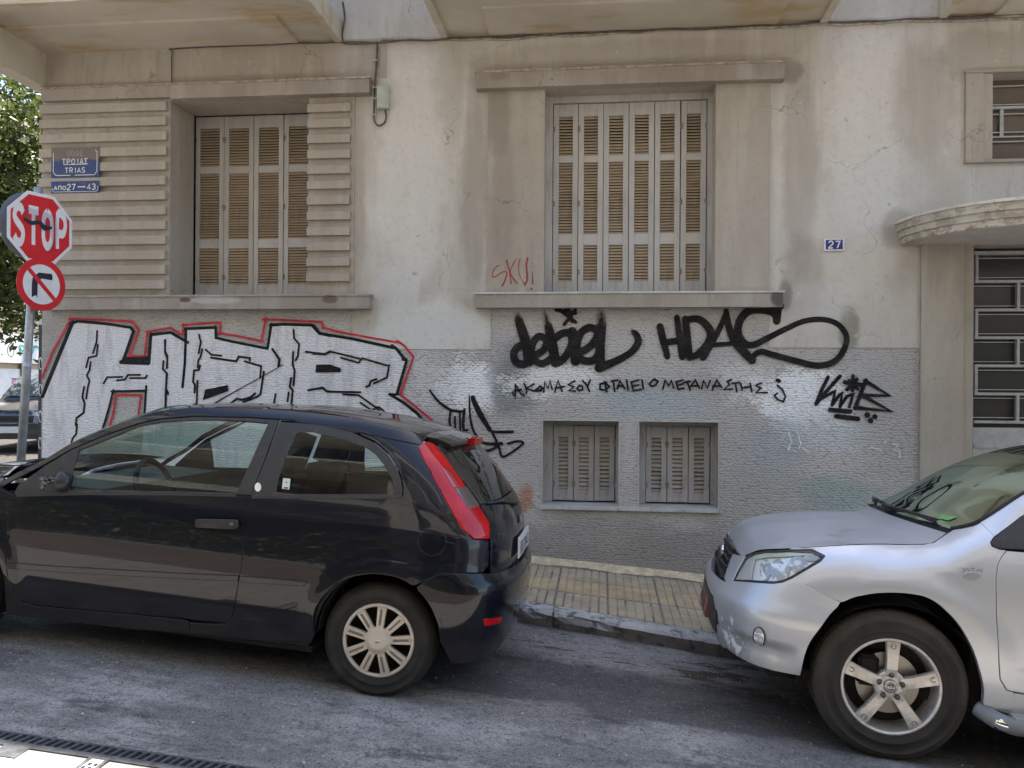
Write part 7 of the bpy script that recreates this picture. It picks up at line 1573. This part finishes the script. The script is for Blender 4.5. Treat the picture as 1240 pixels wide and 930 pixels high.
# dark saloon facing the camera behind the sign pole
def saloon(x, y, zg, yaw):
    root = empty('parked_car', (x, y, zg), 'dark blue grey saloon parked across the side street behind the sign pole', 'car', rot=(0, 0, yaw))
    mp = simple('dark_blue_grey_paint', (.045,.055,.075), .3, .3, .1, 4, coat=1.0)
    def sec(st, name, mat):
        bm = bmesh.new(); rows = []
        for (yy, prof) in st: rows.append([bm.verts.new((px_, yy+(cy_ if isinstance(cy_, float) else 0), pz_)) for px_, pz_, cy_ in [(a, b, c) for a, b, c in prof]])
        for a, b in zip(rows, rows[1:]):
            for k in range(len(a)-1): bm.faces.new((a[k], a[k+1], b[k+1], b[k]))
        bm.faces.new(rows[0]); bm.faces.new(rows[-1][::-1]); fixn(bm); return bmo(name, bm, mat, root, False, smooth=True)
    def ringp(w, z0, z1, r=.12): return [(-w+r*.3, z0, 0), (-w, z0+r, 0), (-w-.01, (z0+z1)/2, 0), (-w+.03, z1-r*.6, 0), (-w+.13, z1, 0), (0, z1+.03, 0), (w-.13, z1, 0), (w-.03, z1-r*.6, 0), (w+.01, (z0+z1)/2, 0), (w, z0+r, 0), (w-r*.3, z0, 0)]
    sec([(-2.1, ringp(.62,.28,.62)), (-2.02, ringp(.74,.22,.70)), (-1.85, ringp(.80,.20,.76)), (-1.2, ringp(.84,.2,.88)), (-.75, ringp(.85,.2,.94)), (1.2, ringp(.85,.2,.96)), (2.1, ringp(.80,.25,.92)), (2.25, ringp(.72,.3,.85))], 'body', mp)
    def cab(w, z0, z1): return [(-w, z0, 0), (-w+.10, z1-.06, 0), (-w+.2, z1, 0), (0, z1+.02, 0), (w-.2, z1, 0), (w-.10, z1-.06, 0), (w, z0, 0)]
    sec([(-.85, cab(.74,.90,.96)), (-.2, cab(.76,.92,1.36)), (.1, cab(.77,.92,1.42)), (.9, cab(.77,.92,1.42)), (1.5, cab(.74,.92,1.15)), (1.8, cab(.70,.90,.97))], 'cabin', mp)
    V = [(-.66,-.84,.985),(.66,-.84,.985),(.60,-.25,1.36),(-.60,-.25,1.36)]; mk('windscreen', [(a, b-.02, c+.015) for a, b, c in V], [(0,1,2,3)], NB('dark_screen', (.10,.12,.13), .08, 0, .6, 1.0).m, root, world=False)
    for sx_ in (-1, 1):
        bm = bmesh.new(); addbox(bm, min(sx_*.42, sx_*.76), max(sx_*.42, sx_*.76), -2.06, -1.95, .56, .70); bmo('headlight', bm, M_lens, root, False, bevel=.03, seg=2)
        for yy in (-1.35, 1.25):
            w = bpy.data.objects.new('wheel', None); C.objects.link(w); w.parent = root; w.location = (sx_*.84, yy, .3)
            bm = bmesh.new(); lathe(bm, [(.0,-.02*sx_),(.19,-.02*sx_),(.20,.01*sx_),(.29,.01*sx_),(.30,-.02*sx_),(.30,-.17*sx_)], 28, 'x'); fixn(bm); bmo('tyre', bm, M_tyre1, w, False, smooth=True)
            bm = bmesh.new(); lathe(bm, [(.0,.008*sx_),(.18,.004*sx_),(.19,-.01*sx_)], 24, 'x'); fixn(bm); bmo('rim', bm, M_hub, w, False)
    bm = bmesh.new(); addbox(bm, -.40, .40, -2.10, -1.98, .56, .68); bmo('front_grille', bm, M_trimblk, root, False, bevel=.01); bm = bmesh.new(); addbox(bm, -.26, .26, -2.135, -2.10, .38, .49); bmo('number_plate', bm, M_white, root, False, bevel=.003); bm = bmesh.new(); addbox(bm, -.6, .6, -2.11, -2.0, .27, .36); bmo('lower_grille', bm, M_trimblk, root, False, bevel=.01)
    bm = bmesh.new(); addbox(bm, -.83, .83, -2.125, -2.05, .44, .54); bmo('bumper_strip', bm, M_trimblk, root, False, bevel=.02, seg=2)
cx3 = at(-14, 540, 13.4)[0]; saloon(cx3-.1, 15.4, .36, R(14))

# ================================================================== ACROSS THE STREET (behind the camera; it lights and mirrors)
opp = empty('facing_apartment_building', (0, -2.5, 0), 'cream apartment building with balconies on the near side of the street', 'building')
M_cream = simple('sunlit_cream_plaster', (.66,.60,.51), .85, 0, .08, 1.5, dirt=(.4,.33,.25), dirtamt=.4); M_creamw = simple('white_balcony', (.72,.70,.66), .8, 0, .06, 2); M_awn = simple('dark_opening', (.04,.035,.03), .4); M_brownsh = simple('brown_shutter', (.16,.09,.05), .6)
YO = -2.5
box('wall', -16, 13, -12, YO, -2, 13.6, M_cream, opp, 0)
M_gran = simple('dark_granite_cladding', (.085,.07,.06), .5, 0, .2, 3); M_green = simple('green_awning', (.05,.12,.07), .7)
for i, x in enumerate(np.arange(-16, 13, 1.45)): box('cladding_panel', x+.01, x+1.44, YO, YO+.03, zn(x, 0)-.2, 3.55, M_gran, opp, .004)
box('string_course', -16, 13, YO, YO+.12, 3.56, 3.80, M_creamw, opp, .01)
for i, x in enumerate(np.arange(-14.5, 12, 3.1)):
    box('shop_opening' if i % 3 else 'garage_door', x, x+1.9, YO+.031, YO+.06, zn(x, 0)+.1, zn(x, 0)+2.4+.2*(i % 2), M_awn if i % 3 else M_brownsh, opp, 0)
    if i % 2: M_ = Matrix.Translation((0, YO+.1, zn(x, 0)+2.9)) @ Matrix.Rotation(R(-28), 4, 'X'); box('awning', x-.1, x+2.0, 0, 1.2, -.01, .01, M_green, opp, 0, M_)
    for f in range(3):
        z = 4.0+3.1*f
        wn = box('balcony_door', x+.2, x+1.5, YO+.002, YO+.05, z+.2, z+2.4, M_brownsh if (i+f) % 2 else M_awn, opp, 0)
for f in range(3):
    z = 3.9+3.1*f
    for x0, x1 in ((-15, -9.2), (-8.0, -2.6), (-1.4, 4.2), (5.6, 11.5)):
        box('balcony_slab', x0, x1, YO, YO+1.15, z, z+.16, M_creamw, opp, .01)
        if f != 1: box('balcony_parapet', x0, x1, YO+1.08, YO+1.15, z+.16, z+.95, M_creamw if f else M_cream, opp, .01)
        else:
            bm = bmesh.new(); addbox(bm, x0, x1, YO+1.09, YO+1.13, z+1.0, z+1.04)
            for q in np.arange(x0+.05, x1, .12): addbox(bm, q, q+.015, YO+1.10, YO+1.12, z+.16, z+1.0)
            bmo('balcony_railing', bm, M_trimblk, opp)
box('cornice', -16, 13, YO, YO+.5, 13.4, 13.7, M_creamw, opp, .01)

hd_ = empty('hedge', (0, -1.2, 0), 'clipped green hedge along the facing building', 'hedge')
r = np.random.default_rng(3); n = 9000; c = np.stack([r.uniform(-9, 5, n), -1.5+r.normal(size=n)*.28, r.uniform(0, 1.0, n)], 1); c[:, 2] = c[:, 2]*(1.0+.5*np.sin(c[:, 0]*1.7))+np.array([zn(q, 0) for q in c[:, 0]])
a = r.normal(size=(n, 3)); a /= np.linalg.norm(a, axis=1)[:, None]; b = np.cross(a, r.normal(size=(n, 3))); b /= np.linalg.norm(b, axis=1)[:, None]
V = np.stack([c-a*.06, c+b*.035, c+a*.06, c-b*.035], 1).reshape(-1, 3); o = mk('foliage', V.tolist(), [(4*i, 4*i+1, 4*i+2, 4*i+3) for i in range(n)], M_leaf, hd_)
t_ = o.data.attributes.new('tone', 'FLOAT', 'POINT'); t_.data.foreach_set('value', np.repeat(r.uniform(0, 1, n), 4))

# loose grit and chips on the road
r = np.random.default_rng(11); V, F_ = [], []
for i in range(2600):
    x = r.uniform(-4.5, 2.6); y = r.uniform(3.34, 5.8); 
    if r.random() > .35: y = 5.75-abs(r.normal())*.35-.1*x*0
    if y > kerbY(x)-.03 or y < 3.34: continue
    z = roadz(x, y); sz = float(r.choice([.003, .005, .008, .012], p=[.35, .3, .22, .13])); b0 = len(V); a = r.uniform(0, 6.3)
    P_ = [(math.cos(a+k*1.9)*sz*r.uniform(.6, 1.2), math.sin(a+k*1.9)*sz*r.uniform(.6, 1.2)) for k in range(3)]
    V += [(x+p, y+q, z-.001) for p, q in P_]+[(x+P_[0][0]*.2, y+P_[0][1]*.2, z+sz*r.uniform(.5, .9))]
    F_ += [(b0, b0+1, b0+3), (b0+1, b0+2, b0+3), (b0+2, b0, b0+3)]
M_grit = NB('grit', rough=.9); M_grit.set('Base Color', M_grit.mix(M_grit.ramp(M_grit.noise(60, 2), .4, .6), (.12,.11,.10), (.5,.48,.45)))
tag(mk('road_grit', V, F_, M_grit.m), 'loose grit and pale stone chips scattered over the road', 'grit', kind='stuff')
